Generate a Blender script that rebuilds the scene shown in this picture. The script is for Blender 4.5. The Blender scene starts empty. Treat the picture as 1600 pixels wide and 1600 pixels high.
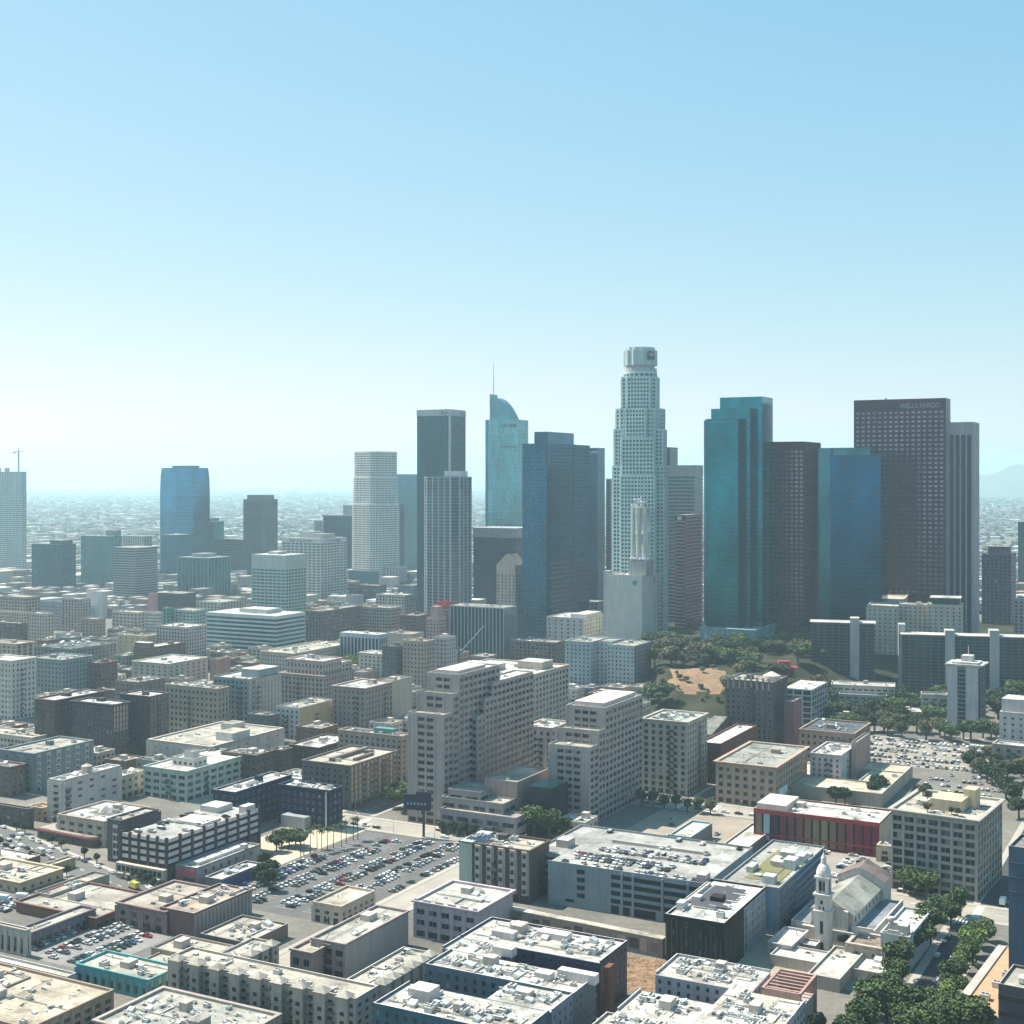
import bpy, math, random
from mathutils import Vector

# ------------------------------------------------------------------ camera, light, exposure
F, H, HY = 2100.0, 190.0, 748.0          # focal length and horizon of the photograph in its 1600 px frame, flight height in metres
R = math.radians
sc = bpy.context.scene
cam_d = bpy.data.cameras.new('camera'); cam = bpy.data.objects.new('camera', cam_d); sc.collection.objects.link(cam)
cam.location = (0, 0, H); cam.rotation_euler = (R(90), 0, 0)
cam_d.sensor_fit = 'HORIZONTAL'; cam_d.sensor_width = 36; cam_d.lens = 36 * F / 1600
cam_d.shift_y = (HY - 800) / 1600
cam_d.clip_start = 1; cam_d.clip_end = 60000
sc.camera = cam
SUN_AZ, SUN_EL = -60, 55
w = bpy.data.worlds.new('World'); sc.world = w; w.use_nodes = True
wn = w.node_tree; sky = wn.nodes.new('ShaderNodeTexSky'); sky.sky_type = 'NISHITA'; sky.sun_disc = False
sky.sun_elevation = R(SUN_EL); sky.sun_rotation = R(SUN_AZ % 360)
sky.altitude = 0; sky.air_density = 1.0; sky.dust_density = 0.5; sky.ozone_density = 1.0
# the photograph's sky: the physical sky with each channel's contrast softened a little, as a colour grade
sep_ = wn.nodes.new('ShaderNodeSeparateColor'); com_ = wn.nodes.new('ShaderNodeCombineColor'); wn.links.new(sky.outputs[0], sep_.inputs[0])
for i_, (p_, k_) in enumerate(((.99, .97), (.5, 2.25), (.3, 3.4))):
    pw = wn.nodes.new('ShaderNodeMath'); pw.operation = 'POWER'; pw.inputs[1].default_value = p_; wn.links.new(sep_.outputs[i_], pw.inputs[0])
    ml = wn.nodes.new('ShaderNodeMath'); ml.operation = 'MULTIPLY'; ml.inputs[1].default_value = k_; wn.links.new(pw.outputs[0], ml.inputs[0]); wn.links.new(ml.outputs[0], com_.inputs[i_])
wn.links.new(com_.outputs[0], wn.nodes['Background'].inputs[0]); wn.nodes['Background'].inputs[1].default_value = 0.075
sun_d = bpy.data.lights.new('sun', 'SUN'); sun_d.energy = 5.0; sun_d.angle = R(0.53); sun_d.color = (1, .93, .82)
sun = bpy.data.objects.new('sun', sun_d); sc.collection.objects.link(sun)
sdir = Vector((math.sin(R(SUN_AZ)) * math.cos(R(SUN_EL)), math.cos(R(SUN_AZ)) * math.cos(R(SUN_EL)), math.sin(R(SUN_EL))))
sun.rotation_euler = sdir.to_track_quat('Z', 'Y').to_euler(); sun.location = (0, 0, 900)
sc.view_settings.view_transform = 'Standard'; sc.view_settings.look = 'None'
sc.view_settings.exposure = 1.0; sc.view_settings.gamma = 1
sc.cycles.volume_bounces = 3; sc.cycles.max_bounces = 6; sc.cycles.diffuse_bounces = 4; sc.cycles.glossy_bounces = 2
sc.cycles.transmission_bounces = 2; sc.cycles.transparent_max_bounces = 4
sc.cycles.caustics_reflective = False; sc.cycles.caustics_refractive = False
sc.cycles.sample_clamp_indirect = 4
HAZE = 0.00008

# ------------------------------------------------------------------ helpers
C = sc.collection
rnd = random.Random(7)
REG = []

def gp(px, py, z=0.0):
    d = F * (H - z) / (py - HY)
    return ((px - 800) / F * d, d)
TH = R(28)
def uvp(u, v, th=TH):
    return (u * math.cos(th) + v * math.sin(th), -u * math.sin(th) + v * math.cos(th))
def puv(px, py, z=0.0, th=TH):
    x, y = gp(px, py, z)
    return (x * math.cos(th) - y * math.sin(th), x * math.sin(th) + y * math.cos(th))

class MB:
    def __init__(s): s.v = []; s.f = []; s.m = []
    def face(s, pts, m=0):
        n = len(s.v); s.v += [tuple(p) for p in pts]; s.f.append(tuple(range(n, n + len(pts)))); s.m.append(m)
    def box(s, x0, x1, y0, y1, z0, z1, m=0, mt=None):
        n = len(s.v)
        s.v += [(x0, y0, z0), (x1, y0, z0), (x1, y1, z0), (x0, y1, z0), (x0, y0, z1), (x1, y0, z1), (x1, y1, z1), (x0, y1, z1)]
        for q, mm in (((0, 1, 5, 4), m), ((1, 2, 6, 5), m), ((2, 3, 7, 6), m), ((3, 0, 4, 7), m), ((4, 5, 6, 7), m if mt is None else mt), ((3, 2, 1, 0), m)):
            s.f.append(tuple(n + i for i in q)); s.m.append(mm)
    def prism(s, pts, z0, z1, m=0, mt=None):
        n = len(s.v); k = len(pts)
        s.v += [(p[0], p[1], z0) for p in pts] + [(p[0], p[1], z1) for p in pts]
        for i in range(k):
            j = (i + 1) % k; s.f.append((n + i, n + j, n + k + j, n + k + i)); s.m.append(m)
        s.f.append(tuple(n + k + i for i in range(k))); s.m.append(m if mt is None else mt)
        s.f.append(tuple(n + k - 1 - i for i in range(k))); s.m.append(m)
    def cone(s, cx, cy, z0, z1, r0, r1, n=12, m=0, cap=True):
        b = len(s.v)
        for z, r in ((z0, r0), (z1, r1)):
            s.v += [(cx + r * math.cos(2 * math.pi * i / n), cy + r * math.sin(2 * math.pi * i / n), z) for i in range(n)]
        for i in range(n):
            j = (i + 1) % n; s.f.append((b + i, b + j, b + n + j, b + n + i)); s.m.append(m)
        if cap: s.f.append(tuple(b + n + i for i in range(n))); s.m.append(m)
    def tube(s, p, q, r, n=5, m=0, r2=None):
        p, q = Vector(p), Vector(q); d = (q - p).normalized(); r2 = r if r2 is None else r2
        a = d.orthogonal().normalized(); b = d.cross(a); k = len(s.v)
        for c, rr in ((p, r), (q, r2)):
            for i in range(n):
                t = 2 * math.pi * i / n; s.v.append(tuple(c + a * math.cos(t) * rr + b * math.sin(t) * rr))
        for i in range(n):
            j = (i + 1) % n; s.f.append((k + i, k + j, k + n + j, k + n + i)); s.m.append(m)
        s.f.append(tuple(k + n + i for i in range(n))); s.m.append(m)
    def mesh(s, name, mats):
        me = bpy.data.meshes.new(name); me.from_pydata(s.v, [], s.f)
        for q in mats: me.materials.append(q)
        me.polygons.foreach_set('material_index', s.m); me.update(); return me
    def obj(s, name, mats, parent=None):
        if not isinstance(mats, (list, tuple)): mats = [mats]
        o = bpy.data.objects.new(name, s.mesh(name, mats)); C.objects.link(o)
        if parent: o.parent = parent
        return o

def tag(o, label=None, cat=None, group=None, kind=None):
    if label: o['label'] = label
    if cat: o['category'] = cat
    if group: o['group'] = group
    if kind: o['kind'] = kind
    return o
def empty(name, x, y, z=0, rz=0):
    o = bpy.data.objects.new(name, None); o.empty_display_size = 1; C.objects.link(o)
    o.location = (x, y, z); o.rotation_euler = (0, 0, rz); return o
def inst(me, name, parent, loc, scale=(1, 1, 1), rz=0):
    o = bpy.data.objects.new(name, me); C.objects.link(o); o.parent = parent
    o.location = loc; o.scale = scale; o.rotation_euler = (0, 0, rz); return o

# ------------------------------------------------------------------ materials
MATS = {}
def nodes(name):
    m = bpy.data.materials.new(name); m.use_nodes = True; t = m.node_tree
    return m, t, t.nodes['Principled BSDF']
def setup(bs, rough=.8, metal=0, spec=.3):
    bs.inputs['Roughness'].default_value = rough; bs.inputs['Metallic'].default_value = metal
    bs.inputs['Specular IOR Level'].default_value = spec
def noise(t, vec, scale, detail=4, rough=.6):
    n = t.nodes.new('ShaderNodeTexNoise'); n.inputs['Scale'].default_value = scale
    n.inputs['Detail'].default_value = detail; n.inputs['Roughness'].default_value = rough
    if vec: t.links.new(vec, n.inputs['Vector'])
    return n.outputs['Fac']
def rampv(t, fac, lo, hi, a=.3, b=.7):
    r = t.nodes.new('ShaderNodeMapRange'); t.links.new(fac, r.inputs['Value'])
    r.inputs['From Min'].default_value = a; r.inputs['From Max'].default_value = b
    r.inputs['To Min'].default_value = lo; r.inputs['To Max'].default_value = hi
    return r.outputs['Result']
def mulc(t, col, fac):
    v = t.nodes.new('ShaderNodeVectorMath'); v.operation = 'SCALE'
    if isinstance(col, (tuple, list)): v.inputs[0].default_value = col[:3]
    else: t.links.new(col, v.inputs[0])
    t.links.new(fac, v.inputs['Scale']); return v.outputs[0]
def mixc(t, fac, a, b):
    n = t.nodes.new('ShaderNodeMix'); n.data_type = 'RGBA'
    t.links.new(fac, n.inputs[0])
    for i, c in ((6, a), (7, b)):
        if isinstance(c, (tuple, list)): n.inputs[i].default_value = (*c[:3], 1)
        else: t.links.new(c, n.inputs[i])
    return n.outputs[2]
def mth(t, op, a, b):
    n = t.nodes.new('ShaderNodeMath'); n.operation = op
    for i, q in enumerate((a, b)):
        if isinstance(q, (int, float)): n.inputs[i].default_value = q
        else: t.links.new(q, n.inputs[i])
    return n.outputs[0]
def coords(t, sx=1, sy=1, sz=1):
    c = t.nodes.new('ShaderNodeTexCoord')
    if (sx, sy, sz) == (1, 1, 1): return c.outputs['Object']
    mp = t.nodes.new('ShaderNodeMapping'); mp.inputs['Scale'].default_value = (sx, sy, sz)
    t.links.new(c.outputs['Object'], mp.inputs[0]); return mp.outputs[0]

def wallm(c, var=1.0):
    k = ('w', tuple(round(x, 3) for x in c))
    if k in MATS: return MATS[k]
    m, t, bs = nodes('wall_paint'); setup(bs, .85, 0, .2)
    c = (c[0] * 1.06, c[1] * .955, c[2] * .93) if max(c) > .3 else (c[0] * .88, c[1] * .83, c[2] * .84)
    big = rampv(t, noise(t, coords(t), .07, 5), 1 - .16 * var, 1 + .1 * var)
    st = rampv(t, noise(t, coords(t, .9, .9, .04), .9, 5, .7), 1 - .26 * var, 1.06)
    fine = rampv(t, noise(t, coords(t), 2.2, 3), .93, 1.06)
    t.links.new(mulc(t, mulc(t, mulc(t, c, big), st), fine), bs.inputs['Base Color'])
    MATS[k] = m; return m
def roofm(c):
    k = ('r', tuple(round(x, 3) for x in c))
    if k in MATS: return MATS[k]
    m, t, bs = nodes('roof_felt'); setup(bs, .75, 0, .25)
    c = tuple(x * .82 for x in c)
    big = rampv(t, noise(t, coords(t), .06, 6, .7), .62, 1.12, .33, .67)
    fine = rampv(t, noise(t, coords(t), .7, 6, .8), .62, 1.14, .28, .7)
    vo = t.nodes.new('ShaderNodeTexVoronoi'); vo.distance = 'CHEBYCHEV'; vo.inputs['Scale'].default_value = .09
    t.links.new(coords(t), vo.inputs['Vector'])
    sep = t.nodes.new('ShaderNodeSeparateColor'); t.links.new(vo.outputs['Color'], sep.inputs[0])
    pt = rampv(t, sep.outputs[0], .8, 1.1, 0, 1)
    stn = rampv(t, noise(t, coords(t), .13, 4, .55), .7, 1.0, .38, .46); seam = rampv(t, noise(t, coords(t, .02, 1, 1), 1.1, 2), .88, 1.0, .4, .5)
    t.links.new(mulc(t, mulc(t, mulc(t, mulc(t, mulc(t, c, big), fine), pt), stn), seam), bs.inputs['Base Color'])
    MATS[k] = m; return m
def glassm(c, metal=.75, rough=.14, name='tower_glass', var=.25):
    k = ('g', tuple(round(x, 3) for x in c), metal, rough)
    if k in MATS: return MATS[k]
    mn = sum(c) / 3; c = tuple(max(.004, mn * .8 + (x - mn) * 1.2) * .62 for x in c); m, t, bs = nodes(name); setup(bs, rough, metal, .5)
    vo = t.nodes.new('ShaderNodeTexVoronoi'); vo.distance = 'CHEBYCHEV'; vo.inputs['Scale'].default_value = 1; vo.inputs['Randomness'].default_value = .3
    t.links.new(coords(t, .22, .22, .26), vo.inputs['Vector'])
    sep = t.nodes.new('ShaderNodeSeparateColor'); t.links.new(vo.outputs['Color'], sep.inputs[0])
    pt = rampv(t, sep.outputs[0], 1 - var * .5, 1 + var * .5, 0, 1)
    big = rampv(t, noise(t, coords(t, 1, 1, .35), .035, 5, .65), .55, 1.35, .35, .65)  # uneven, streaky reflections put into the glass colour
    t.links.new(mulc(t, mulc(t, c, pt), big), bs.inputs['Base Color'])
    # panes never lie perfectly flat: each tilts a hair
    bp = t.nodes.new('ShaderNodeBump'); bp.inputs['Strength'].default_value = .3; bp.inputs['Distance'].default_value = .35
    t.links.new(noise(t, coords(t), .25, 3), bp.inputs['Height']); t.links.new(bp.outputs[0], bs.inputs['Normal'])
    MATS[k] = m; return m
def plain(c, rough=.6, metal=0, name='paint', spec=.4):
    k = ('p', tuple(round(x, 3) for x in c), rough, metal)
    if k in MATS: return MATS[k]
    m, t, bs = nodes(name); setup(bs, rough, metal, spec)
    t.links.new(mulc(t, c, rampv(t, noise(t, coords(t), .7, 4), .82, 1.1)), bs.inputs['Base Color'])
    MATS[k] = m; return m
def panem():
    m, t, bs = nodes('window_glass'); setup(bs, .2, 0, .5)
    oi = t.nodes.new('ShaderNodeObjectInfo'); ge = t.nodes.new('ShaderNodeNewGeometry')
    r = mth(t, 'FRACT', mth(t, 'ADD', oi.outputs['Random'], ge.outputs['Random Per Island']), 0)
    cr = t.nodes.new('ShaderNodeValToRGB'); t.links.new(r, cr.inputs[0]); e = cr.color_ramp; e.interpolation = 'CONSTANT'
    e.elements[0].color = (.006, .008, .01, 1); e.elements[1].position = .45; e.elements[1].color = (.014, .02, .024, 1)
    for p, q in ((.7, (.03, .042, .048)), (.85, (.06, .075, .08)), (.94, (.14, .14, .13)), (.98, (.28, .27, .24))):
        el = e.elements.new(p); el.color = (*q, 1)
    t.links.new(cr.outputs[0], bs.inputs['Base Color']); return m
PANE = panem()
cream=(.5,.46,.38); white=(.6,.6,.58); tan=(.36,.3,.23); grey=(.3,.3,.3); lgrey=(.42,.42,.42); brown=(.15,.11,.09); brick=(.2,.095,.075)
dark=(.055,.055,.06); navy=(.02,.032,.065); conc=(.4,.38,.345); pink=(.46,.31,.28); mint=(.34,.5,.46); taupe=(.24,.2,.175); gteal=(.17,.26,.26)
Rw=(.74,.72,.67); Rb=(.5,.46,.39); Rg=(.36,.35,.32); Rc=(.62,.57,.47)
COPE = plain((.55, .53, .48), .8, 0, 'coping'); COPE2 = plain((.34, .31, .27), .8, 0, 'coping')
DARKO = plain((.02, .02, .022), .5, 0, 'shop_glass'); DARKP = plain((.2, .18, .16), .6, .2, 'pipe')
DGL = glassm((.05,.08,.1), .3, .18)

# unit meshes shared by all the copies
def unit_window(fc):
    k = ('uw', fc)
    if k in MATS: return MATS[k]
    b = MB(); b.box(-.5, .5, -.3, .5, 0, 1, 1)                        # frame
    b.box(-.44, -.025, -.5, -.2, .06, .94, 0); b.box(.025, .44, -.5, -.2, .06, .94, 0)
    MATS[k] = b.mesh('window', [PANE, plain(fc, .6)]); return MATS[k]
def unit_ac():
    out = []
    g = plain((.5, .5, .48), .5, .2, 'galvanised'); d = plain((.06, .06, .06), .7); wt = plain((.68, .67, .63), .6)
    b = MB(); b.box(-.5, .5, -.5, .5, .08, .85, 0); b.cone(-.22, 0, .85, .95, .2, .2, 10, 1); b.cone(.24, 0, .85, .95, .2, .2, 10, 1); b.box(-.45, .45, -.45, .45, 0, .08, 1)
    out.append(b.mesh('air_conditioner', [g, d]))
    b = MB(); b.box(-.5, .5, -.3, .3, .15, .75, 0); b.box(-.4, -.3, -.25, .25, 0, .15, 1); b.box(.3, .4, -.25, .25, 0, .15, 1); b.box(.5, 1.1, -.12, .12, .3, .55, 0); b.box(-.502, -.1, -.31, -.29, .25, .65, 1)
    out.append(b.mesh('air_conditioner', [wt, d]))
    b = MB(); b.cone(0, 0, 0, .7, .14, .14, 8, 0); b.cone(0, 0, .7, 1, .3, .22, 8, 0)
    out.append(b.mesh('roof_vent', [g]))
    b = MB(); b.box(-.5, .5, -.5, .5, 0, .5, 0); b.face([(-.5, -.5, .5), (.5, -.5, .5), (.5, .5, .9), (-.5, .5, .9)], 1); b.face([(-.5, .5, .5), (-.5, .5, .9), (.5, .5, .9), (.5, .5, .5)], 0)
    b.face([(.5, -.5, .5), (.5, .5, .5), (.5, .5, .9)], 0); b.face([(-.5, .5, .5), (-.5, -.5, .5), (-.5, .5, .9)], 0)
    out.append(b.mesh('skylight', [wt, g]))
    b = MB(); b.box(-1.6, 1.2, -.12, .12, .1, .35, 0); b.box(1.2, 1.5, -.12, .9, .1, .36, 0); b.box(-1.5, -1.4, -.1, .1, 0, .1, 1); b.box(.9, 1, -.1, .1, 0, .1, 1)
    out.append(b.mesh('duct', [g, d]))
    b = MB(); b.box(-.9, .9, -.6, .6, 0, .03, 0); b.box(-.5, .1, -.3, .2, .03, .3, 1)
    out.append(b.mesh('roof_patch', [plain((.2, .19, .17), .9, 0, 'tar'), d]))
    return out
ACS = unit_ac()
def clutter(root, x0, x1, y0, y1, z, n, big=1.0, rr=rnd):
    for _ in range(int(n * 1.9)):
        k = rr.choice((0, 0, 1, 2, 2, 2, 3, 4, 5)); s = rr.uniform(1.2, 3.3) * big * (.6 if k == 2 else 1)
        if x1 - x0 < s * 2 or y1 - y0 < s * 2: continue
        inst(ACS[k], ('air_conditioner', 'air_conditioner', 'roof_vent', 'skylight', 'duct', 'roof_patch')[k], root,
             (rr.uniform(x0 + s, x1 - s), rr.uniform(y0 + s, y1 - s), z), (s, s * rr.uniform(.6, 1), s * rr.uniform(.5, .9)), rr.choice((0, math.pi / 2)))

def offs(poly, d):
    n = len(poly); out = []
    for i in range(n):
        p0, p1, p2 = poly[i - 1], poly[i], poly[(i + 1) % n]
        a = Vector((p1[0] - p0[0], p1[1] - p0[1])).normalized(); b = Vector((p2[0] - p1[0], p2[1] - p1[1])).normalized()
        na, nb = Vector((a.y, -a.x)), Vector((b.y, -b.x)); m = (na + nb)
        k = d * 2 / max(m.length_squared, .2); out.append((p1[0] + m.x * k, p1[1] + m.y * k))
    return out
def pfac(fr, poly, z0, z1, fh=4.0, slab=1.0, fin=0, finw=.5, proud=.3, m=0, top=0):
    """floor bands and upright fins standing proud of a glazed prism (poly runs counter-clockwise)"""
    if slab > 0:
        n = max(1, round((z1 - z0 - top) / fh)); st = (z1 - z0 - top) / n; po = offs(poly, proud)
        for i in range(n): fr.prism(po, z0 + i * st, z0 + i * st + slab, m)
    if top > 0: fr.prism(offs(poly, proud + .12), z1 - top, z1 + .05, m)
    if fin > 0:
        n = len(poly)
        for i in range(n):
            p, q = Vector(poly[i]), Vector(poly[(i + 1) % n]); L = (q - p).length; d = (q - p).normalized(); o = Vector((d.y, -d.x))
            k = max(1, round(L / fin))
            for j in range(k + 1):
                c = p + d * (L * j / k); h = d * finw / 2; pr = proud + .06 + (.02 if j in (0, k) else 0)
                a = [c - h - o * .2, c - h + o * pr, c + h + o * pr, c + h - o * .2]
                fr.prism([(x.x, x.y) for x in a], z0, z1 - (.02 if top else 0), m)

def mass(root, ox, oy, a, b, z0, z1, wall=conc, roof=Rw, style='G', bay=4.2, fh=3.7, wf=.5, hf=.5, glass=None, par='NSEW',
         ac=3, big=1.0, cor=0, slab=1.4, fin=0, finw=.6, top=0, fc=(.35,.35,.34), wins='FR', rel=0, gf=0, blank=0, wallR=None, wmax=100, far=False, skipw=None):
    """one rectangular volume of a building; near corner at (ox, oy) in the root's frame, running a metres to the left and b back"""
    x0, x1, y0, y1 = ox - a, ox, oy, oy + b; ph = min(1.0, (z1 - z0) * .2); zr = z1 - ph
    wm = wallm(wall); body = MB()
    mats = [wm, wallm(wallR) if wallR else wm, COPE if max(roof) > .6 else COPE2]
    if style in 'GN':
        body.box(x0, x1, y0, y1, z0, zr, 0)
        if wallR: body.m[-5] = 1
        t = .35
        for c_, bx in (('S', (x0, x1, y0, y0 + t)), ('N', (x0, x1, y1 - t, y1)), ('W', (x0, x0 + t, y0 + t, y1 - t)), ('E', (x1 - t, x1, y0 + t, y1 - t))):
            if c_ in par: body.box(*bx, zr, z1, 0, 2)
        if cor:
            po = [(x0, y0), (x1, y0), (x1, y1), (x0, y1)]
            q = offs(po, cor)
            for i in range(4): 
                j = (i + 1) % 4; body.face([(*po[i], z1 - 1.1), (*po[j], z1 - 1.1), (*q[j], z1 - .5), (*q[i], z1 - .5)]); body.face([(*q[i], z1 - .5), (*q[j], z1 - .5), (*q[j], z1 + .05), (*q[i], z1 + .05)])
                p2 = offs(po, -.35); body.face([(*q[i], z1 + .05), (*q[j], z1 + .05), (*p2[j], z1 + .05), (*p2[i], z1 + .05)])
        wob = body.obj('wall', mats, root)
    else:
        po = [(x0, y0), (x1, y0), (x1, y1), (x0, y1)]
        body.prism(po, z0, zr); body.obj('glazing', [glass or DGL], root)
        fr = MB(); pfac(fr, po, z0, z1, fh, slab if style in 'HX' else (.25 if style == 'C' else 0), fin if fin else (bay if style in 'VX' else 0), finw, .3, 0, max(top, .9))
        # the ring band is open inside so that the roof shows
        fr2 = MB(); n0 = None
        fr.obj('wall', [wm], root)
    if style == 'G' and z0 == 0 and not far and z1 > 8:                      # street-level shop openings and a course above them
        sh = MB()
        for q in range(max(1, int(a / 5)) if 'F' in wins else 0): sh.box(x0 + .6 + q * a / max(1, int(a / 5)), x0 - .6 + (q + 1) * a / max(1, int(a / 5)), y0 - .12 - rel * .2, y0 + .1, .3, 3)
        for q in range(max(1, int(b / 5)) if 'R' in wins else 0): sh.box(x1 - .1, x1 + .12 + rel * .2, y0 + .6 + q * b / max(1, int(b / 5)), y0 - .6 + (q + 1) * b / max(1, int(b / 5)), .3, 3)
        if sh.f: sh.obj('shop_openings', [DARKO], root)
    if style in 'GN' and ac >= 3 and a > 14 and b > 14 and not par == '':
        bk = MB(); bx, by = x0 + a * rnd.uniform(.2, .6), y0 + b * rnd.uniform(.3, .7); bk.box(bx, bx + rnd.uniform(3, 5), by, by + rnd.uniform(3, 6), zr, zr + rnd.uniform(2.2, 3.2)); bk.obj('stair_house', [wallm(wall if z1 > 20 else (.5, .48, .43))], root)
        pp = MB(); py_ = y0 + b * rnd.uniform(.2, .8); pp.tube((x0 + 2, py_, zr + .35), (x1 - 2, py_, zr + .35), .14, 5); px_ = x0 + a * rnd.uniform(.2, .8); pp.tube((px_, y0 + 2, zr + .5), (px_, y1 - 2, zr + .5), .12, 5); pp.obj('roof_pipe', [DARKP], root)
    rf = MB(); i = .35 if style in 'GN' else -.2
    if style in 'GN': rf.box(x0 + i, x1 - i, y0 + i, y1 - i, zr - .05, zr + .06, 0)
    else: rf.box(x0, x1, y0, y1, z1 + .06, z1 + .2, 0); zr = z1 + .14
    rf.obj('roof', [roofm(roof)], root)
    if ac: clutter(root, x0 + .8, x1 - .8, y0 + .8, y1 - .8, zr + .06, ac, big)
    if style == 'G':
        W = []; tp = ph + (1.0 if cor else .4)
        n = max(1, round((z1 - z0 - tp - gf) / fh)); st = (z1 - z0 - tp - gf) / n
        for fc_, L in (('F', a), ('R', b)):
            if fc_ not in wins: continue
            k = max(1, round(L / bay)); bw = L / k
            for j in range(n):
                zc = z1 - tp - (j + 1) * st + st * (1 - hf) * .45
                for i_ in range(k):
                    if skipw and skipw(fc_, i_ if fc_ == 'R' else k - 1 - i_, j, k, n): continue
                    s = (i_ + .5) * bw
                    loc = (x1 - s, y0 + .05, zc) if fc_ == 'F' else (x1 - .05, y0 + s, zc)
                    W.append((s + (z1 - zc), loc, fc_, bw * wf, st * hf))
            if rel:
                rm = MB()
                for i_ in range(k + 1):
                    s = min(max(i_ * bw, .3), L - .3); hw = bw * (1 - wf) * .36
                    if fc_ == 'F': rm.box(x1 - s - hw, x1 - s + hw, y0 - rel, y0 + .1, z0, z1 - ph - .3)
                    else: rm.box(x1 - .1, x1 + rel, y0 + s - hw, y0 + s + hw, z0, z1 - ph - .3)
                for j in range(n):
                    zz = z1 - tp - (j + 1) * st - .02
                    if fc_ == 'F': rm.box(x0, x1, y0 - rel * .7, y0 + .1, zz, zz + st * (1 - hf) * .35)
                    else: rm.box(x1 - .1, x1 + rel * .7, y0, y1, zz, zz + st * (1 - hf) * .35)
                rm.obj('facade_piers', [wm], root)
        W.sort(key=lambda q: q[0])
        ind = [] if far else W[:wmax]; rest = W if far else W[wmax:]
        um = unit_window(fc)
        for _, loc, f_, ww, hh in ind:
            inst(um, 'window', root, loc, (ww, .3, hh), 0 if f_ == 'F' else math.pi / 2)
        if rest:
            wb = MB()
            for _, loc, f_, ww, hh in rest:
                x, y, z = loc
                if f_ == 'F': wb.box(x - ww / 2, x + ww / 2, y - .15, y + .1, z, z + hh, 0)
                else: wb.box(x - .1, x + .15, y - ww / 2, y + ww / 2, z, z + hh, 0)
            tag(wb.obj('windows', [PANE], root), kind='stuff')
    return zr

def solve(xs, yt, yb, th, a=None, b=None, z0=0):
    xl, xc, xr = xs; D = F * (H - z0) / (yb - HY); X = (xc - 800) / F * D; zt = H - (yt - HY) / F * D
    c, s = math.cos(th), math.sin(th)
    if a is None: m = (xl - 800) / F; a = (X - m * D) / (c + m * s)
    if b is None: m = (xr - 800) / F; b = (m * D - X) / (s - m * c)
    return X, D, a, b, zt
def pent(root, ox, oy, a, b, z, specs, wall, roof):
    for q in specs:
        fx0, fx1, fy0, fy1, h = q[:5]; wc = q[5] if len(q) > 5 else wall
        m = MB(); x0, x1, y0, y1 = ox - a * (1 - fx0), ox - a * (1 - fx1), oy + b * fy0, oy + b * fy1
        m.box(x0, x1, y0, y1, z, z + h, 0); m.box(x0 - .2, x1 + .2, y0 - .2, y1 + .2, z + h, z + h + .25, 1)
        m.obj('penthouse', [wallm(wc), roofm(roof)], root)
def fire_escape(root, x, y, a, z, right):
    f = MB(); n = int(z / 3.8)
    for k in range(1, n):
        h = k * 3.8
        if right: f.box(x + .2, x + 1.4, y, y + 3.4, h, h + .12); f.box(x + 1.34, x + 1.4, y, y + 3.4, h + .12, h + 1.1); f.tube((x + .9, y + .3, h), (x + .9, y + 3.2, h - 3.7), .12, 4)
        else: f.box(x - 3.4, x, y - 1.4, y - .2, h, h + .12); f.box(x - 3.4, x, y - 1.4, y - 1.34, h + .12, h + 1.1); f.tube((x - .3, y - .9, h), (x - 3.2, y - .9, h - 3.7), .12, 4)
    f.obj('fire_escape', [plain((.05, .05, .05), .7, 0, 'iron')], root)
def B(name, label, xs, yt, yb, wall=conc, roof=Rw, style='G', th=28, a=None, b=None, cat='building', group=None, ph=(), **kw):
    t = R(th); X, D, a, b, zt = solve(xs, yt, yb, t, a, b)
    root = empty(name, X, D, 0, -t); tag(root, label, cat, group)
    hr = random.Random(label)
    if style == 'G':
        kw.setdefault('wf', hr.uniform(.38, .62)); kw.setdefault('hf', hr.uniform(.42, .66)); kw.setdefault('bay', hr.uniform(3.6, 5)); kw.setdefault('fh', hr.uniform(3.4, 4.1))
        if cat == 'building' and D < 1300: kw.setdefault('cor', hr.choice((0, .4, .7, 1.1))); kw.setdefault('rel', hr.choice((.15, .22, .3)))
    kw.setdefault('far', D > 1300); kw.setdefault('ac', 4 if D < 1300 else 2)
    zr = mass(root, 0, 0, a, b, 0, zt, wall, roof, style, **kw)
    if ph: pent(root, 0, 0, a, b, zr + .05, ph, wall, roof)
    if style == 'G' and D < 1150 and zt > 14 and hr.random() < .5 and name != 'parking_garage':
        fire_escape(root, -a * hr.uniform(.15, .6), 0, a, zt - 2, False)
        if b > 14: fire_escape(root, 0, b * hr.uniform(.2, .7), a, zt - 2, True)
    REG.append((label, X, D, a, b, t, zt))
    root['_a'] = a; root['_b'] = b; root['_z'] = zt
    return root
def U(name, label, rects, z, wall=conc, roof=Rw, style='G', cat='building', group=None, opts=(), **kw):
    """a building of several rectangular wings given in street-grid metres (u0, u1, v0, v1)"""
    u1, v0 = rects[0][1], rects[0][2]; x, y = uvp(u1, v0)
    root = empty(name, x, y, 0, -TH); tag(root, label, cat, group)
    for i, r in enumerate(rects):
        k = dict(kw); k.update(opts[i] if i < len(opts) else {})
        zz = k.pop('z', z); wl = k.pop('wall', wall); rl = k.pop('roof', roof); stl = k.pop('style', style)
        mass(root, r[1] - u1, r[2] - v0, r[1] - r[0], r[3] - r[2], 0, zz, wl, rl, stl, **k)
        xx, yy = uvp(r[1], r[2]); REG.append((label, xx, yy, r[1] - r[0], r[3] - r[2], TH, zz))
    return root
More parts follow.
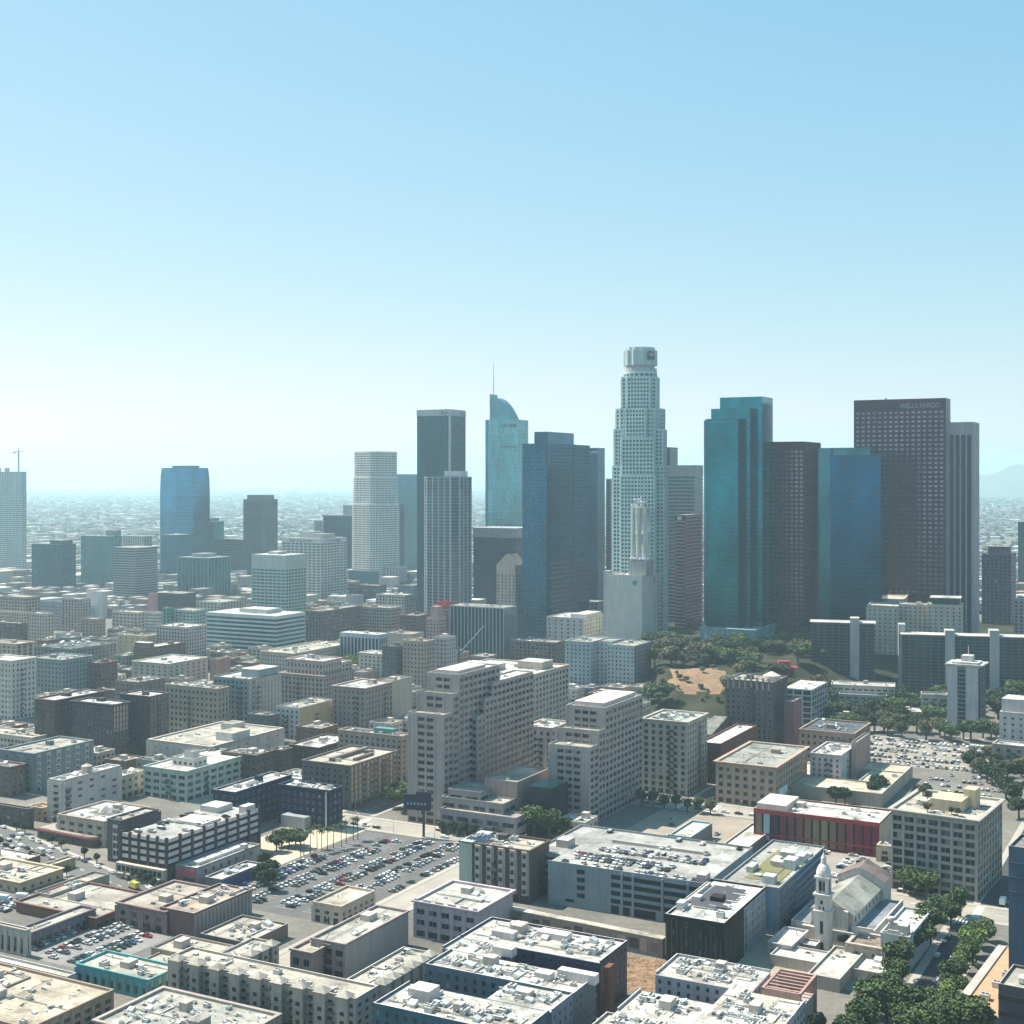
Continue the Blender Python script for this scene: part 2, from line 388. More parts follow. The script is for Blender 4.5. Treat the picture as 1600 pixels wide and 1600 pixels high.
def text(s, size, parent, loc, rot, mat, name='lettering', ext=.05, sx=1):
    cu = bpy.data.curves.new(name, 'FONT'); cu.body = s; cu.size = size; cu.extrude = ext; cu.align_x = 'CENTER'
    o = bpy.data.objects.new(name, cu); C.objects.link(o); o.parent = parent; o.location = loc; o.rotation_euler = rot
    cu.materials.append(mat); me = bpy.data.meshes.new_from_object(o.evaluated_get(bpy.context.evaluated_depsgraph_get()))
    o2 = bpy.data.objects.new(name, me); C.objects.link(o2); o2.parent = parent; o2.location = loc; o2.rotation_euler = rot; o2.scale = (sx, 1, 1)
    bpy.data.objects.remove(o); return o2
FRONT = (math.pi / 2, 0, 0); RIGHT = (math.pi / 2, 0, math.pi / 2)
# ------------------------------------------------------------------ ground, roads, hill, far plain
def groundm():
    m, t, bs = nodes('city_ground'); setup(bs, .9, 0, .2)
    f = rampv(t, noise(t, coords(t), .012, 6, .7), 0, 1, .35, .65)
    c = mixc(t, f, (.2, .185, .155), (.1, .098, .092))
    t.links.new(mulc(t, c, rampv(t, noise(t, coords(t), .35, 5, .7), .75, 1.15)), bs.inputs['Base Color']); return m
def roadm(c, name):
    m, t, bs = nodes(name); setup(bs, .85, 0, .25)
    a = rampv(t, noise(t, coords(t), .05, 5, .7), .8, 1.15); b = rampv(t, noise(t, coords(t, .15, 1.6, 1), .9, 4), .85, 1.1)
    t.links.new(mulc(t, mulc(t, c, a), b), bs.inputs['Base Color']); return m
g = MB(); g.box(-31000, 31000, -3000, 40000, -.5, 0, 0); tag(g.obj('ground', groundm()), kind='structure')
rm = roadm((.12, .118, .112), 'asphalt'); rl = roadm((.3, .275, .235), 'worn_concrete'); dk = roadm((.06, .06, .062), 'shaded_asphalt'); kerb = plain((.34, .315, .27), .9, 0, 'kerb_stone'); wh = plain((.75, .75, .72), .7, 0, 'road_paint')  # dk: asphalt with the street's deep shade put into its colour
def uvquad(b, u0, u1, v0, v1, z, m=0): b.face([(*uvp(u0, v0), z), (*uvp(u1, v0), z), (*uvp(u1, v1), z), (*uvp(u0, v1), z)], m)
def road(name, r, along, mat, lanes=True, z=.02):
    u0, u1, v0, v1 = r; b = MB(); uvquad(b, *r, z); tag(b.obj(name, mat), kind='structure')
    k = MB()
    for s in (0, 1):
        if along == 'u': rr = (u0, u1, (v0 - 3.2, v0) if s == 0 else (v1, v1 + 3.2)); q = (u0, u1, *rr[2])
        else: q = (*((u0 - 3.2, u0) if s == 0 else (u1, u1 + 3.2)), v0, v1)
        k.prism([uvp(q[0], q[2]), uvp(q[1], q[2]), uvp(q[1], q[3]), uvp(q[0], q[3])], 0, .14 + .01 * s)
    tag(k.obj('pavement', kerb), kind='structure')
    if lanes:
        d = MB()
        if along == 'u':
            m_ = (v0 + v1) / 2; L = int((u1 - u0) / 9)
            for i in range(min(L, 90)): uvquad(d, u0 + i * 9, u0 + i * 9 + 3.4, m_ - .12, m_ + .12, z + .02)
        else:
            m_ = (u0 + u1) / 2; L = int((v1 - v0) / 9)
            for i in range(min(L, 90)): uvquad(d, m_ - .12, m_ + .12, v0 + i * 9, v0 + i * 9 + 3.4, z + .02)
        tag(d.obj('road_marking', wh), kind='structure')
def sp(t, o=0): q = .70711; return (-163 - q * t + q * o, 607 + q * t + q * o)      # the street that leaves the grid at 45 degrees
def strip(m, t0, t1, o0, o1, z, mi=0): m.face([(*sp(t0, o0), z), (*sp(t0, o1), z), (*sp(t1, o1), z), (*sp(t1, o0), z)][::-1], mi)
b = MB(); strip(b, -6, 430, -8.5, 8.5, .03); tag(b.obj('street', rm), kind='structure')
b = MB(); b.prism([sp(-6, 8.5), sp(-6, 11), sp(430, 11), sp(430, 8.5)][::-1], 0, .15); b.prism([sp(-6, -11), sp(-6, -8.5), sp(430, -8.5), sp(430, -11)][::-1], 0, .14); tag(b.obj('pavement', kerb), kind='structure')
b = MB()
for k in range(48): strip(b, k * 9, k * 9 + 3.4, -.15, .15, .05)
tag(b.obj('road_marking', wh), kind='structure')
road('street', (-760, -190, 608, 626), 'u', rl)
road('street', (-760, -110, 728, 748), 'u', rl)
road('alley', (-333, -320, 400, 604), 'v', rl, False)
road('street', (-103, -91, 300, 604), 'v', dk)
road('street', (-97, -76, 626, 1000), 'v', dk)
road('street', (-188, 60, 606, 624), 'u', rl)
road('street', (-279, -262, 752, 1000), 'v', rm)
road('street', (-444, -426, 630, 1000), 'v', rm)
road('street', (-760, 100, 1004, 1022), 'u', rm)
road('street', (-900, 200, 1216, 1234), 'u', rm)
cw = MB()                                                            # crosswalk stripes by the grid-fronted block
for i in range(9): uvquad(cw, -103 + i * 1.4, -102.3 + i * 1.4, 597, 603.5, .05)
tag(cw.obj('crosswalk', wh), kind='structure')
for cu_, cv_ in ((-336, 609), (-316, 609), (-262, 729), (-282, 729), (-424, 609), (-98, 608)):
    cw = MB()
    for i in range(7): uvquad(cw, cu_, cu_ + 3.4, cv_ + i * 2.5, cv_ + 1.3 + i * 2.5, .06)
    tag(cw.obj('crosswalk', wh), kind='structure')
def lot(name, r, c, z=.03, lines=None):
    b = MB(); uvquad(b, *r, z); tag(b.obj(name, roadm(c, 'lot_surface')), kind='structure')
lot('parking_lot', (-409, -334.5, 470, 604), (.11, .108, .105))
lot('parking_lot', (-429, -386, 381, 430), (.2, .195, .185))
lot('parking_lot', (-287, -205, 640, 724), (.28, .24, .195))
lot('parking_lot', (-256, -140, 905, 1000), (.26, .235, .195))
lot('parking_lot', (-186, -120, 626, 682), (.25, .23, .2))
lot('plaza', (-452, -411, 515, 604), (.5, .41, .3))
lot('forecourt', (-186, -120, 500, 545), (.3, .28, .22))
def bays(u0, u1, v0, v1, step, z=.055):
    m = MB()
    for k in range(int((v1 - v0) / step) + 1): uvquad(m, u0, u1, v0 + k * step - .06, v0 + k * step + .06, z)
    return m
for i_, us in enumerate(((-407, -396.4), (-391, -380.5), (-374, -363.5), (-358, -347.5))): tag(bays(*us, 478, 600, 3.05).obj('road_marking', wh), kind='structure')
tag(bays(-428.5, -423, 385, 427, 2.9).obj('road_marking', wh), kind='structure'); tag(bays(-418, -408, 385, 427, 2.9).obj('road_marking', wh), kind='structure')
def dirtm():
    m, t, bs = nodes('bare_earth'); setup(bs, .95, 0, .1)
    f = rampv(t, noise(t, coords(t), .12, 6, .7), 0, 1, .3, .7)
    c = mixc(t, f, (.34, .225, .14), (.2, .13, .08)); t.links.new(mulc(t, c, rampv(t, noise(t, coords(t), 1.1, 5), .7, 1.15)), bs.inputs['Base Color'])
    bp = t.nodes.new('ShaderNodeBump'); bp.inputs['Distance'].default_value = 1.2; t.links.new(noise(t, coords(t), .4, 6), bp.inputs['Height']); t.links.new(bp.outputs[0], bs.inputs['Normal']); return m
DIRT = dirtm()
d = MB(); nx, ny = 30, 26                                            # building site, graded earth in heaps
rr = random.Random(3); hh = {}
for j in range(ny + 1):
    for i in range(nx + 1):
        e = min(i, nx - i, j, ny - j); hh[i, j] = .05 + (rr.uniform(.1, 1.4) + 1.2 * max(0, math.sin(i * .5) * math.cos(j * .4))) * min(1, e / 2)
for j in range(ny):
    for i in range(nx):
        d.face([(*uvp(-252 + 75 * (i + a) / nx, 461 + 34 * (j + b_) / ny), hh[i + a, j + b_]) for a, b_ in ((0, 0), (1, 0), (1, 1), (0, 1))])
tag(d.obj('earth_ground', DIRT), kind='structure')
def hillz(x, y):                                                     # the slope below the towers
    u = x * math.cos(TH) - y * math.sin(TH); v = x * math.sin(TH) + y * math.cos(TH)
    k = min(1, max(0, (y - 1055 - 110 * min(1, max(0, (x - 225) / 90))) / 120)) * min(1, max(0, (x - 95) / 40)) 
    k *= min(1, max(0, (1700 - y) / 150)); k = k * k * (3 - 2 * k)
    return 24 * k + math.sin(x * .11) * math.cos(y * .09) * .8 * k - .6 * (1 - min(1, k * 8))
d = MB(); hm = {}; x0, x1, y0, y1, n = 80, 760, 1030, 1710, 130
for j in range(n + 1):
    for i in range(n + 1): x = x0 + (x1 - x0) * i / n; y = y0 + (y1 - y0) * j / n; hm[i, j] = (x, y, hillz(x, y))
for j in range(n):
    for i in range(n):
        x, y, _ = hm[i, j]; q = ((x - 158) / 27) ** 2 + ((y - 1146) / 36) ** 2 + .3 * math.sin(x * .21 + y * .13)
        d.face([hm[i, j], hm[i + 1, j], hm[i + 1, j + 1], hm[i, j + 1]], 0 if q < 1 else 1)
m, t, bs = nodes('slope_grass'); setup(bs, .95, 0, .1)
t.links.new(mulc(t, mixc(t, rampv(t, noise(t, coords(t), .05, 5, .6), 0, 1, .4, .6), (.055, .052, .032), (.026, .032, .018)), rampv(t, noise(t, coords(t), .5, 5), .75, 1.15)), bs.inputs['Base Color'])
tag(d.obj('hill', [DIRT, m]), kind='structure')
# hills beyond the plain, far right
d = MB(); prev = None; rr = random.Random(11)
for i in range(60):
    px = 1380 + i * 14; D = 15000; x = (px - 800) / F * D
    e = max(0, 1 - abs(i - 30) / 30)
    top = 80 + 330 * min(1, i / 24) + 45 * math.sin(i * .55) + 25 * math.sin(i * 1.3 + 1)
    row = [(x, D - 1800, 0), (x, D - 1100, top * .35), (x, D - 500, top * .7), (x + 0, D, top), (x, D + 1500, 0)]
    if prev:
        for k in range(4): d.face([prev[k], row[k], row[k + 1], prev[k + 1]])
    prev = row
tag(d.obj('hills', plain((.12, .13, .09), .95, 0, 'hill_scrub')), kind='structure')

# the far plain: thousands of low roofs and tree tops nobody could count
def massm(cols, name):
    m, t, bs = nodes(name); setup(bs, .85, 0, .2); ge = t.nodes.new('ShaderNodeNewGeometry')
    cr = t.nodes.new('ShaderNodeValToRGB'); t.links.new(ge.outputs['Random Per Island'], cr.inputs[0]); e = cr.color_ramp; e.interpolation = 'CONSTANT'
    e.elements[0].color = (*cols[0], 1); e.elements[1].position = 1 / len(cols); e.elements[1].color = (*cols[1], 1)
    for i, q in enumerate(cols[2:]): el = e.elements.new((i + 2) / len(cols)); el.color = (*q, 1)
    t.links.new(cr.outputs[0], bs.inputs['Base Color']); return m
farm = massm([(.32, .3, .27), (.5, .48, .44), (.24, .22, .2), (.38, .35, .3), (.18, .17, .16), (.44, .42, .39), (.28, .21, .18), (.33, .33, .32)], 'far_roofs')
leafm = massm([(.035, .06, .025), (.05, .075, .03), (.028, .045, .022), (.07, .085, .04)], 'far_foliage')
# filled in at the end, once every named building has its footprint

# ------------------------------------------------------------------ towers of the skyline
W_ = white
def tg(c, **k): return glassm(c, **k)
r = B('skyscraper', 'pale grey-blue unfinished high-rise under a tower crane at the far left edge', (-14, 33, 41), 737, 900, (.5, .55, .56), Rg, 'X', bay=5, fh=4, slab=1.2, finw=.7, glass=tg((.3, .45, .5)), ph=((.1, .22, .3, .7, 7), (.4, .5, .3, .7, 7)), ac=0)
r = B('high_rise', 'dark blue notched glass block left of the teal ribbed block', (50, 97, 118), 851, 937, (.06, .1, .13), Rg, 'X', bay=7, fh=3.6, slab=.7, finw=.8, glass=tg((.05, .15, .22)), ph=((.55, .95, .1, .9, 6),), ac=3)
r = B('high_rise', 'teal high-rise with upright ribs left of the drab two-tone tower', (127, 172, 190), 838, 923, (.16, .28, .31), Rg, 'V', bay=3.2, finw=.8, glass=tg((.1, .28, .33)), ph=((.7, 1, .4, .95, 9),), ac=2)
r = B('high_rise', 'drab two-tone concrete tower with a windowed right side between blue towers', (177, 212, 246), 856, 950, (.3, .34, .33), Rb, 'H', fh=3.6, slab=1.5, glass=tg((.12, .18, .2), metal=.3), ac=3)
r = B('office_block', 'pale green low tower seen over the roof of the drab two-tone tower', (193, 225, 237), 838, 905, (.42, .48, .43), Rb, 'X', bay=6, finw=2, slab=1.5, ac=1)
r = B('office_block', 'dark blue lower block hugging the foot of the sail-shaped blue tower', (252, 276, 300), 836, 915, (.05, .12, .17), Rg, 'C', bay=9, fh=4, glass=tg((.05, .2, .32)), ac=2)
r = B('high_rise', 'square teal glass block with a cap to the right of the sail-shaped blue tower', (304, 333, 350), 815, 905, (.1, .3, .33), Rg, 'C', bay=8, glass=tg((.06, .3, .34)), ph=((.3, .8, .1, .9, 6),), ac=0)
r = B('office_block', 'blue-grey mid-rise with pale horizontal bands left of the chamfered brown tower', (349, 381, 396), 843, 905, (.3, .34, .38), Rg, 'H', fh=4, slab=1.2, glass=tg((.1, .16, .22)), ac=2)
r = B('high_rise', 'dark teal block framed by white uprights in front of the square teal block', (278, 325, 360), 872, 940, (.28, .42, .42), Rg, 'V', bay=8, finw=.9, glass=tg((.04, .18, .24)), ph=((.3, .7, .2, .8, 5),), ac=2)
r = B('low_building', 'long dark brown low block below the dark teal framed block', (246, 282, 306), 928, 965, dark, Rg, 'H', slab=2, ac=2)
# chamfered brown-grey tower
def ptower(name, label, poly, base, z, glassmat, framec, fh=4, slab=1, fin=0, finw=.6, proud=.3, top=2, roof=Rg, z0=0):
    root = empty(name, base[0], base[1]); tag(root, label, 'building'); b = MB(); b.prism(poly, z0, z - .8); b.obj('glazing', glassmat, root)
    f = MB(); pfac(f, poly, z0, z, fh, slab, fin, finw, proud, 0, top); f.obj('wall', wallm(framec), root)
    q = MB(); q.prism(poly, z + .06, z + .2); q.obj('roof', roofm(roof), root); REG.append((label, base[0] , base[1] , 40, 40, 0, z)); return root
def rpoly(a, b, ch, th=TH, n=1):
    """rectangle a x b centred on the origin, corners cut (n=1) or rounded (n>1), turned by th"""
    out = []
    for sx, sy, a0 in ((1, -1, -90), (1, 1, 0), (-1, 1, 90), (-1, -1, 180)):
        cx, cy = sx * (a / 2 - ch), sy * (b / 2 - ch)
        for i in range(n + 1):
            t = R(a0 + 90 * i / n); out.append((cx + ch * math.cos(t), cy + ch * math.sin(t)))
    c, s = math.cos(-th), math.sin(-th)
    return [(x * c - y * s, x * s + y * c) for x, y in out]
def at(px, yb): return gp(px, yb)
def zt(py, yb): return H - (py - HY) * H / (yb - HY)
x, y = at(407, 905); cht = ptower('skyscraper', 'grey-brown tower with chamfered shoulders standing alone over the hazy plain', rpoly(52, 46, 5), (x, y), zt(780, 905), tg((.12, .17, .2), metal=.5), (.14, .17, .19), slab=1.6, fin=6, top=5)
o = MB(); o.prism(rpoly(44, 38, 6), 0, 8); o = o.obj('penthouse', wallm((.2, .22, .23)), cht); o.location.z = zt(780, 905) + .2
# sail-shaped blue tower
x, y = at(289, 908); zz = zt(731, 908); root = empty('skyscraper', x, y, 0, -TH); tag(root, 'bright blue glass tower with bowed sides tapering to a flat top at left', 'building')
b = MB(); f = MB(); lv = [(0, 0, 1), (zz * .55, 0, 1), (zz * .8, 0, 1), (zz * .92, 0, .975), (zz, 0, .9)]
A0, B0 = 80, 45
for (za, _, ka), (zb, _, kb) in zip(lv, lv[1:]):
    pa = [(-A0 / 2 * ka, -B0 / 2), (0, -B0 / 2 - 4), (A0 / 2 * ka, -B0 / 2), (A0 / 2 * ka, B0 / 2), (-A0 / 2 * ka, B0 / 2)]
    pb = [(-A0 / 2 * kb, -B0 / 2), (0, -B0 / 2 - 4), (A0 / 2 * kb, -B0 / 2), (A0 / 2 * kb, B0 / 2), (-A0 / 2 * kb, B0 / 2)]
    for i in range(5):
        j = (i + 1) % 5; b.face([(*pa[i], za), (*pa[j], za), (*pb[j], zb), (*pb[i], zb)], 0)
b.face([(*p, zz) for p in pb], 0); b.obj('glazing', tg((.1, .36, .55)), root)
n = int(zz / 4.2)
for i in range(n):
    z = i * 4.2; k = 1 if z < zz * .8 else 1 - .1 * ((z - zz * .8) / (zz * .2)) ** 1.6
    f.prism([(-A0 / 2 * k - .2, -B0 / 2 - .25), (0, -B0 / 2 - 4.25), (A0 / 2 * k + .2, -B0 / 2 - .2), (A0 / 2 * k + .2, B0 / 2), (-A0 / 2 * k - .2, B0 / 2)], z, z + (.9 if i % 7 == 3 else .45))
f.obj('floor_bands', wallm((.1, .28, .4)), root); REG.append(('x', x - 40, y - 22, 80, 45, 0, zz))
q = MB(); q.box(-20, 24, -12, 12, zz, zz + 4); q.obj('penthouse', wallm(grey), root)
# the white grid block with roof lettering
r = B('office_block', 'white grid-fronted office block with dark rooftop lettering', (441, 501, 541), 842, 950, (.56, .6, .56), Rg, 'X', bay=8, fh=4.1, slab=1.9, finw=1.9, top=7, glass=tg((.03, .1, .11), metal=.3), ph=((.25, .5, .3, .8, 8), (.5, .9, .2, .7, 6)), ac=5)
dkp = plain((.05, .07, .08), .6); lt = plain((.75, .75, .75), .6)
zz = r['_z']; text('THE WILSHIRE', 6.4, r, (-r['_a'] * .52, -.6, zz - 5.6), FRONT, dkp, sx=1.05); text('THE WILSHIRE', 6.0, r, (.6, r['_b'] * .5, zz - 5.6), RIGHT, dkp, sx=.9)
r = B('office_block', 'pale green grid block with a blank top band in front of the white grid block', (394, 446, 478), 868, 1000, (.44, .54, .5), Rw, 'X', bay=6, fh=4, slab=1.9, finw=1.0, top=17, glass=tg((.1, .24, .25), metal=.4), ph=((.3, .6, .3, .7, 3),), ac=2)
r = B('office_block', 'wide low office block of white and dark teal horizontal stripes', (323, 431, 476), 963, 1034, (.5, .6, .58), Rw, 'H', fh=4.4, slab=2.1, glass=tg((.03, .16, .19), metal=.5), top=3.5, ph=((.35, .75, .3, .8, 4),), ac=3)
r = B('high_rise', 'plain dark blue slab with a small roof box left of the round-shouldered white tower', (505, 566, 588), 806, 905, (.035, .1, .14), Rg, 'C', bay=12, fh=6, glass=tg((.03, .14, .2), metal=.6), top=4, ph=((.4, .85, .3, .9, 19, (.3, .4, .42)),), ac=0)
r = B('low_building', 'small grey block peeping out left of the plain dark blue slab', (491, 500, 504), 814, 890, (.2, .25, .28), Rg, 'N', ac=0)
# round-shouldered white tower
x, y = at(587, 915); root = None
for i, (hw, tpy, bpy_) in enumerate(((27.5, 745, 706), (28.5, 787, 745), (30.5, 915, 787))):
    D = y; wd = hw * 2 / F * D; poly = rpoly(wd * .96, wd * .96, wd * .2, R(40), 4); za, zb = zt(tpy, 915), zt(bpy_, 915)
    if root is None: root = empty('skyscraper', x, y); tag(root, 'white tower of rounded bay corners stepping inward twice, fine dark window lines', 'building')
    b = MB(); b.prism(poly, max(za, 0), zb - .5); b.obj('glazing', tg((.12, .25, .28), metal=.4), root)
    f = MB(); pfac(f, poly, max(za, 0), zb, 4, 2.1, 9, 1.0, .35, 0, 3.2); f.obj('wall', wallm((.6, .62, .57)), root)
    q = MB(); q.prism(poly, zb + .06, zb + .2); q.obj('roof', roofm(Rw), root)
REG.append(('x', x - 30, y - 30, 60, 60, 0, 0))
r = B('high_rise', 'blue-grey faceted glass tower between the white rounded tower and the black tower', (615, 632, 652), 741, 900, (.18, .3, .34), Rg, 'C', bay=7, glass=tg((.16, .33, .4)), ac=1)
# the tall dark tower with a logo band
r = B('skyscraper', 'tallest flat-topped dark teal tower with a pale crown band and dark logo', (652, 703, 727), 640, 968, (.045, .085, .1), Rg, 'X', bay=4, fh=4, slab=.8, finw=.4, glass=tg((.04, .14, .19), metal=.6), ac=2)
f = MB(); a, bb, zz = r['_a'], r['_b'], r['_z']; f.box(-a - .6, .6, -.6, bb + .6, zz - 8, zz + .5); f.obj('crown_band', wallm((.42, .48, .5)), r)
f = MB(); f.box(-1.6, .9, -.9, 1.6, 0, zz + .4); f.obj('corner_pier', wallm((.5, .56, .6)), r)
text('Aon', 7.5, r, (-a * .15, -.7, zz - 6.6), FRONT, dkp); text('Aon', 7.5, r, (.75, bb * .78, zz - 6.6), RIGHT, dkp)
# ribbed pale tower in front
x, y = at(700, 988); D = y; wd = 80 / F * D
root = ptower('skyscraper', 'grey tower with white upright ribs and cut corners in front of the black tower', rpoly(wd * .78, wd * .7, 8, R(28)), (x, y), zt(745, 988), tg((.1, .17, .22), metal=.45), (.2, .27, .31), slab=1.2, fh=4, top=1.5)
f = MB(); pfac(f, rpoly(wd * .78, wd * .7, 8, R(28)), 0, zt(745, 988) - .1, 4, 0, 8.5, 1.1, .75); f.obj('ribs', wallm((.55, .6, .62)), root)
f = MB(); f.box(-4, 24, -12, 12, zt(745, 988), zt(745, 988) + 7); q = f.obj('penthouse', wallm((.6, .65, .68)), root)
f = MB(); z = zt(771, 988); pfac(f, rpoly(wd * .78, wd * .7, 8, R(28)), z, zt(748, 988), 30, 0, 2.2, .7, .3); f.obj('louvres', wallm((.1, .14, .17)), root)
r = B('office_block', 'navy slab with a thick pale roof fascia behind the gabled sand tower', (740, 806, 835), 826, 962, (.07, .09, .14), Rg, 'X', bay=5, fh=4, slab=.7, finw=.5, glass=tg((.04, .07, .13), metal=.4), ac=2)
f = MB(); a, bb, zz = r['_a'], r['_b'], r['_z']; f.box(-a - .8, .8, -.8, bb + .8, zz - 13, zz + .5); f.obj('roof_fascia', wallm((.33, .37, .38)), r)
# sail-top tower with the spire
x, y = at(790, 925); root = empty('skyscraper', x, y, 0, -TH); tag(root, 'pale blue glass tower with a curved sail top and a tall thin spire', 'building')
D = y; m2 = D / F; zz = zt(657, 925)
b = MB(); poly = [(-23, -18), (33, -18), (33, 18), (-23, 18)]; b.prism(poly, 0, zz); b.obj('glazing', tg((.2, .46, .52), metal=.8, rough=.1), root)
f = MB(); pfac(f, poly, 0, zz, 4, .45, 7, .3, .3, 0, 1); f.obj('floor_bands', wallm((.3, .48, .5)), root)
b = MB(); b.box(-31, -23.05, -14, 14, 0, zz + 1); b.obj('side_shaft', tg((.05, .22, .3)), root)
f = MB(); prev = None
for i in range(9):                                                    # sail
    t = i / 8; xx = -22 + t * 42; h = 1 + 38 * max(0, 1 - t ** 2.3)
    row = [(xx, -11, zz), (xx, -11, zz + h), (xx, 11, zz + h), (xx, 11, zz)]
    if prev:
        for k in range(3): f.face([prev[k], row[k], row[k + 1], prev[k + 1]])
    prev = row
    if i in (0, 8): f.face(row)
f.obj('sail_top', tg((.14, .36, .42)), root)
f = MB(); f.box(-24, -22, -12, 12, zz, zz + 44); f.obj('sail_edge', wallm((.4, .5, .5)), root)
f = MB(); f.tube((-23, 0, zz + 40), (-23, 0, zt(566, 925)), 1.1, 6, 0, .35); f.obj('spire', plain((.5, .55, .56), .4, .5), root)
f = MB()
for k in range(7): f.box(2 + k * 4.2, 4.4 + k * 4.2, -18.5, -18.1, zz - 12, zz - 7); f.box(2 + k * 4.2, 4.4 + k * 4.2, -18.5, -18.1, zz - 46, zz - 43)
f.obj('crown_openings', DGL, root); REG.append(('x', x - 30, y - 20, 60, 40, 0, 0))
# faceted dark blue tower
r = B('skyscraper', 'broad dark blue faceted tower with a boxed crown, pale grid on its left side', (817, 856, 921), 693, 1020, (.05, .13, .2), Rg, 'X', bay=3.4, fh=4, slab=.9, finw=.6, glass=tg((.05, .24, .38)), ac=1)
a, bb, zz = r['_a'], r['_b'], r['_z']
f = MB(); f.box(-a * .55, -.5, .5, bb * .62, zz, zz + 13); f.obj('crown_box', tg((.06, .17, .25)), r)
f = MB(); f.box(-1.2, .7, -.7, 3.4, 0, zz + .4); f.box(.35, .75, bb * .6, bb * .63, 0, zz + .4); f.obj('dark_recess', tg((.02, .07, .11)), r)
f = MB()
for k in range(16): f.box(.36, .62, bb * (.1 if k % 3 else .02), bb * .98, 18 + k * 5.2, 19.6 + k * 5.2)
f.obj('stone_bands', wallm((.28, .2, .22)), r)
r = B('skyscraper', 'slim dark blue slab with tiny pale lettering right of the faceted tower', (912, 934, 945), 700, 975, (.04, .1, .16), Rg, 'C', bay=8, fh=4, glass=tg((.04, .13, .2)), ac=0)
text('Deloitte.', 6, r, (-r['_a'] * .45, -.7, r['_z'] - 7), FRONT, lt)
r = B('high_rise', 'narrow grey-blue tower in the gap left of the tallest crowned tower', (947, 953, 957), 748, 985, (.2, .28, .33), Rg, 'C', bay=6, ac=0)
# ------------------------------------------------------------------ tallest crowned tower
YB = 1032; x, y = at(1000.5, YB); D = y; mp = D / F
root = empty('skyscraper', x, y); tag(root, 'tallest white cylinder-topped tower of stepped bays with a fluted glass crown', 'building')
gl = tg((.02, .14, .18), metal=.3); fw = (.52, .7, .7)
def ring(hw, n, rot=0): return [(hw * mp * math.cos(2 * math.pi * (i + .5) / n + rot), hw * mp * math.sin(2 * math.pi * (i + .5) / n + rot)) for i in range(n)]
def stage(poly, pa, pb, fin, finw=1.25, top=2.2, slab=1.7):
    za, zb = max(0, zt(pa, YB)), zt(pb, YB)
    b = MB(); b.prism(poly, za, zb - .4); b.obj('glazing', gl, root)
    f = MB(); pfac(f, poly, za, zb, 4.0, slab, fin, finw, .45, 0, top); f.obj('wall', wallm(fw), root)
    q = MB(); q.prism(poly, zb + .06, zb + .2); q.obj('roof', roofm(Rg), root)
def cross(w, d, th): return rpoly(w * mp * 2, d * mp * 2, 1.5 * mp, th)
stage(ring(25.3, 20), 900, 590 - 8, 5)
for hw, top_, th in ((29.5, 590, R(12)), (32.5, 639, R(12)), (35, 639, R(28)), (41, 671, R(12)), (43.3, 728, R(12))):
    stage(cross(hw * .93, hw * .62, th), 1040, top_, 3.4)
    stage(cross(hw * .62, hw * .9, th), 1040, top_ + (0 if hw < 40 else 14), 3.4)
f = MB(); z0_, z1_ = zt(584, YB), zt(544, YB)
f.prism(ring(25.6, 24), z0_, z0_ + 5); f.prism(ring(22, 24), z0_ + 5, z0_ + 11); f.obj('crown_ring', wallm((.42, .5, .5)), root)
f = MB(); n = 24
po = []
for i in range(48): t = 2 * math.pi * i / 48; rr_ = (26.6 if i % 4 < 2 else 24.8) * mp; po.append((rr_ * math.cos(t), rr_ * math.sin(t)))
f.prism(po, z0_ + 8, z1_ - 3); f.prism([(p[0] * .86, p[1] * .86) for p in po], z1_ - 3, z1_); f.obj('crown', wallm((.42, .56, .56)), root)
# sign on the crown
a_ = R(-58); sx_, sy_ = math.cos(a_) * 26.9 * mp, math.sin(a_) * 26.9 * mp
f = MB(); f.box(-4.2, 4.2, -.5, .3, -5, 3.6); s = f.obj('sign_panel', plain((.02, .05, .08), .5), root); s.location = (sx_, sy_, (z0_ + z1_) / 2 + 5); s.rotation_euler = (0, 0, a_ + math.pi / 2)
text('US', 5.4, root, (sx_ + .6 * math.cos(a_), sy_ + .6 * math.sin(a_), (z0_ + z1_) / 2 + 3.6), (math.pi / 2, 0, a_ + math.pi / 2), lt)
REG.append(('x', x - 30, y - 30, 60, 60, 0, 0))
r = B('high_rise', 'dark grey-blue tower top showing just right of the crowned tower', (1036, 1047, 1059), 699, 985, (.1, .16, .2), Rg, 'C', bay=6, ac=1)
r = B('high_rise', 'banded pale stone and dark glass tower with a blank top left of the teal tower', (1030, 1085, 1098), 727, 1004, (.42, .46, .43), Rg, 'H', fh=4.2, slab=2.0, top=13, glass=tg((.03, .1, .11), metal=.3), ac=1)
r = B('office_tower', 'slim maroon tower with pink and white stripes on its narrow left side', (1055, 1071, 1095), 805, 1015, (.26, .05, .085), Rg, 'H', fh=3.9, slab=2.2, glass=tg((.06, .03, .05), metal=.2), ac=1)
f = MB(); a, zz = r['_a'], r['_z']
for k in range(int(zz / 3.9) - 1): f.box(-a - .4, .45, -.65, -.3, k * 3.9 + 1, k * 3.9 + 2.6)
f.obj('pink_stripes', wallm((.55, .36, .38)), r)
f = MB(); f.box(-a * .75, -a * .35, -.9, -.6, zz - 5.5, zz - 1.5); f.obj('sign_panel', lt, r)
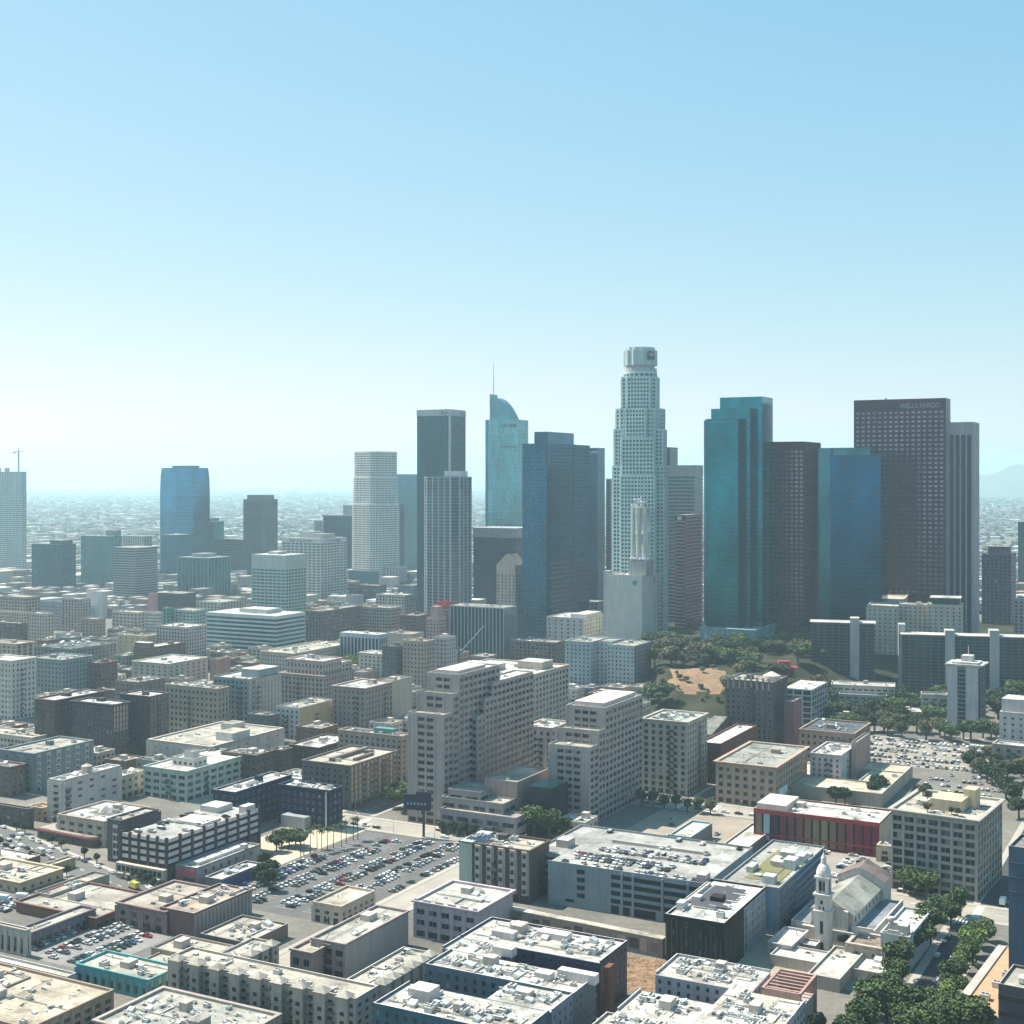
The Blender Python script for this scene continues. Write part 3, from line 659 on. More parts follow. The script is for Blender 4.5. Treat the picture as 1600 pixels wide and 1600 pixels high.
# telephone building with the four-legged mast
r = B('telephone_building', 'windowless pale beige block with teal globe emblems under a four-legged mast', (948, 1003, 1034), 899, 1048, (.58, .62, .56), Rw, 'N', ac=3, a=None)
a, bb, zz = r['_a'], r['_b'], r['_z']
f = MB(); f.box(-1.1, .25, -.25, 2.6, 0, zz + .1); f.obj('corner_strip', wallm((.56, .58, .54)), r)
f = MB(); f.box(-a - 4.5, -a - .02, 2, 14, 0, zz + 3); f.obj('side_stair', wallm((.4, .46, .48)), r)
gm = plain((.06, .3, .36), .5)
f = MB()
for k in range(9): 
    zc = -2.4 + k * .6; hw = math.sqrt(max(.1, 2.7 ** 2 - zc ** 2)); f.box(-a * .2 - hw, -a * .2 + hw, -.3, .02, zz - 8 + zc, zz - 8 + zc + .42)
f.obj('globe_emblem', gm, r)
f = MB()
for k in range(9):
    zc = -2.4 + k * .6; hw = math.sqrt(max(.1, 2.7 ** 2 - zc ** 2)); f.box(-.02, .3, bb * .62 - hw, bb * .62 + hw, zz - 7 + zc, zz - 7 + zc + .42)
f.obj('globe_emblem', gm, r)
f = MB()
for k in range(20): f.box(-.05, .2, bb * .78, bb * .98, 8 + k * 4, 9.6 + k * 4)
f.obj('slit_windows', DGL, r)
f = MB(); cx, cy = -a * .22, bb * .35; s_ = 9.2
f.box(cx - s_, cx + s_, cy - s_, cy + s_, zz - 1, zz + 14, 0)
for k in range(-2, 3): f.box(cx + k * 4 - .8, cx + k * 4 + .8, cy - s_ - .5, cy - s_ + .1, zz - 1, zz + 13); f.box(cx + s_ - .1, cx + s_ + .5, cy + k * 4 - .8, cy + k * 4 + .8, zz - 1, zz + 13)
f.obj('mast_base', wallm((.36, .42, .4)), r)
f = MB(); zb_ = zz + 14; zt_ = zz + 66
for sx in (-1, 0, 1):
    for sy in (-1, 1):
        if sx == 0: f.tube((cx, cy + sy * 5, zb_), (cx, cy + sy * 6, zt_), 1.5, 6, 0, 2.4)
        else: f.tube((cx + sx * 7, cy + sy * 6.5, zb_), (cx + sx * 6.4, cy + sy * 6, zt_), 1.6, 6, 0, 2.6)
for z_ in (zb_ + .4, zb_ + 26, zt_ - 6, zt_): f.box(cx - 7.5, cx + 7.5, cy - 7.5, cy + 7.5, z_, z_ + 1)
f.obj('mast_legs', wallm((.52, .6, .58)), r)
f = MB()
for i, (dx, dz) in enumerate(((-7, zb_ + 2), (-3, zb_ + 2), (3, zb_ + 2), (7, zb_ + 2), (-6, zt_ + 3), (-1, zt_ + 3), (4, zt_ + 3), (-3, zt_ + 9), (2, zt_ + 9))): f.cone(cx + dx, cy - 8, dz - 1, dz + 1, 1.8, 1.8, 10)
f.box(cx - 5, cx + 5, cy - 5, cy + 5, zt_ + 6, zt_ + 6.5); f.tube((cx, cy, zt_), (cx, cy, zt_ + 12), .5)
f.obj('dish_aerials', lt, r)
# teal stepped tower on the hill
YB = 1054
def stp(xs, yt, **k): return xs, yt, k
r = B('skyscraper', 'stepped teal mirror-glass tower with overlapping upright slabs over a diamond-pattern podium', (1103, 1153, 1165), 654, YB, (.06, .2, .24), Rg, 'C', bay=40, finw=.3, fh=4.1, glass=tg((.05, .29, .35), metal=.85, rough=.07), ac=0, b=12)
a0, zz0 = r['_a'], r['_z']; D0 = r.location.y; mpp = D0 / F; gt = tg((.05, .29, .35), metal=.85, rough=.07); gd = tg((.02, .1, .16), metal=.6)
def zpx(py, dd=0): return H - (py - HY) * (D0 + dd) / F
f = MB(); f.box(-a0 + 1, 8, 12.05, 24, 0, zpx(638, 14)); f.obj('middle_slab', gt, r)
f = MB(); f.box(-a0 + 6, 17, 24.05, 58, 0, zpx(621, 30)); f.obj('rear_slab', gt, r)
f = MB(); f.box(-a0 - 5, -a0 + .9, 8, 40, 0, zpx(656, 10)); f.obj('left_slab', tg((.2, .35, .42), metal=.6), r)
f = MB(); f.box(.36, 1.0, .2, 11.8, 6, zz0 - 1); f.box(8.02, 8.6, 12.3, 23.8, 6, zpx(638, 14) - 1); f.box(17.02, 17.5, 24.4, 34, 6, zpx(621, 30) - 9); f.box(17.02, 17.4, 50, 57.5, 6, zpx(700, 30)); f.obj('dark_reveals', gd, r)
f = MB()
for i in range(int(zz0 / 4.1)): f.box(-a0 + .9, 8.2, 11.9, 24.02, i * 4.1, i * 4.1 + .3); f.box(-a0 + 5.9, 17.2, 23.9, 58.1, i * 4.1 + .05, i * 4.1 + .33)
f.obj('floor_lines', wallm((.04, .15, .19)), r)
pod = (.2, .36, .38); zp = zpx(984)
f = MB(); f.box(-a0 - 4, 19, -6, 60, 0, zp, 0); f.box(-a0 - 5, 20, -7, 61, zp, zp + 1.4, 0); f.obj('podium', wallm(pod), r)
f = MB()
for k in range(6):
    xx = -a0 + 2 + k * 5.6; zc = zp - 8
    f.face([(xx, -6.15, zc - 2.6), (xx + 1.9, -6.15, zc), (xx, -6.15, zc + 2.6), (xx - 1.9, -6.15, zc)])
    f.box(xx - .35, xx + .35, -6.3, -6.05, zc + 2.5, zp)
for k in range(7):
    yy = 3 + k * 8; zc = zp - 8; f.face([(19.15, yy, zc - 2.6), (19.15, yy + 1.9, zc), (19.15, yy, zc + 2.6), (19.15, yy - 1.9, zc)])
f.obj('diamond_pattern', wallm((.5, .58, .56)), r)
r = B('skyscraper', 'brown granite tower with pale gridded windows between the two teal mirror towers', (1196, 1256, 1281), 690, 1044, (.13, .05, .065), Rg, 'X', bay=5, fh=4.4, slab=2.1, finw=1.9, top=9, glass=tg((.36, .35, .42), metal=.75), ac=1)
r = B('skyscraper', 'two-tone blue mirror tower with a pale left panel and streaked reflections', (1297, 1376, 1391), 711, 1048, (.05, .16, .24), Rg, 'C', bay=40, fh=4.1, glass=tg((.03, .16, .28), metal=.85, rough=.07), ac=0, b=26)
a0, zz0 = r['_a'], r['_z']; D0 = r.location.y
f = MB(); f.box(-a0 - 13, -a0 - .02, 4, 26, 0, zpx(699, 4)); f.box(-a0 + .1, -12, 8, 30, zz0, zpx(699, 10)); f.obj('rear_slab', tg((.15, .34, .4), metal=.8), r)
f = MB(); f.box(.36, 1.2, .5, 25.6, 0, zz0 - 1); f.obj('dark_side', tg((.01, .05, .12), metal=.6), r)
f = MB(); f.box(-a0 + .6, -1, -.55, -.32, zpx(885), zpx(880)); f.obj('dark_floor', gd, r)
# brown bank tower and its lower wing
r = B('skyscraper', 'huge brown granite tower of dark gridded windows with bank lettering at its top', (1336, 1476, 1498), 622, 1034, (.12, .05, .068), Rg, 'X', bay=5.9, fh=4.8, slab=2.6, finw=2.4, top=13, glass=tg((.36, .35, .42), metal=.75), ac=1, b=26)
a0, zz0 = r['_a'], r['_z']; text('WELLS FARGO', 7.2, r, (-a0 * .27, -.8, zz0 - 9.5), FRONT, plain((.3, .33, .34), .6), sx=.88)
f = MB(); f.box(.75, 1.15, -.2, 26.2, 0, zz0 + .3); f.obj('stone_side', wallm((.31, .3, .34)), r)
f = MB(); D0 = r.location.y; f.box(1.2, 27, 10, 48, 0, zpx(660, 10)); f.obj('lower_wing', wallm((.36, .37, .4)), r)
f = MB()
for k in range(4): f.box(3.5 + k * 5.8, 7.4 + k * 5.8, 9.6, 9.98, 0, zpx(680, 10))
f.obj('window_strips', tg((.01, .025, .045), metal=.4), r)
# right hand far cluster
r = B('high_rise', 'dull purple-brown apartment tower with a humped roof at the right edge', (1534, 1580, 1640), 866, 1010, (.15, .12, .15), Rg, 'G', bay=4.5, wf=.5, hf=.45, far=True, ph=((.2, .9, .1, .6, 9),), ac=1, b=40)
r = B('high_rise', 'dark navy tower sliver at the right edge above the purple-brown tower', (1591, 1640, 1680), 816, 930, (.05, .08, .14), Rg, 'V', bay=6, ac=0, b=30)
r = B('apartment_block', 'pinkish grey block with many small windows at the right edge behind the long balcony slab', (1584, 1640, 1680), 938, 1045, (.36, .3, .31), Rb, 'G', bay=5, far=True, ac=1, b=30)
# balcony slabs on the hill
GB = tg((.03, .07, .08), metal=.3)
def slabblock(name, label, xs, yt, yb, th, b, cores, wall=(.13, .16, .18)):
    r = B(name, label, xs, yt, yb, wall, Rw, 'X', th=th, b=b, bay=6.2, fh=2.95, slab=.45, finw=.5, top=1.2, glass=GB, ac=3)
    f = MB(); a = r['_a']; z = r['_z']
    for c0, c1, dh in cores: f.box(-a + c0, -a + c1, -2.2, b * .7, 0, z + dh, 0)
    f.obj('service_tower', wallm((.4, .42, .42)), r)
    f = MB(); f.box(-a - 1.5, 1.5, -1.8, b + 1.5, z + .2, z + .8); f.obj('roof_overhang', roofm(Rw), r)
    return r
slabblock('apartment_slab', 'detached balcony apartment slab with one pale lift tower near its middle', (1268, 1366, 1383), 975, 1078, 14, 18, ((34, 42, 5), (76, 82, .5)))
slabblock('apartment_slab', 'long teal-grey balcony apartment slab with two pale lift towers at right', (1410, 1640, 1650), 998, 1092, 14, 18, ((36, 44, 5), (73, 81, 6)), (.1, .16, .17))
r = B('white_tower', 'slim white apartment tower with saw-tooth side and a wide overhanging roof plate', (1480, 1528, 1551), 1042, 1145, (.46, .5, .52), Rw, 'N', th=30, ac=0, b=22)
a, bb, zz = r['_a'], r['_b'], r['_z']
f = MB(); f.box(-a - 1.5, 3.5, -1.5, bb + 2, zz + .02, zz + 1.2, 0); f.box(-a * .85, 0, 1, bb * .8, zz + 1.2, zz + 2.6, 0); f.obj('roof_plate', roofm(Rw), r)
f = MB(); f.box(-a * .6, -a * .25, bb * .3, bb * .7, zz + 2.6, zz + 7); f.tube((-a * .4, bb * .5, zz + 7), (-a * .4, bb * .5, zz + 14), .25); f.obj('penthouse', wallm(white), r)
f = MB(); f.box(-a * .66, -a * .4, -.25, .1, 5, zz - 1); f.obj('window_strip', DGL, r)
f = MB()
for k in range(int(zz / 3.2)): f.box(-a * .66, -a * .4, -.4, -.2, 5 + k * 3.2, 5.7 + k * 3.2)
f.obj('floor_bands', wallm((.25, .3, .33)), r)
f = MB()
for k in range(int(zz / 3.2) - 1): f.box(.02, 1.6, 1.5 if k % 2 else 0, bb, 3 + k * 3.2, 5.6 + k * 3.2)
f.obj('saw_tooth_balconies', plain((.05, .055, .08), .7), r)
r = B('apartment_block', 'cream apartment block with stepped wings behind the two balcony slabs', (1355, 1403, 1418), 948, 1062, (.5, .48, .4), Rc, 'G', th=20, bay=4.5, far=True, ac=1, wf=.3, hf=.35)
a, bb, zz = r['_a'], r['_b'], r['_z']
mass(r, 26, 8, 25.9, 20, 0, zz + 2, (.5, .47, .38), Rc, 'G', far=True, wf=.35, hf=.4, bay=4)
mass(r, 58, 4, 31.9, 26, 0, zz + 3, (.5, .48, .4), Rc, 'G', far=True, wf=.3, hf=.35, bay=5, ac=0)
f = MB(); f.box(30, 55, 6, 28, zz + 3.2, zz + 8.5, 0); f.obj('penthouse', DGL, r)
f = MB(); f.box(28.5, 56.5, 4.6, 29.5, zz + 8.6, zz + 9.4); f.obj('penthouse_roof', roofm(Rw), r)
r = B('terrace_house_row', 'low stepped terraces with long white roofs below the single balcony slab', (1299, 1398, 1415), 1073, 1118, (.36, .37, .34), Rw, 'G', th=16, bay=5, fh=3, wf=.7, hf=.5, ac=3, b=22, wins='F')
a, bb, zz = r['_a'], r['_b'], r['_z']
mass(r, -6, -9, a * .75, 8.9, 0, zz - 6, (.3, .33, .3), Rw, 'G', bay=5, fh=3, wf=.7, hf=.5, ac=0, wins='F')
r = B('low_building', 'low grey wing with dark square windows left of the slim white tower', (1440, 1480, 1490), 1086, 1122, (.36, .38, .37), Rg, 'G', th=16, b=14, bay=7, fh=4, wf=.6, wins='F', ac=1)
# round-cornered white block and small neighbours before the faceted tower
r = B('low_building', 'white block with a rounded corner at the foot of the faceted blue tower', (854, 912, 943), 966, 1038, (.56, .56, .52), Rw, 'G', bay=7, wf=.2, hf=.5, far=True, ac=3, ph=((.6, 1, .1, .9, 4),))
r = B('low_building', 'small light blue block right behind the white rounded-corner block', (904, 934, 944), 940, 1005, (.36, .44, .47), Rw, 'G', far=True, ac=1)
r = B('low_building', 'flat dark-roofed block left of the pale blue hotel wings', (798, 868, 884), 1004, 1052, taupe, Rg, 'G', far=True, ac=5)
r = B('hotel', 'pale blue H-shaped hotel with rows of small windows before the telephone building', (884, 922, 936), 1003, 1084, (.34, .44, .48), Rb, 'G', bay=3.8, fh=3.6, wf=.35, hf=.5, ac=3, b=40)
a, bb, zz = r['_a'], r['_b'], r['_z']
mass(r, 16, 12, 15.9, 26, 0, zz, (.34, .44, .48), Rb, 'G', bay=3.8, fh=3.6, wf=.35, ac=0, wmax=30)
mass(r, 42, 0, 25.9, 40, 0, zz - 1, (.36, .45, .48), Rb, 'G', bay=3.8, fh=3.6, wf=.35, wallR=(.27, .24, .22), ac=4, wmax=60)
r = B('gabled_tower', 'sand and pink tower with a steep grey gabled top left of the faceted tower', (776, 805, 822), 896, 1012, (.5, .42, .36), Rg, 'G', bay=4.5, far=True, ac=0, wf=.35)
a, bb, zz = r['_a'], r['_b'], r['_z']
f = MB(); q = .3
f.face([(-a, -q, zz), (0, -q, zz), (0, -q, zz + 9), (-a / 2, -q, zz + 21), (-a, -q, zz + 9)]); f.face([(-a, bb, zz), (-a, bb, zz + 9), (-a / 2, bb, zz + 21), (0, bb, zz + 9), (0, bb, zz)])
f.face([(0, -q, zz), (0, bb, zz), (0, bb, zz + 9), (0, -q, zz + 9)]); f.face([(-a, bb, zz), (-a, -q, zz), (-a, -q, zz + 9), (-a, bb, zz + 9)]); f.obj('gable', wallm((.5, .44, .36)), r)
f = MB(); f.face([(.5, -.8, zz + 9), (.5, bb, zz + 9), (-a / 2, bb, zz + 21.3), (-a / 2, -.8, zz + 21.3)]); f.face([(-a - .5, bb, zz + 9), (-a - .5, -.8, zz + 9), (-a / 2, -.8, zz + 21.3), (-a / 2, bb, zz + 21.3)]); f.obj('gable_roof', roofm(Rg), r)
r = B('office_block', 'dark blue block striped with white uprights beside the long steel boom', (704, 787, 798), 950, 1044, (.4, .47, .5), Rg, 'V', bay=4.2, finw=.9, glass=tg((.03, .1, .15), metal=.4), ac=5, b=26)
# ------------------------------------------------------------------ middle distance, far rows first
B('old_block', 'dark red-brown block cut by the left edge below the unfinished high-rise', (-22, 30, 43), 974, 1022, (.17, .1, .1), Rb, bay=5)
B('old_block', 'pink-tan block with a plain right wall near the left edge, before the notched blue block', (0, 40, 63), 933, 992, (.46, .35, .31), Rb, bay=5)
B('old_block', 'low cream block with one row of dark windows at the left edge', (-12, 37, 46), 957, 1006, (.5, .4, .33), Rb, bay=4)
B('old_block', 'cream block with a plain wall and tall windows, left of the pale blue one', (45, 70, 84), 959, 1010, (.52, .46, .38), Rc, bay=4)
B('old_block', 'pale blue-grey block with one long window row below the notched blue block', (62, 98, 107), 940, 986, (.42, .46, .48), Rb, bay=4)
B('old_block', 'pinkish cream block left of the small white cube', (97, 125, 142), 936, 988, (.5, .42, .37), Rb, bay=5)
B('old_block', 'small white cube-like block below the teal ribbed high-rise', (135, 160, 168), 925, 966, (.55, .56, .54), Rw, 'N')
B('old_block', 'small brownish pink block between the pinkish cream block and the beige one', (128, 150, 165), 967, 1014, (.4, .3, .26), Rb, bay=5)
B('old_block', 'plain beige block in front of the drab two-tone tower', (175, 215, 232), 957, 1002, (.45, .42, .37), Rc, bay=6)
B('old_block', 'small white block with two rows of square windows right of the plain beige block', (229, 246, 254), 957, 1004, (.56, .55, .52), Rw, bay=3.5)
B('old_block', 'narrow salmon pink wall at the foot of the drab two-tone tower', (231, 241, 247), 927, 968, (.5, .25, .26), Rb, 'N', ac=0)
B('old_block', 'pale teal and white block left of the striped office block', (268, 302, 326), 954, 1012, (.38, .52, .47), Rb, bay=5)
B('old_block', 'small emerald green block with a flat roof left of the pale teal one', (254, 266, 272), 950, 1012, (.1, .32, .26), Rg, bay=5)
B('old_block', 'long white and beige roofed block below the dark teal framed block', (307, 345, 378), 941, 978, (.5, .48, .42), Rb, bay=6)
B('old_block', 'cream corner block just right of the long white and beige one', (345, 372, 386), 934, 972, (.52, .48, .38), Rc, bay=6)
B('low_building', 'dark teal low block at the foot of the plain dark blue slab', (544, 585, 592), 893, 926, (.05, .16, .19), Rg, 'N')
B('low_building', 'white low roofs in a cluster right of the dark teal low block', (590, 622, 636), 886, 918, (.5, .52, .5), Rw, bay=6)
B('low_building', 'dark brown flat block below the white rounded tower', (545, 590, 604), 915, 952, (.1, .1, .11), Rg, bay=8)
B('low_building', 'lavender grey plain cube below the dark brown flat block', (541, 560, 568), 930, 962, (.38, .36, .42), Rb, 'N')
B('low_building', 'white low block with roof domes left of the ribbed grey tower', (587, 632, 648), 930, 964, (.5, .47, .43), Rw, bay=5, ac=6)
B('low_building', 'blue-grey low block touching the foot of the tall black tower', (622, 646, 656), 915, 958, (.22, .3, .36), Rb, bay=5)
B('grand_block', 'long brown stone block with upright window bays and a dark shaded left end', (478, 502, 566), 955, 1016, (.25, .22, .2), Rb, bay=4, wf=.4, hf=.75, cor=1.2, ac=10)
B('office_block', 'beige grid-windowed block right of the long brown stone block', (565, 609, 627), 950, 1004, (.42, .39, .33), Rb, bay=3.6, wf=.6, cor=1, ac=8)
B('old_block', 'red-brown block with pale trim below the red rooftop frames', (625, 652, 673), 962, 1012, (.24, .14, .12), Rb, bay=4, cor=1, ac=5)
r = B('construction_block', 'block under red rooftop steel frames at the foot of the ribbed grey tower', (672, 702, 734), 952, 1000, (.35, .2, .2), (.4, .12, .12), bay=6, ac=2)
f = MB()
for k in range(7):
    f.box(-r['_a'] * .9 + k * 3.4, -r['_a'] * .9 + k * 3.4 + .7, 1, 26, r['_z'], r['_z'] + 4 + (k % 3) * 2)
f.obj('steel_frame', plain((.45, .05, .06), .6), r)
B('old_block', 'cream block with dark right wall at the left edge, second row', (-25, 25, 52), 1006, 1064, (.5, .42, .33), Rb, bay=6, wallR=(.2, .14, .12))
B('roof_garden_block', 'dark block with a jumble of plants and sheds over its roof', (52, 112, 182), 1014, 1054, (.25, .27, .26), (.2, .22, .18), bay=5, ac=26, big=1.3)
B('old_block', 'butter yellow block with plain walls and few small windows', (184, 229, 239), 994, 1050, (.52, .44, .28), Rc, bay=8, wf=.2, hf=.25, ac=3)
B('brick_block', 'brown brick block with a taller left corner before the butter yellow block', (209, 233, 290), 1012, 1062, (.2, .13, .12), Rw, bay=4, hf=.5, ph=((.05, .95, 0, .15, 5),), ac=3)
B('office_block', 'pinkish white block whose right side is striped by white uprights', (244, 291, 323), 980, 1048, (.5, .48, .46), Rw, bay=4, wf=.45, ac=3)
B('old_block', 'teal-grey windowed block with a green cluttered roof at left', (47, 97, 144), 1031, 1098, (.22, .32, .33), Rg, bay=4, wf=.45, cor=.8, ac=10)
B('brick_block', 'red brick block with tall windows right of the teal-grey block', (137, 158, 183), 1036, 1092, (.24, .13, .12), Rw, bay=4, ac=3)
B('apartment_block', 'tall white slab with a windowed left face and spotted right wall at the left edge', (-30, 18, 55), 1032, 1126, (.58, .6, .55), Rw, bay=4, wf=.4, hf=.45, ac=2, wallR=(.5, .53, .48))
B('low_building', 'cluttered beige low roof between the dark brick block and the pale green block', (181, 217, 258), 1066, 1106, (.28, .22, .18), Rb, bay=5, ac=10)
B('old_block', 'pale green-cream block with arched openings and a white roof', (208, 263, 323), 1037, 1082, (.48, .5, .42), Rw, bay=7, wf=.3, hf=.5, ac=4)
B('old_block', 'salmon stucco corner block below the striped office block', (328, 338, 360), 1030, 1078, (.46, .26, .22), Rb, 'N', ac=2)
B('grand_block', 'long cream block with small square windows and a plant-strewn roof', (408, 459, 546), 1021, 1062, (.5, .48, .41), Rc, bay=3.4, wf=.4, hf=.4, ac=24, cor=.8)
B('columned_block', 'blue-white block fronted by tall dark slots between columns', (532, 592, 605), 992, 1052, (.42, .5, .58), Rw, 'V', bay=4, finw=1.5, top=4, glass=DGL, ac=3)
B('old_block', 'white terraced block with a planted deck before the columned block', (562, 601, 618), 1022, 1066, (.56, .55, .5), Rw, bay=5, ac=5, wf=.4)
B('theatre', 'plain cream theatre with a rounded blank wall left of the pink tower', (598, 642, 662), 991, 1036, (.5, .46, .38), Rb, 'N', ac=4)
B('old_block', 'dark grey recessed block left of the tan tower block', (598, 619, 633), 1010, 1080, (.15, .16, .17), Rb, bay=4)
B('grand_block', 'tan tower block with window columns in front of the pink pinnacle', (630, 663, 678), 1002, 1082, (.42, .36, .29), Rb, bay=4, wf=.4, cor=.6)
B('grand_block', 'pale grey block with a plain white right wall beside the tan tower block', (676, 698, 712), 996, 1072, (.5, .49, .48), Rb, bay=4, wf=.4, wallR=(.6, .6, .58))
r = B('pinnacle_tower', 'pink stone pinnacle with a boxed top rising over the tan tower block', (666, 686, 697), 966, 1044, (.46, .33, .32), Rb, bay=4, wf=.35, ac=0, ph=((.25, .8, .2, .8, 12),))
B('brick_block', 'dark brick hotel with a white roof and bracketed cornice, left one of two', (55, 85, 162), 1094, 1182, (.13, .09, .085), Rw, bay=3.6, wf=.5, hf=.6, cor=1.6, rel=.25, ac=3, fc=(.2, .2, .2))
r = B('brick_block', 'dark brick hotel with arched attic windows and a pale painted right wall', (114, 176, 201), 1101, 1192, (.075, .075, .09), Rw, bay=3.2, wf=.6, hf=.65, cor=1.6, rel=.3, ac=3, wallR=(.2, .12, .11), fc=(.3, .32, .34))
f = MB(); f.box(0, .12, 1, r['_b'] - 1, r['_z'] * .52, r['_z'] - 2); f.obj('pale_wall_patch', wallm((.4, .32, .27)), r)  # paler sheet over the upper part of the right wall
B('brick_block', 'purple-brown brick block with a pale painted right wall, right one of the brick row', (188, 234, 263), 1088, 1184, (.1, .085, .1), Rw, bay=4, wf=.4, hf=.45, ac=3, wallR=(.3, .22, .18))  # right wall simply paler than the front
B('office_block', 'beige eight-storey block with scattered dark windows left of the cream blank-sided block', (259, 340, 357), 1076, 1162, (.34, .32, .26), Rb, bay=4, wf=.5, hf=.5, ac=14, cor=.6, wallR=(.2, .26, .26))
B('office_block', 'teal-fronted block with a tall blank cream side wall', (334, 388, 440), 1061, 1150, (.24, .32, .33), Rw, bay=4, wf=.5, hf=.6, ac=3, wallR=(.5, .46, .38), skipw=lambda f, i, j, k, n: f == 'R' and i != 1, ph=((.5, 1, .3, .9, 6),))
r = B('grand_block', 'lavender-beige block with an arcaded setback storey over its cornice', (439, 505, 553), 1056, 1126, (.4, .36, .34), Rc, bay=3.6, wf=.5, hf=.65, cor=1.4, rel=.4, ac=2)
a, bb, zz = r['_a'], r['_b'], r['_z']; mass(r, -2.5, 3, a - 6, bb * .6, zz - 1, zz + 11, (.44, .38, .36), Rw, 'G', bay=3.6, wf=.4, hf=.6, fh=6, cor=.9, ac=4)
mass(r, -2.5, 3.2 + bb * .6, a - 6, bb * .35, zz - 1, zz + 7, (.48, .42, .36), Rw, 'G', bay=5, ac=3)
r = B('grand_block', 'mauve stone block with a deep cornice and balconied right front', (521, 570, 613), 1075, 1148, (.33, .29, .27), Rw, bay=4, wf=.35, hf=.55, cor=1.6, rel=.3, ac=4)
B('old_block', 'tall blank cream party-wall block behind the mauve stone block', (588, 613, 644), 1064, 1136, (.48, .44, .36), Rb, 'N', ac=3)
B('office_block', 'white corner block with dark openings and a long yellow-lit side wall', (432, 467, 522), 1106, 1156, (.55, .58, .55), Rb, bay=4.4, wf=.4, hf=.5, wallR=(.56, .46, .27), wins='F', ac=4)  # right wall: yellow cream, with warm bounced light painted into the colour
B('low_building', 'small dark grey block at the foot of the teal-fronted block', (388, 420, 436), 1118, 1162, (.17, .19, .19), Rb, bay=5)
B('warehouse', 'wide cream low block with a ridged roof before the beige eight-storey block', (234, 330, 440), 1166, 1216, (.5, .49, .45), (.56, .53, .44), bay=10, wf=.12, hf=.2, fh=5, ac=8, ph=((.72, .98, .3, .55, 5, white), (.3, .5, .72, .9, 4, white)))
B('brick_block', 'dark brown block with a pipe-filled roof behind the mint block', (346, 400, 428), 1180, 1230, (.15, .12, .1), Rb, bay=4, ac=22, rel=.2)
B('brick_block', 'narrow brown block with white balconies on its corner', (424, 441, 456), 1172, 1218, (.19, .15, .13), Rb, bay=3.6, fc=(.55, .55, .52), ac=4)
B('brick_block', 'dark brown low block with a wide white roof above the tan hotel', (452, 498, 554), 1168, 1212, (.13, .11, .095), Rw, bay=3.8, cor=.9, wf=.5, ac=6)
r = B('hotel', 'mint green grid-windowed corner building with a white roof', (225, 291, 396), 1205, 1254, (.42, .54, .48), (.8, .78, .7), bay=7.2, fh=3.9, wf=.72, hf=.55, fc=(.4, .52, .47), cor=.5, ac=3, rel=.3)
a, bb, zz = r['_a'], r['_b'], r['_z']; mass(r, -a * .2, bb * .22, a * .5, bb * .2, zz - 1, zz + 4, white, Rw, 'G', bay=4, ac=2); mass(r, -a * .3, bb * .27, a * .2, bb * .1, zz + 3, zz + 7.5, white, Rb, 'N', ac=1)
r = B('loft_building', 'white loft block with balcony slots on its left end and a big roof tank', (78, 97, 187), 1219, 1287, (.56, .56, .53), Rw, bay=9, wf=.35, hf=.4, ac=5, skipw=lambda f, i, j, k, n: f == 'R' and (i * 7 + j * 3) % 4 == 0)
a, bb, zz = r['_a'], r['_b'], r['_z']; f = MB(); f.cone(-a * .4, bb * .5, zz - .5, zz + 3.5, 3, 3, 14); f.cone(-a * .4, bb * .5, zz + 3.5, zz + 4.6, 3, .4, 14); f.obj('roof_tank', wallm((.45, .42, .36)), r)
f = MB()
for k in range(5): f.box(-.1, 1.5, bb * .04, bb * .13, 3 + k * 3.6, 3.3 + k * 3.6); f.box(1.4, 1.5, bb * .04, bb * .13, 3.3 + k * 3.6, 4.3 + k * 3.6); f.box(-a * .8, -a * .2, -1.4, .1, 3 + k * 3.6, 3.3 + k * 3.6)
f.obj('balcony', plain((.12, .12, .13), .6), r)
B('old_block', 'cream two-storey block with framed windows squeezed right of the white loft block', (168, 188, 227), 1213, 1250, (.5, .46, .36), Rw, bay=5, wf=.4, hf=.5, ac=3)
B('office_block', 'teal-grey low office with one punched window row and blank end wall at left', (2, 53, 143), 1177, 1240, (.2, .27, .28), Rb, bay=8, wf=.3, hf=.3, ac=4, wallR=(.42, .46, .42))
B('office_block', 'cream-roofed low block with white bands and dark windows at the left edge', (-42, 50, 80), 1152, 1186, (.5, .5, .44), (.66, .6, .46), bay=3.4, wf=.7, hf=.45, ac=4)
B('old_block', 'brown low block cut by the left edge above the dark corner shop', (-32, 16, 38), 1198, 1246, (.2, .15, .14), Rg, bay=6, ac=3)
B('shop_building', 'dark brown corner shop at the left edge beside the street', (-34, 44, 52), 1264, 1296, (.13, .1, .095), Rg, bay=6, wf=.6, ac=3)
B('shop_building', 'tan low shop with an orange-lit roof left of the white loft block', (46, 66, 84), 1262, 1284, (.45, .35, .24), (.55, .45, .32), bay=4, ac=2)  # roof simply coloured a yellowish tan
r = B('hotel', 'big tan corner hotel with a shaded brick front and sunken roof', (473, 547, 620), 1196, 1266, (.17, .165, .15), Rc, bay=4.2, wf=.55, hf=.62, rel=.3, cor=.7, ac=3, wallR=(.44, .38, .29), skipw=lambda f, i, j, k, n: f == 'R' and (i < k * .22 or (i % 3 == 1)))  # front wall is dark brick, right wall tan
a, bb, zz = r['_a'], r['_b'], r['_z']; f = MB(); f.box(-a * .6, -a * .52, bb * .15, bb * .9, zz - 1, zz + 1.2); f.box(-a * .25, -a * .2, bb * .3, bb * .7, zz - 1, zz + .8); f.obj('roof_wall', wallm(taupe), r)
r = B('old_block', 'long tan block with paired windows and green roof sheds behind the tan hotel', (530, 628, 641), 1150, 1222, (.38, .33, .28), Rb, bay=4, wf=.45, hf=.5, ac=10, cor=.5)
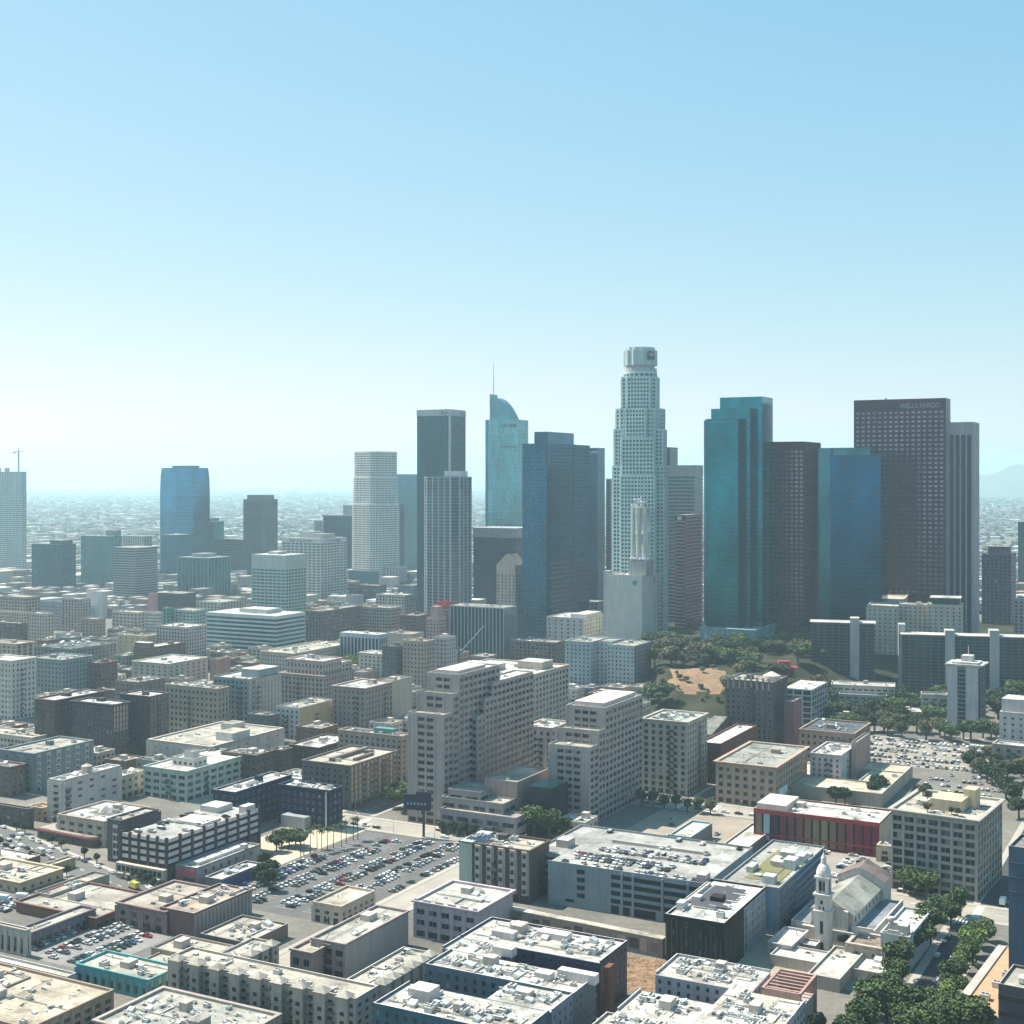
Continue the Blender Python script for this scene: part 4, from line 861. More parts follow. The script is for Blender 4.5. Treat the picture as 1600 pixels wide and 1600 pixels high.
a, bb, zz = r['_a'], r['_b'], r['_z']; f = MB(); f.box(-a * .5, -a * .2, 4, 9, zz - 1, zz + 2.6); f.obj('roof_shed', plain((.08, .22, .19), .7), r)
# navy angled block
r = B('apartment_block', 'navy blue L-shaped apartment block with white speckled windows and a white roof', (437, 514, 534), 1235, 1297, (.02, .035, .08), Rw, bay=4.4, wf=.38, hf=.42, fc=(.5, .55, .6), ac=14)
X0, Y0 = r.location.x, r.location.y
X, D, a2, b2, z2 = solve((333, 367, 456), 1236, 1300, TH)
dx, dy = X - X0, D - Y0; lx, ly = dx * math.cos(TH) - dy * math.sin(TH), dx * math.sin(TH) + dy * math.cos(TH)
mass(r, lx, ly, a2, b2, 0, r['_z'], (.02, .035, .08), Rw, bay=4.4, wf=.38, hf=.42, fc=(.5, .55, .6), ac=6)
f = MB(); a = r['_a']; f.box(-2.2, -1.4, -.3, .1, 0, r['_z']); f.obj('white_fin', wallm(white), r)
f = MB(); f.box(-a * .62 - 7, -a * .62 + 9, -6, -.35, 0, 6.5); f.obj('entrance_pavilion', wallm((.3, .36, .38)), r)

# ---- the stepped government complex
def stepb(prev, xcn, w_left=None):
    """slide along the right-hand wall plane until its corner shows at the picture column"""
    X, D = prev; m = (xcn - 800) / F; c, s = math.cos(TH), math.sin(TH); b = (m * D - X) / (s - m * c); return X + b * s, D + b * c, b
root = None; conc2 = (.37, .36, .35)
X1, D1 = gp(693, 1291); root = empty('government_complex', X1, D1, 0, -TH)
tag(root, 'big stepped concrete office complex of stacked setback towers in the centre', 'building')
def local(X, D): dx, dy = X - X1, D - D1; return dx * math.cos(TH) - dy * math.sin(TH), dx * math.sin(TH) + dy * math.cos(TH)
def left_a(X, D, xl): m = (xl - 800) / F; return (X - m * D) / (math.cos(TH) + m * math.sin(TH))
def right_b(X, D, xr): m = (xr - 800) / F; return (m * D - X) / (math.sin(TH) - m * math.cos(TH))
def zat(py, D): return H - (py - HY) / F * D
kwc = dict(bay=5.2, fh=3.95, wf=.76, hf=.5, fc=(.1, .1, .1), ac=2, rel=.4)
midw = lambda f, i, j, k, n: f == 'F' and not (k * .18 < i < k * .72)
# left tower: three setbacks
X2, D2, b2 = stepb((X1, D1), 707); X3, D3, b3 = stepb((X1, D1), 717)
mass(root, 0, 0, left_a(X1, D1, 638), b2 - .02, 0, zat(1117, D1), conc2, Rb, skipw=midw, **kwc)
lx, ly = local(X2, D2); mass(root, lx, ly, left_a(X2, D2, 652), b3 - b2 - .02, 0, zat(1084, D2), conc2, Rb, skipw=midw, **kwc)
lx, ly = local(X3, D3); a3 = left_a(X3, D3, 668); mass(root, lx, ly, a3, right_b(X3, D3, 780), 0, zat(1054, D3), conc2, Rw, skipw=midw, **kwc)
f = MB(); f.box(lx - a3 * .8, lx - 2, ly + 2, ly + 34, zat(1054, D3) - .5, zat(1054, D3) + 1.6); f.obj('penthouse', wallm((.55, .53, .48)), root)
# slab with the long windowed side
XS, DS = gp(746, 1272); lx, ly = local(XS, DS)
s1 = stepb((XS, DS), 757.5); s2 = stepb((XS, DS), 770)
bt = right_b(XS, DS, 833)
mass(root, lx, ly, 13, s1[2] - .02, 0, zat(1119, DS), conc2, Rb, wmax=60, **kwc)
mass(root, lx, ly + s1[2], 13, s2[2] - s1[2] - .02, 0, zat(1091, s1[1]), conc2, Rb, wmax=40, **kwc)
mass(root, lx, ly + s2[2], 13, bt - s2[2], 0, zat(1066, s2[1]), conc2, Rw, wmax=220, **kwc)
# podium terraces
def podium(xs, yt, yb, **k):
    X, D, a, b, z = solve(xs, yt, yb, TH); lx, ly = local(X, D); mass(root, lx, ly, a, k.pop('b', b), 0, z, k.pop('wall', (.3, .3, .31)), Rb, bay=9, fh=5, wf=.8, hf=.42, fc=(.2, .2, .2), ac=1, **k)
podium((688, 806, 832), 1278, 1318, b=12)
podium((689, 786, 812), 1256, 1310, b=14)
podium((700, 750, 790), 1238, 1302, b=20)
podium((757, 808, 842), 1222, 1300, b=40, wall=(.36, .28, .26), wins='')
X, D, a, b, z = solve((826, 862, 870), 1232, 1305, TH); lx, ly = local(X, D)
f = MB(); f.box(lx - a, lx, ly, ly + 20, 0, z); f.obj('glass_link', tg((.03, .06, .07), metal=.3), root)
# right tower
XR, DR = gp(921, 1291); q1 = stepb((XR, DR), 935); q2 = stepb((XR, DR), 945); bR = right_b(XR, DR, 1003)
lx, ly = local(XR, DR)
mass(root, lx, ly, left_a(XR, DR, 857), q1[2] - .02, 0, zat(1168, DR), conc2, Rb, skipw=midw, wmax=80, **kwc)
mass(root, lx, ly + q1[2], left_a(q1[0], q1[1], 870), q2[2] - q1[2] - .02, 0, zat(1142, q1[1]), conc2, Rb, skipw=midw, wmax=60, **kwc)
a4 = left_a(q2[0], q2[1], 885)
mass(root, lx, ly + q2[2], a4, bR - q2[2], 0, zat(1106, q2[1]), conc2, Rw, skipw=midw, wmax=230, **kwc)
zr = zat(1106, q2[1]); f = MB(); f.box(lx - a4 * .85, lx - 2, ly + q2[2] + 3, ly + bR - 5, zr - .5, zr + 2.0); f.obj('penthouse', wallm((.55, .53, .48)), root)
REG.append(('gov', XR, DR, 20, bR, TH, 0)); REG.append(('gov', X1, D1, 20, 50, TH, 0)); REG.append(('gov', XS, DS, 20, bt, TH, 0))
B('office_block', 'cream grid block with teal windows hidden behind the stepped complex', (702, 831, 888), 1054, 1186, (.48, .46, .38), Rw, bay=5, wf=.5, hf=.55, ac=16, rel=.3, cor=.6, ph=((.1, .5, .1, .4, 4), (.6, .9, .5, .8, 5)), wmax=100, wallR=(.5, .5, .43))
B('office_block', 'cream low block with a blank ringed roof between the two stepped towers', (820, 862, 890), 1137, 1225, (.44, .42, .4), Rw, bay=5, wf=.4, ac=4)
B('office_block', 'tall green-cream block with a grid of dark square windows and cluttered roof', (1004, 1073, 1104), 1128, 1244, (.42, .44, .38), (.5, .5, .44), bay=4.6, fh=3.9, wf=.5, hf=.6, cor=1.2, ac=22, rel=.25, fc=(.28, .3, .28))
B('old_block', 'red brick block with a bright white roof right of the green-cream grid block', (1095, 1126, 1181), 1162, 1226, (.22, .1, .08), (.85, .84, .8), bay=3.6, wf=.35, hf=.4, ac=2)
r = B('market_hall', 'grey gabled roof hall behind the red brick block', (1090, 1112, 1160), 1148, 1192, (.3, .28, .24), Rg, 'N', ac=0)
a, bb, zz = r['_a'], r['_b'], r['_z']; f = MB(); f.face([(-a, 0, zz), (0, 0, zz), (0, bb / 2, zz + 7), (-a, bb / 2, zz + 7)]); f.face([(0, bb, zz), (-a, bb, zz), (-a, bb / 2, zz + 7), (0, bb / 2, zz + 7)]); f.face([(0, 0, zz), (0, bb, zz), (0, bb / 2, zz + 7)]); f.obj('gable_roof', roofm((.28, .28, .25)), r)
r = B('grand_block', 'tan six-storey block with a rounded corner cornice and cluttered grey roof', (1120, 1211, 1260), 1198, 1264, (.4, .33, .27), (.42, .42, .37), bay=5, fh=4.1, wf=.5, hf=.55, cor=1.8, rel=.3, ac=12, fc=(.3, .27, .24))
f = MB(); f.box(-.1, .5, r['_b'] * .1, r['_b'] * .35, r['_z'] * .22, r['_z'] * .4); f.obj('wall_banner', lt, r)
r = B('deco_block', 'dark ornate block with a serrated parapet and white roof tank', (1134, 1207, 1229), 1066, 1184, (.17, .15, .155), Rb, bay=3.6, fh=3.8, wf=.4, hf=.5, cor=.8, rel=.4, ac=4, fc=(.3, .28, .28))
a, bb, zz = r['_a'], r['_b'], r['_z']; f = MB()
for k in range(8): f.box(-a + 1 + k * a / 8, -a + 2.2 + k * a / 8, -.5, .6, zz - 6, zz + 2.5)
f.obj('parapet_spikes', wallm((.34, .3, .27)), r)
f = MB(); f.cone(-5, bb * .45, zz - .5, zz + 2.5, 6, 6, 16); f.cone(-5, bb * .45, zz + 2.5, zz + 5, 6, 1, 16); f.obj('roof_tank', wallm((.55, .52, .45)), r)
B('deco_block', 'narrow maroon block with a pink wall patch right of the dark ornate block', (1226, 1240, 1253), 1096, 1186, (.2, .12, .13), Rg, 'N', ac=0, wallR=(.28, .15, .15))
B('office_block', 'blue-white concrete grid office block with a white roof, right of the ornate block', (1226, 1268, 1292), 1078, 1142, (.36, .42, .45), Rw, 'X', bay=7, fh=4.2, slab=.9, finw=.9, glass=DGL, ac=4)
r = B('old_block', 'long tan block with paired windows and a tar-dark roof above the white mural block', (1250, 1334, 1359), 1146, 1214, (.32, .25, .2), (.13, .15, .17), bay=3.8, wf=.45, hf=.55, cor=.8, ac=14)
B('mural_block', 'white and lavender block with murals on its right wall', (1267, 1313, 1337), 1180, 1236, (.46, .46, .5), Rw, bay=3.6, wf=.4, hf=.55, ac=10, wallR=(.42, .5, .5), wins='F')
B('brick_block', 'tall pink-stained party wall behind the white mural block', (1330, 1338, 1359), 1160, 1226, (.42, .34, .3), Rg, 'N', ac=0, wallR=(.38, .26, .24))
B('office_block', 'white stepped block with square windows cut by the right edge', (1564, 1640, 1690), 1118, 1200, (.5, .53, .52), Rw, th=32, bay=5, wf=.3, hf=.4, ac=3, b=24, ph=((0, .5, .1, .9, 9),))
B('office_block', 'low grey annexe with tall slots at the right edge before the white stepped block', (1552, 1600, 1640), 1166, 1208, (.38, .35, .32), Rw, th=32, bay=6, wf=.4, hf=.6, ac=2, b=14)
# red panelled hall
r = B('panelled_hall', 'long hall clad in maroon, red and olive panels with dark upright gaps', (1178, 1374, 1395), 1286, 1340, (.22, .035, .05), Rw, 'N', ac=10, wallR=(.44, .42, .33))
a, bb, zz = r['_a'], r['_b'], r['_z']
cols = [(.28, .19, .14), (.3, .45, .5), (.1, .03, .06), (.2, .05, .08), (.22, .08, .09), (.22, .12, .1), (.24, .18, .11), (.27, .23, .13), (.28, .27, .14), (.25, .17, .11), (.24, .1, .08), (.24, .07, .08), (.22, .04, .06), (.21, .02, .05), (.2, .025, .05)]
for k, c_ in enumerate(cols):
    f = MB(); w_ = a / len(cols); x0 = -a + k * w_; f.box(x0 + w_ * .24, x0 + w_ * .98, -.35, -.05, 1.5, zz - 2.2); f.obj('wall_panel', wallm(c_), r)
f = MB()
for k in range(len(cols)): w_ = a / len(cols); x0 = -a + k * w_; f.box(x0 - w_ * .02, x0 + w_ * .22, -.12, .05, 1.5, zz - 2.2)
f.obj('wall_gaps', plain((.012, .01, .012), .8), r)
f = MB(); f.box(-a, .1, -.55, -.36, zz * .24, zz * .29); f.box(-a - .1, .3, -.5, .02, zz - 2.1, zz + .1); f.obj('red_band', plain((.28, .03, .03), .6), r)
f = MB(); f.box(-a * .98, -a * .74, 1, bb * .8, zz - .8, zz + 2.8); f.obj('roof_box', wallm((.6, .56, .48)), r)
B('low_building', 'small white-roofed store beside the red panelled hall, before the grid-fronted block', (1372, 1393, 1399), 1322, 1349, (.46, .43, .35), Rw, bay=5, ac=1)
# cream low theatre with sunken court
r = U('cinema_building', 'cream low flat-roofed hall with a sunken rectangular court in its roof', [(-240, -176, 786, 815), (-240, -226, 815, 850), (-196, -176, 815, 850), (-240, -176, 850, 873)], 8, (.44, .4, .32), (.74, .67, .5), 'N', ac=1)
f = MB(); f.box(-50, -20, 29.1, 63.9, 0, 3); f.obj('court_floor', roofm((.5, .45, .35)), r)
# grid-fronted office with roof garden
r = B('office_block', 'ten-storey grey grid-fronted block with a bushy roof garden', (1393, 1526, 1571), 1281, 1410, (.36, .38, .35), Rc, 'G', th=33, b=46, bay=5.3, fh=3.85, wf=.8, hf=.66, cor=1.7, rel=.45, fc=(.3, .32, .3), ac=10, wmax=100)
HIG = r; a, bb, zz = r['_a'], r['_b'], r['_z']
f = MB(); f.box(-a * .62, -a * .25, bb * .25, bb * .6, zz - .9, zz + 4.5); f.box(-a * .3, -a * .16, bb * .5, bb * .68, zz - .9, zz + 8); f.obj('penthouse', wallm((.55, .48, .33)), r)
# parking lots' small buildings
r = B('low_building', 'small flat-roofed store with a bright blue painted end', (1046, 1079, 1113), 1308, 1332, (.08, .42, .58), (.7, .66, .56), 'N', ac=1, wallR=(.3, .26, .23))
r = B('canopy', 'long white flat canopy near the red panelled hall', (1120, 1160, 1212), 1331, 1346, (.2, .19, .18), (.8, .77, .68), 'N', ac=0)
# ------------------------------------------------------------------ foreground
# striped parking garage at left
r = B('parking_garage', 'parking garage banded in white with brown uprights over a shop storey', (190, 261, 404), 1312, 1381, (.16, .12, .115), (.5, .49, .45), 'N', ac=0, par='')
a, bb, zz = r['_a'], r['_b'], r['_z']; GZ = zz
f = MB(); o_ = MB(); lvl = 3.3
for k in range(4):
    z1_ = zz + .2 - k * lvl
    f.box(-a - .1, .35, -.35, .05, z1_ - 1.9, z1_ - .1); f.box(-.05, .35, -.35, bb, z1_ - 1.9, z1_ - .1)
    o_.box(-a + .3, -.2, -.12, .1, z1_ - 3.3, z1_ - 1.92); o_.box(-.1, .12, .3, bb - .3, z1_ - 3.3, z1_ - 1.92)
f.obj('white_bands', wallm((.62, .61, .6)), r); o_.obj('deck_openings', plain((.015, .013, .014), .9), r)
f = MB()
for k in range(6): x_ = -a + a * k / 5; f.box(x_ - .7, x_ + .7, -.8, .2, 0, zz + .9)
for k in range(1, 9): y_ = bb * k / 8; f.box(-.2, .8, y_ - .8, y_ + .8, 0, zz + .9)
f.obj('brown_uprights', wallm((.1, .065, .06)), r)
f = MB(); zs = zz - 4 * lvl - .3; f.box(-a - .4, .9, -3.5, -.85, 0, zs); f.obj('shop_storey', wallm((.5, .47, .4)), r)
f = MB()
for k in range(10): f.box(-a + .8 + k * a / 10.2, -a + .8 + k * a / 10.2 + a / 14, -3.65, -3.45, zs * .5, zs * .85)
f.obj('shop_windows', DGL, r)
for k in range(5): g_ = MB(); g_.box(-a + 1 + k * a / 5, -a + 1 + (k + .7) * a / 5, -4.6, -3.4, zs * .34, zs * .4); g_.obj('awning', plain((.5, .46, .36), .8), r)
f = MB(); f.box(-a + 8, -3, bb * .42, bb * .62, zz - 1, zz + .6); f.box(-a * .9, -a * .5, bb * .78, bb * .95, zz - 1, zz + 2); f.box(-5, -.5, bb * .86, bb * .97, zz - 1, zz + 2.8); f.obj('stair_house', wallm((.55, .55, .52)), r)
G1 = r
r2 = B('office_block', 'dark grey end block with a white framed window bay left of the striped garage', (168, 189, 250), 1282, 1349, (.14, .14, .14), Rb, bay=9, wf=.2, wins='R', ac=3, b=26)
a, bb, zz = r2['_a'], r2['_b'], r2['_z']; f = MB(); f.box(-a * .55, -a * .08, -.5, -.02, 2, zz - 2.5); f.obj('white_frame', wallm(white), r2)
f = MB()
for k in range(4): f.box(-a * .5, -a * .34, -.65, -.48, 3.5 + k * 3.7, 6 + k * 3.7); f.box(-a * .28, -a * .13, -.65, -.48, 3.5 + k * 3.7, 6 + k * 3.7)
f.obj('bay_windows', DGL, r2)
r = B('shop_building', 'grey windowless shop with pink-red window panels beside the striped garage', (274, 307, 406), 1356, 1386, (.24, .25, .25), Rw, 'N', ac=5, wallR=(.3, .31, .31))
a, bb, zz = r['_a'], r['_b'], r['_z']
for j in range(2):
    for k in range(3): f = MB(); f.box(-a * .92 + k * a * .3, -a * .92 + k * a * .3 + a * .25, -.2, .05, zz * (.5 - j * .42), zz * (.5 - j * .42) + zz * .33); f.obj('window_panel', plain((.5, .07, .1) if (j == 0 or k == 0) else (.03, .02, .04), .5), r)
f = MB(); f.box(-a * .6, -a * .3, 6, bb * .9, zz - .9, zz + .5); f.box(-3, -.5, bb * .75, bb * .82, zz - .9, zz + 2.2); f.obj('skylight', wallm(white), r)
f = MB()
for k in range(7): f.box(-.02, .15, bb * (.12 + k * .12), bb * (.12 + k * .12) + 1.4, zz * .55, zz * .75)
f.obj('small_windows', DGL, r)
r = B('shop_building', 'long low annexe with a blue graffiti wall beside the open parking lot', (320, 346, 410), 1374, 1392, (.2, .2, .22), Rw, 'N', ac=4, wallR=(.1, .12, .25))
# cream block and rounded shop row
r = B('old_block', 'long cream block with paired windows and a pyramid skylight in its roof court', (91, 163, 235), 1283, 1324, (.46, .43, .35), Rw, bay=7, wf=.5, hf=.5, ac=5, cor=.4)
a, bb, zz = r['_a'], r['_b'], r['_z']
f = MB(); f.box(-a * .7, -a * .25, bb * .35, bb * .7, zz - .9, zz - .8, 0); f.obj('roof_court', plain((.12, .11, .09), .9), r)
f = MB(); f.cone(-a * .5, bb * .52, zz - .8, zz + 2.5, 5, .1, 4); f.obj('pyramid_skylight', roofm(Rw), r)
b_ = MB(); pts = [(-42, 0), (-5, 0)] + [(-5 + 5 * math.sin(R(t)), 5 - 5 * math.cos(R(t))) for t in (20, 45, 70, 90)] + [(0, 14), (-42, 14)]
x, y = gp(146, 1326); root = empty('shop_row', x, y, 0, -TH - .04); tag(root, 'low shop row with a rounded corner and maroon awning, cream block behind', 'shops')
b_.prism(pts, 0, 5.2); b_.obj('wall', wallm((.16, .11, .1)), root)
b_ = MB(); b_.prism([(p[0], p[1]) for p in offs(pts, -.3)], 5.2, 5.3); b_.obj('roof', roofm((.5, .42, .36)), root)
b_ = MB(); b_.prism(offs(pts, .5), 3.9, 4.9); b_.obj('awning', plain((.3, .09, .09), .8), root)
b_ = MB()
for k in range(9): b_.box(-40 + k * 4, -37.4 + k * 4, -.12, .05, .6, 3.4)
b_.obj('shop_windows', DGL, root); clutter(root, -40, -2, 2, 12, 5.3, 5)
# low roofs at left
B('low_building', 'brown-walled low shed with a white roof at the left edge', (-70, 14, 63), 1351, 1364, (.2, .14, .11), Rw, 'N', ac=6)
B('low_building', 'cream-yellow low shop with dark solar panels at the left edge', (-60, 31, 96), 1378, 1396, (.5, .44, .32), (.66, .6, .46), bay=5, wf=.3, ac=12)
B('low_building', 'yellowish stucco store standing behind the solar-panelled shop', (42, 54, 118), 1360, 1376, (.46, .38, .23), (.64, .56, .42), 'N', ac=2)
B('warehouse', 'long grey warehouse with weathered walls above the sunken roofs at left', (53, 78, 200), 1398, 1417, (.36, .35, .31), Rb, 'N', ac=4, b=36)
B('low_building', 'low tan roof block with an arcaded brick end behind the strip of parked cars', (25, 150, 242), 1434, 1452, (.24, .13, .1), Rb, bay=4, wf=.6, wins='R', ac=7)
r = B('shop_building', 'low shop with a dark open arcade facing the small car lot', (23, 46, 149), 1458, 1484, (.22, .2, .23), Rb, bay=4, wf=.7, hf=.5, wins='R', fh=7, ac=2)
B('low_building', 'cream block with dark slit windows at the left edge by the small car lot', (-60, 40, 47), 1453, 1495, (.5, .48, .42), Rb, bay=3.6, wf=.25, hf=.7, fh=9, ac=3, cor=.3)
B('low_building', 'brown low block with large openings at the bottom left edge', (-70, -8, 44), 1548, 1580, (.24, .21, .17), Rb, bay=7, wf=.7, hf=.5, ac=3)
B('low_building', 'white gently pitched store left of the teal painted block', (-60, 104, 119), 1526, 1549, (.42, .46, .47), (.74, .71, .6), 'N', ac=3)
r = B('painted_block', 'teal and green painted two-storey block with a clean tan roof', (119, 232, 279), 1531, 1563, (.12, .36, .38), (.56, .53, .44), bay=4.2, wf=.36, hf=.55, fc=(.08, .25, .28), ac=7, wallR=(.3, .5, .42), cor=.25)
B('low_building', 'low tan roof tucked behind the teal painted block', (225, 292, 322), 1513, 1528, (.34, .3, .25), Rb, 'N', ac=2)
B('low_building', 'wide low tan shed right of the small car lot', (236, 321, 366), 1498, 1518, (.36, .32, .28), (.58, .52, .43), 'N', ac=5)
r = B('brick_block', 'pink and grey low block with arched openings left of the tall brown brick box', (183, 258, 345), 1424, 1460, (.3, .22, .21), (.56, .48, .4), bay=6, wf=.4, hf=.6, wins='F', fh=5, ac=3, wallR=(.3, .25, .22))
r = B('brick_block', 'tall plain brown brick box with ribbed side wall and an old pink roof', (250, 303, 394), 1427, 1467, (.22, .13, .12), (.56, .46, .37), 'N', ac=8, wallR=(.34, .32, .3))
f = MB(); bb, zz = r['_b'], r['_z']
for k in range(16): f.box(.01, .35, bb * k / 16, bb * k / 16 + .5, 0, zz - 1.5)
f.obj('wall_ribs', wallm((.3, .28, .27)), r)
B('low_building', 'flat tan-roofed store at the corner of the big parking lot', (313, 386, 450), 1473, 1495, (.22, .18, .16), (.58, .53, .44), 'N', ac=10)
r = B('corner_building', 'small cream two-storey building standing alone by the parking lot', (489, 533, 585), 1416, 1448, (.5, .46, .38), (.6, .53, .43), bay=4.3, wf=.44, hf=.4, fh=4.2, fc=(.2, .18, .16), ac=1, cor=.3)
r = B('factory_building', 'tall narrow grey loft with big dark front windows and fire escape', (487, 539, 638), 1475, 1532, (.32, .29, .29), (.56, .53, .46), bay=5.4, fh=4.6, wf=.72, hf=.62, wins='F', fc=(.3, .25, .25), ac=5, wallR=(.4, .37, .35), rel=.3)
a, bb, zz = r['_a'], r['_b'], r['_z']; f = MB()
for k in range(3): f.box(-a * .62, -a * .38, -1.5, -.3, 3.5 + k * 4.6, 3.65 + k * 4.6); f.tube((-a * .6, -1.3, 3.6 + k * 4.6), (-a * .4, -1.3, 8.1 + k * 4.6), .12)
f.obj('fire_escape', plain((.1, .1, .1), .6), r)
B('low_building', 'lower rear wing with tall paired windows left of the grey loft', (455, 487, 560), 1488, 1536, (.34, .29, .27), (.6, .54, .42), bay=4, fh=5, wf=.6, hf=.6, wins='F', ac=4)
# scalloped white block
r = B('office_block', 'white block with a scalloped parapet and three rows of dark windows', (648, 745, 812), 1423, 1482, (.44, .42, .46), (.68, .66, .58), bay=5.9, fh=4.4, wf=.66, hf=.5, wins='F', fc=(.38, .36, .4), ac=4, rel=.35, wallR=(.46, .44, .44), b=31)
a, bb, zz = r['_a'], r['_b'], r['_z']; f = MB()
for k in range(6): x_ = -a + a * k / 5; f.prism([(max(-a, x_ - 1.6), -.5), (min(0, x_ + 1.6), -.5), (min(0, x_ + 1.6), .36), (max(-a, x_ - 1.6), .36)], zz - .4, zz + .9)
f.obj('parapet_crests', wallm((.5, .48, .5)), r)
# bay-fronted apartments
r = B('apartment_block', 'brown and cream bay-fronted apartment house with solar panels, left of the main garage', (719, 827, 847), 1329, 1412, (.11, .09, .085), (.62, .56, .46), bay=4, wf=.5, hf=.5, fh=3.7, ac=14, wallR=(.17, .11, .09), wins='F', b=20)
a, bb, zz = r['_a'], r['_b'], r['_z']
for k in range(5):
    x_ = -a * .78 + k * a * .168; c_ = (.46, .43, .38); f = MB(); f.prism([(x_ - .2, .1), (x_ + .7, -1.5), (x_ + 3.1, -1.5), (x_ + 4, .1)], 3.6, zz - .6); f.obj('bay', wallm(c_), r)
    um = unit_window((.3, .28, .26))
    for j in range(5): inst(um, 'window', r, (x_ + 1.9, -1.42, 4.4 + j * 3.9), (1.9, .3, 2.1))
f = MB(); f.box(-a - .1, -a * .82, -.6, bb, 0, zz + .1); f.obj('mint_end', wallm((.4, .5, .46)), r)
for k in range(6): f = MB(); f.face([(-a + 1 + k * 1.9, 2, zz), (-a + 2.5 + k * 1.9, 2, zz), (-a + 2.5 + k * 1.9, 12, zz + 1), (-a + 1 + k * 1.9, 12, zz + 1)]); f.obj('solar_panel', plain((.02, .03, .06), .2), r)
# main garage
GA = 19.4
r = U('parking_garage', 'large blue-grey parking garage with rows of cars on its open roof', [(-268, -193.8, 538.5, 602), (-281.3, -268.02, 550, 602)], GA, (.24, .31, .34), (.5, .49, .45), 'N', ac=0, opts=({'par': 'SNE'}, {'par': 'SWN'}))
f = MB(); f2 = MB(); A_ = 74.2
segs = [(-43.5, -39), (-37.8, -33.8)] + [(-32.6, -20.2), (-18.9, -8.6), (-7.4, -.6)]
segs = [(s * 1.0, e) for s, e in segs]
for j in range(4):
    z_ = GA - 4.1 - j * 3.5
    for s, e in segs: f.box(s, e, -.1, .12, z_, z_ + 1.9)
    f.box(-60, -56.2, -.1, .12, z_, z_ + 1.9)
    f.box(-87, -74.6, 11.4, 11.62, z_ + .3, z_ + 2)
for s, e in segs: f.box(s, s + (e - s) * .8, -.1, .12, .4, 3.8)
f.box(-87, -75, 11.4, 11.62, .3, 4.2); f.box(-65.5, -61.5, -.1, .1, 2.2, 3.6)
f.obj('deck_openings', plain((.012, .013, .018), .9), r)
f = MB(); f.box(-45, 0, -.45, -.12, 0, .1)
for s, e in segs: f.box(e + .1, e + 1.1, -.4, -.01, 0, GA - 1)
f.obj('frame_columns', wallm((.3, .33, .36)), r)
f = MB(); f.box(-62, -12, 27.5, 28.1, GA - 1, GA + .4); f.box(-62, -14, 43, 43.6, GA - 1, GA + .5); f.box(-82, -76, 24, 32, GA - 1, GA + 2.6); f.box(-4.5, -.5, 1, 7, GA - 1, GA + 3); f.obj('ramp_walls', wallm((.5, .48, .44)), r)
# dark corner block and the pale blue block with a roof garden
r = U('apartment_block', 'black-clad corner apartment block with a bright white roof', [(-193.5, -169.6, 491.6, 544)], 20.2, (.03, .028, .028), (.78, .76, .7), ac=8, wins='', opts=())
um = unit_window((.3, .33, .36)); f = MB(); rr = random.Random(5)
for k in range(12): f.box(-23.4 + k * 2, -23.1 + k * 2, -.25, .02, rr.uniform(0, 5), rr.uniform(13, 18.6))
for k in range(14): f.box(-.02, .25, 1 + k * 2, 1.25 + k * 2, rr.uniform(0, 4), rr.uniform(14, 18.6))
f.obj('cladding_fins', wallm((.16, .14, .12)), r)
for j in range(5):
    for k in range(9): inst(um, 'window', r, (-.05, 26 + k * 2.8, 2.4 + j * 3.4), (1.1, .3, 2.3), math.pi / 2)
    for k in range(4):
        if (j + k) % 2: inst(um, 'window', r, (-21 + k * 5.6, .05, 2.4 + j * 3.4), (1.0, .3, 1.9))
f = MB(); f.box(-.3, .1, 24, 52.3, 0, 19); f.obj('pale_rear_wall', wallm((.26, .33, .38)), r)
for k in range(11): f = MB(); f.face([(-19, 15 + k * 2.6, 20.0), (-5 if k % 4 else -9, 15 + k * 2.6, 20.0), (-5 if k % 4 else -9, 16.6 + k * 2.6, 20.7), (-19, 16.6 + k * 2.6, 20.7)]); f.obj('solar_panel', plain((.05, .05, .06), .4, .1), r)
f = MB(); f.box(-23, -20, 9, 14, 19.3, 22.2); f.box(-20.5, -17, 20, 24, 19.3, 22); f.box(-22.4, -21.6, 15, 46, 19.2, 20.6); f.obj('stair_house', wallm(white), r)
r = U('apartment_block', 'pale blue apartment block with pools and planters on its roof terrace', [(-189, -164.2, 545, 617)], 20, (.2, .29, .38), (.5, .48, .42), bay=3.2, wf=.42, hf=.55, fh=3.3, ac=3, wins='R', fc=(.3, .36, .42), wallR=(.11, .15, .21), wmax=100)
f = MB(); f.box(-18, -3, 10, 58, 19.05, 19.3, 0); f.obj('planted_deck', wallm((.22, .22, .1)), r)
for x_, y_, sx, sy, sz in ((-9, 6, 5, 5, 3.4), (-15, 13, 3, 3, 1.2), (-7, 30, 5, 7, 4.5), (-5, 40, 4, 8, 4), (-14, 33, 3, 9, 2.4), (-14, 48, 7, 5, 2.6), (-20, 18, 3, 8, 2.8), (-6, 52, 5, 4, 2)):
    f = MB(); f.box(x_, x_ + sx, y_, y_ + sy, 19, 19 + sz); f.obj('roof_pavilion', wallm((.5, .58, .56)), r)
f = MB(); f.cone(-7, 62, 19.1, 19.5, 3.6, 3.6, 18); f.obj('round_pool', plain((.3, .32, .3), .3), r)
for j in range(6):
    f = MB(); f.box(0, 1.2, 22 + 0, 70, 2.2 + j * 3.1, 2.4 + j * 3.1)
    f.obj('balcony', plain((.2, .24, .3), .6), r)
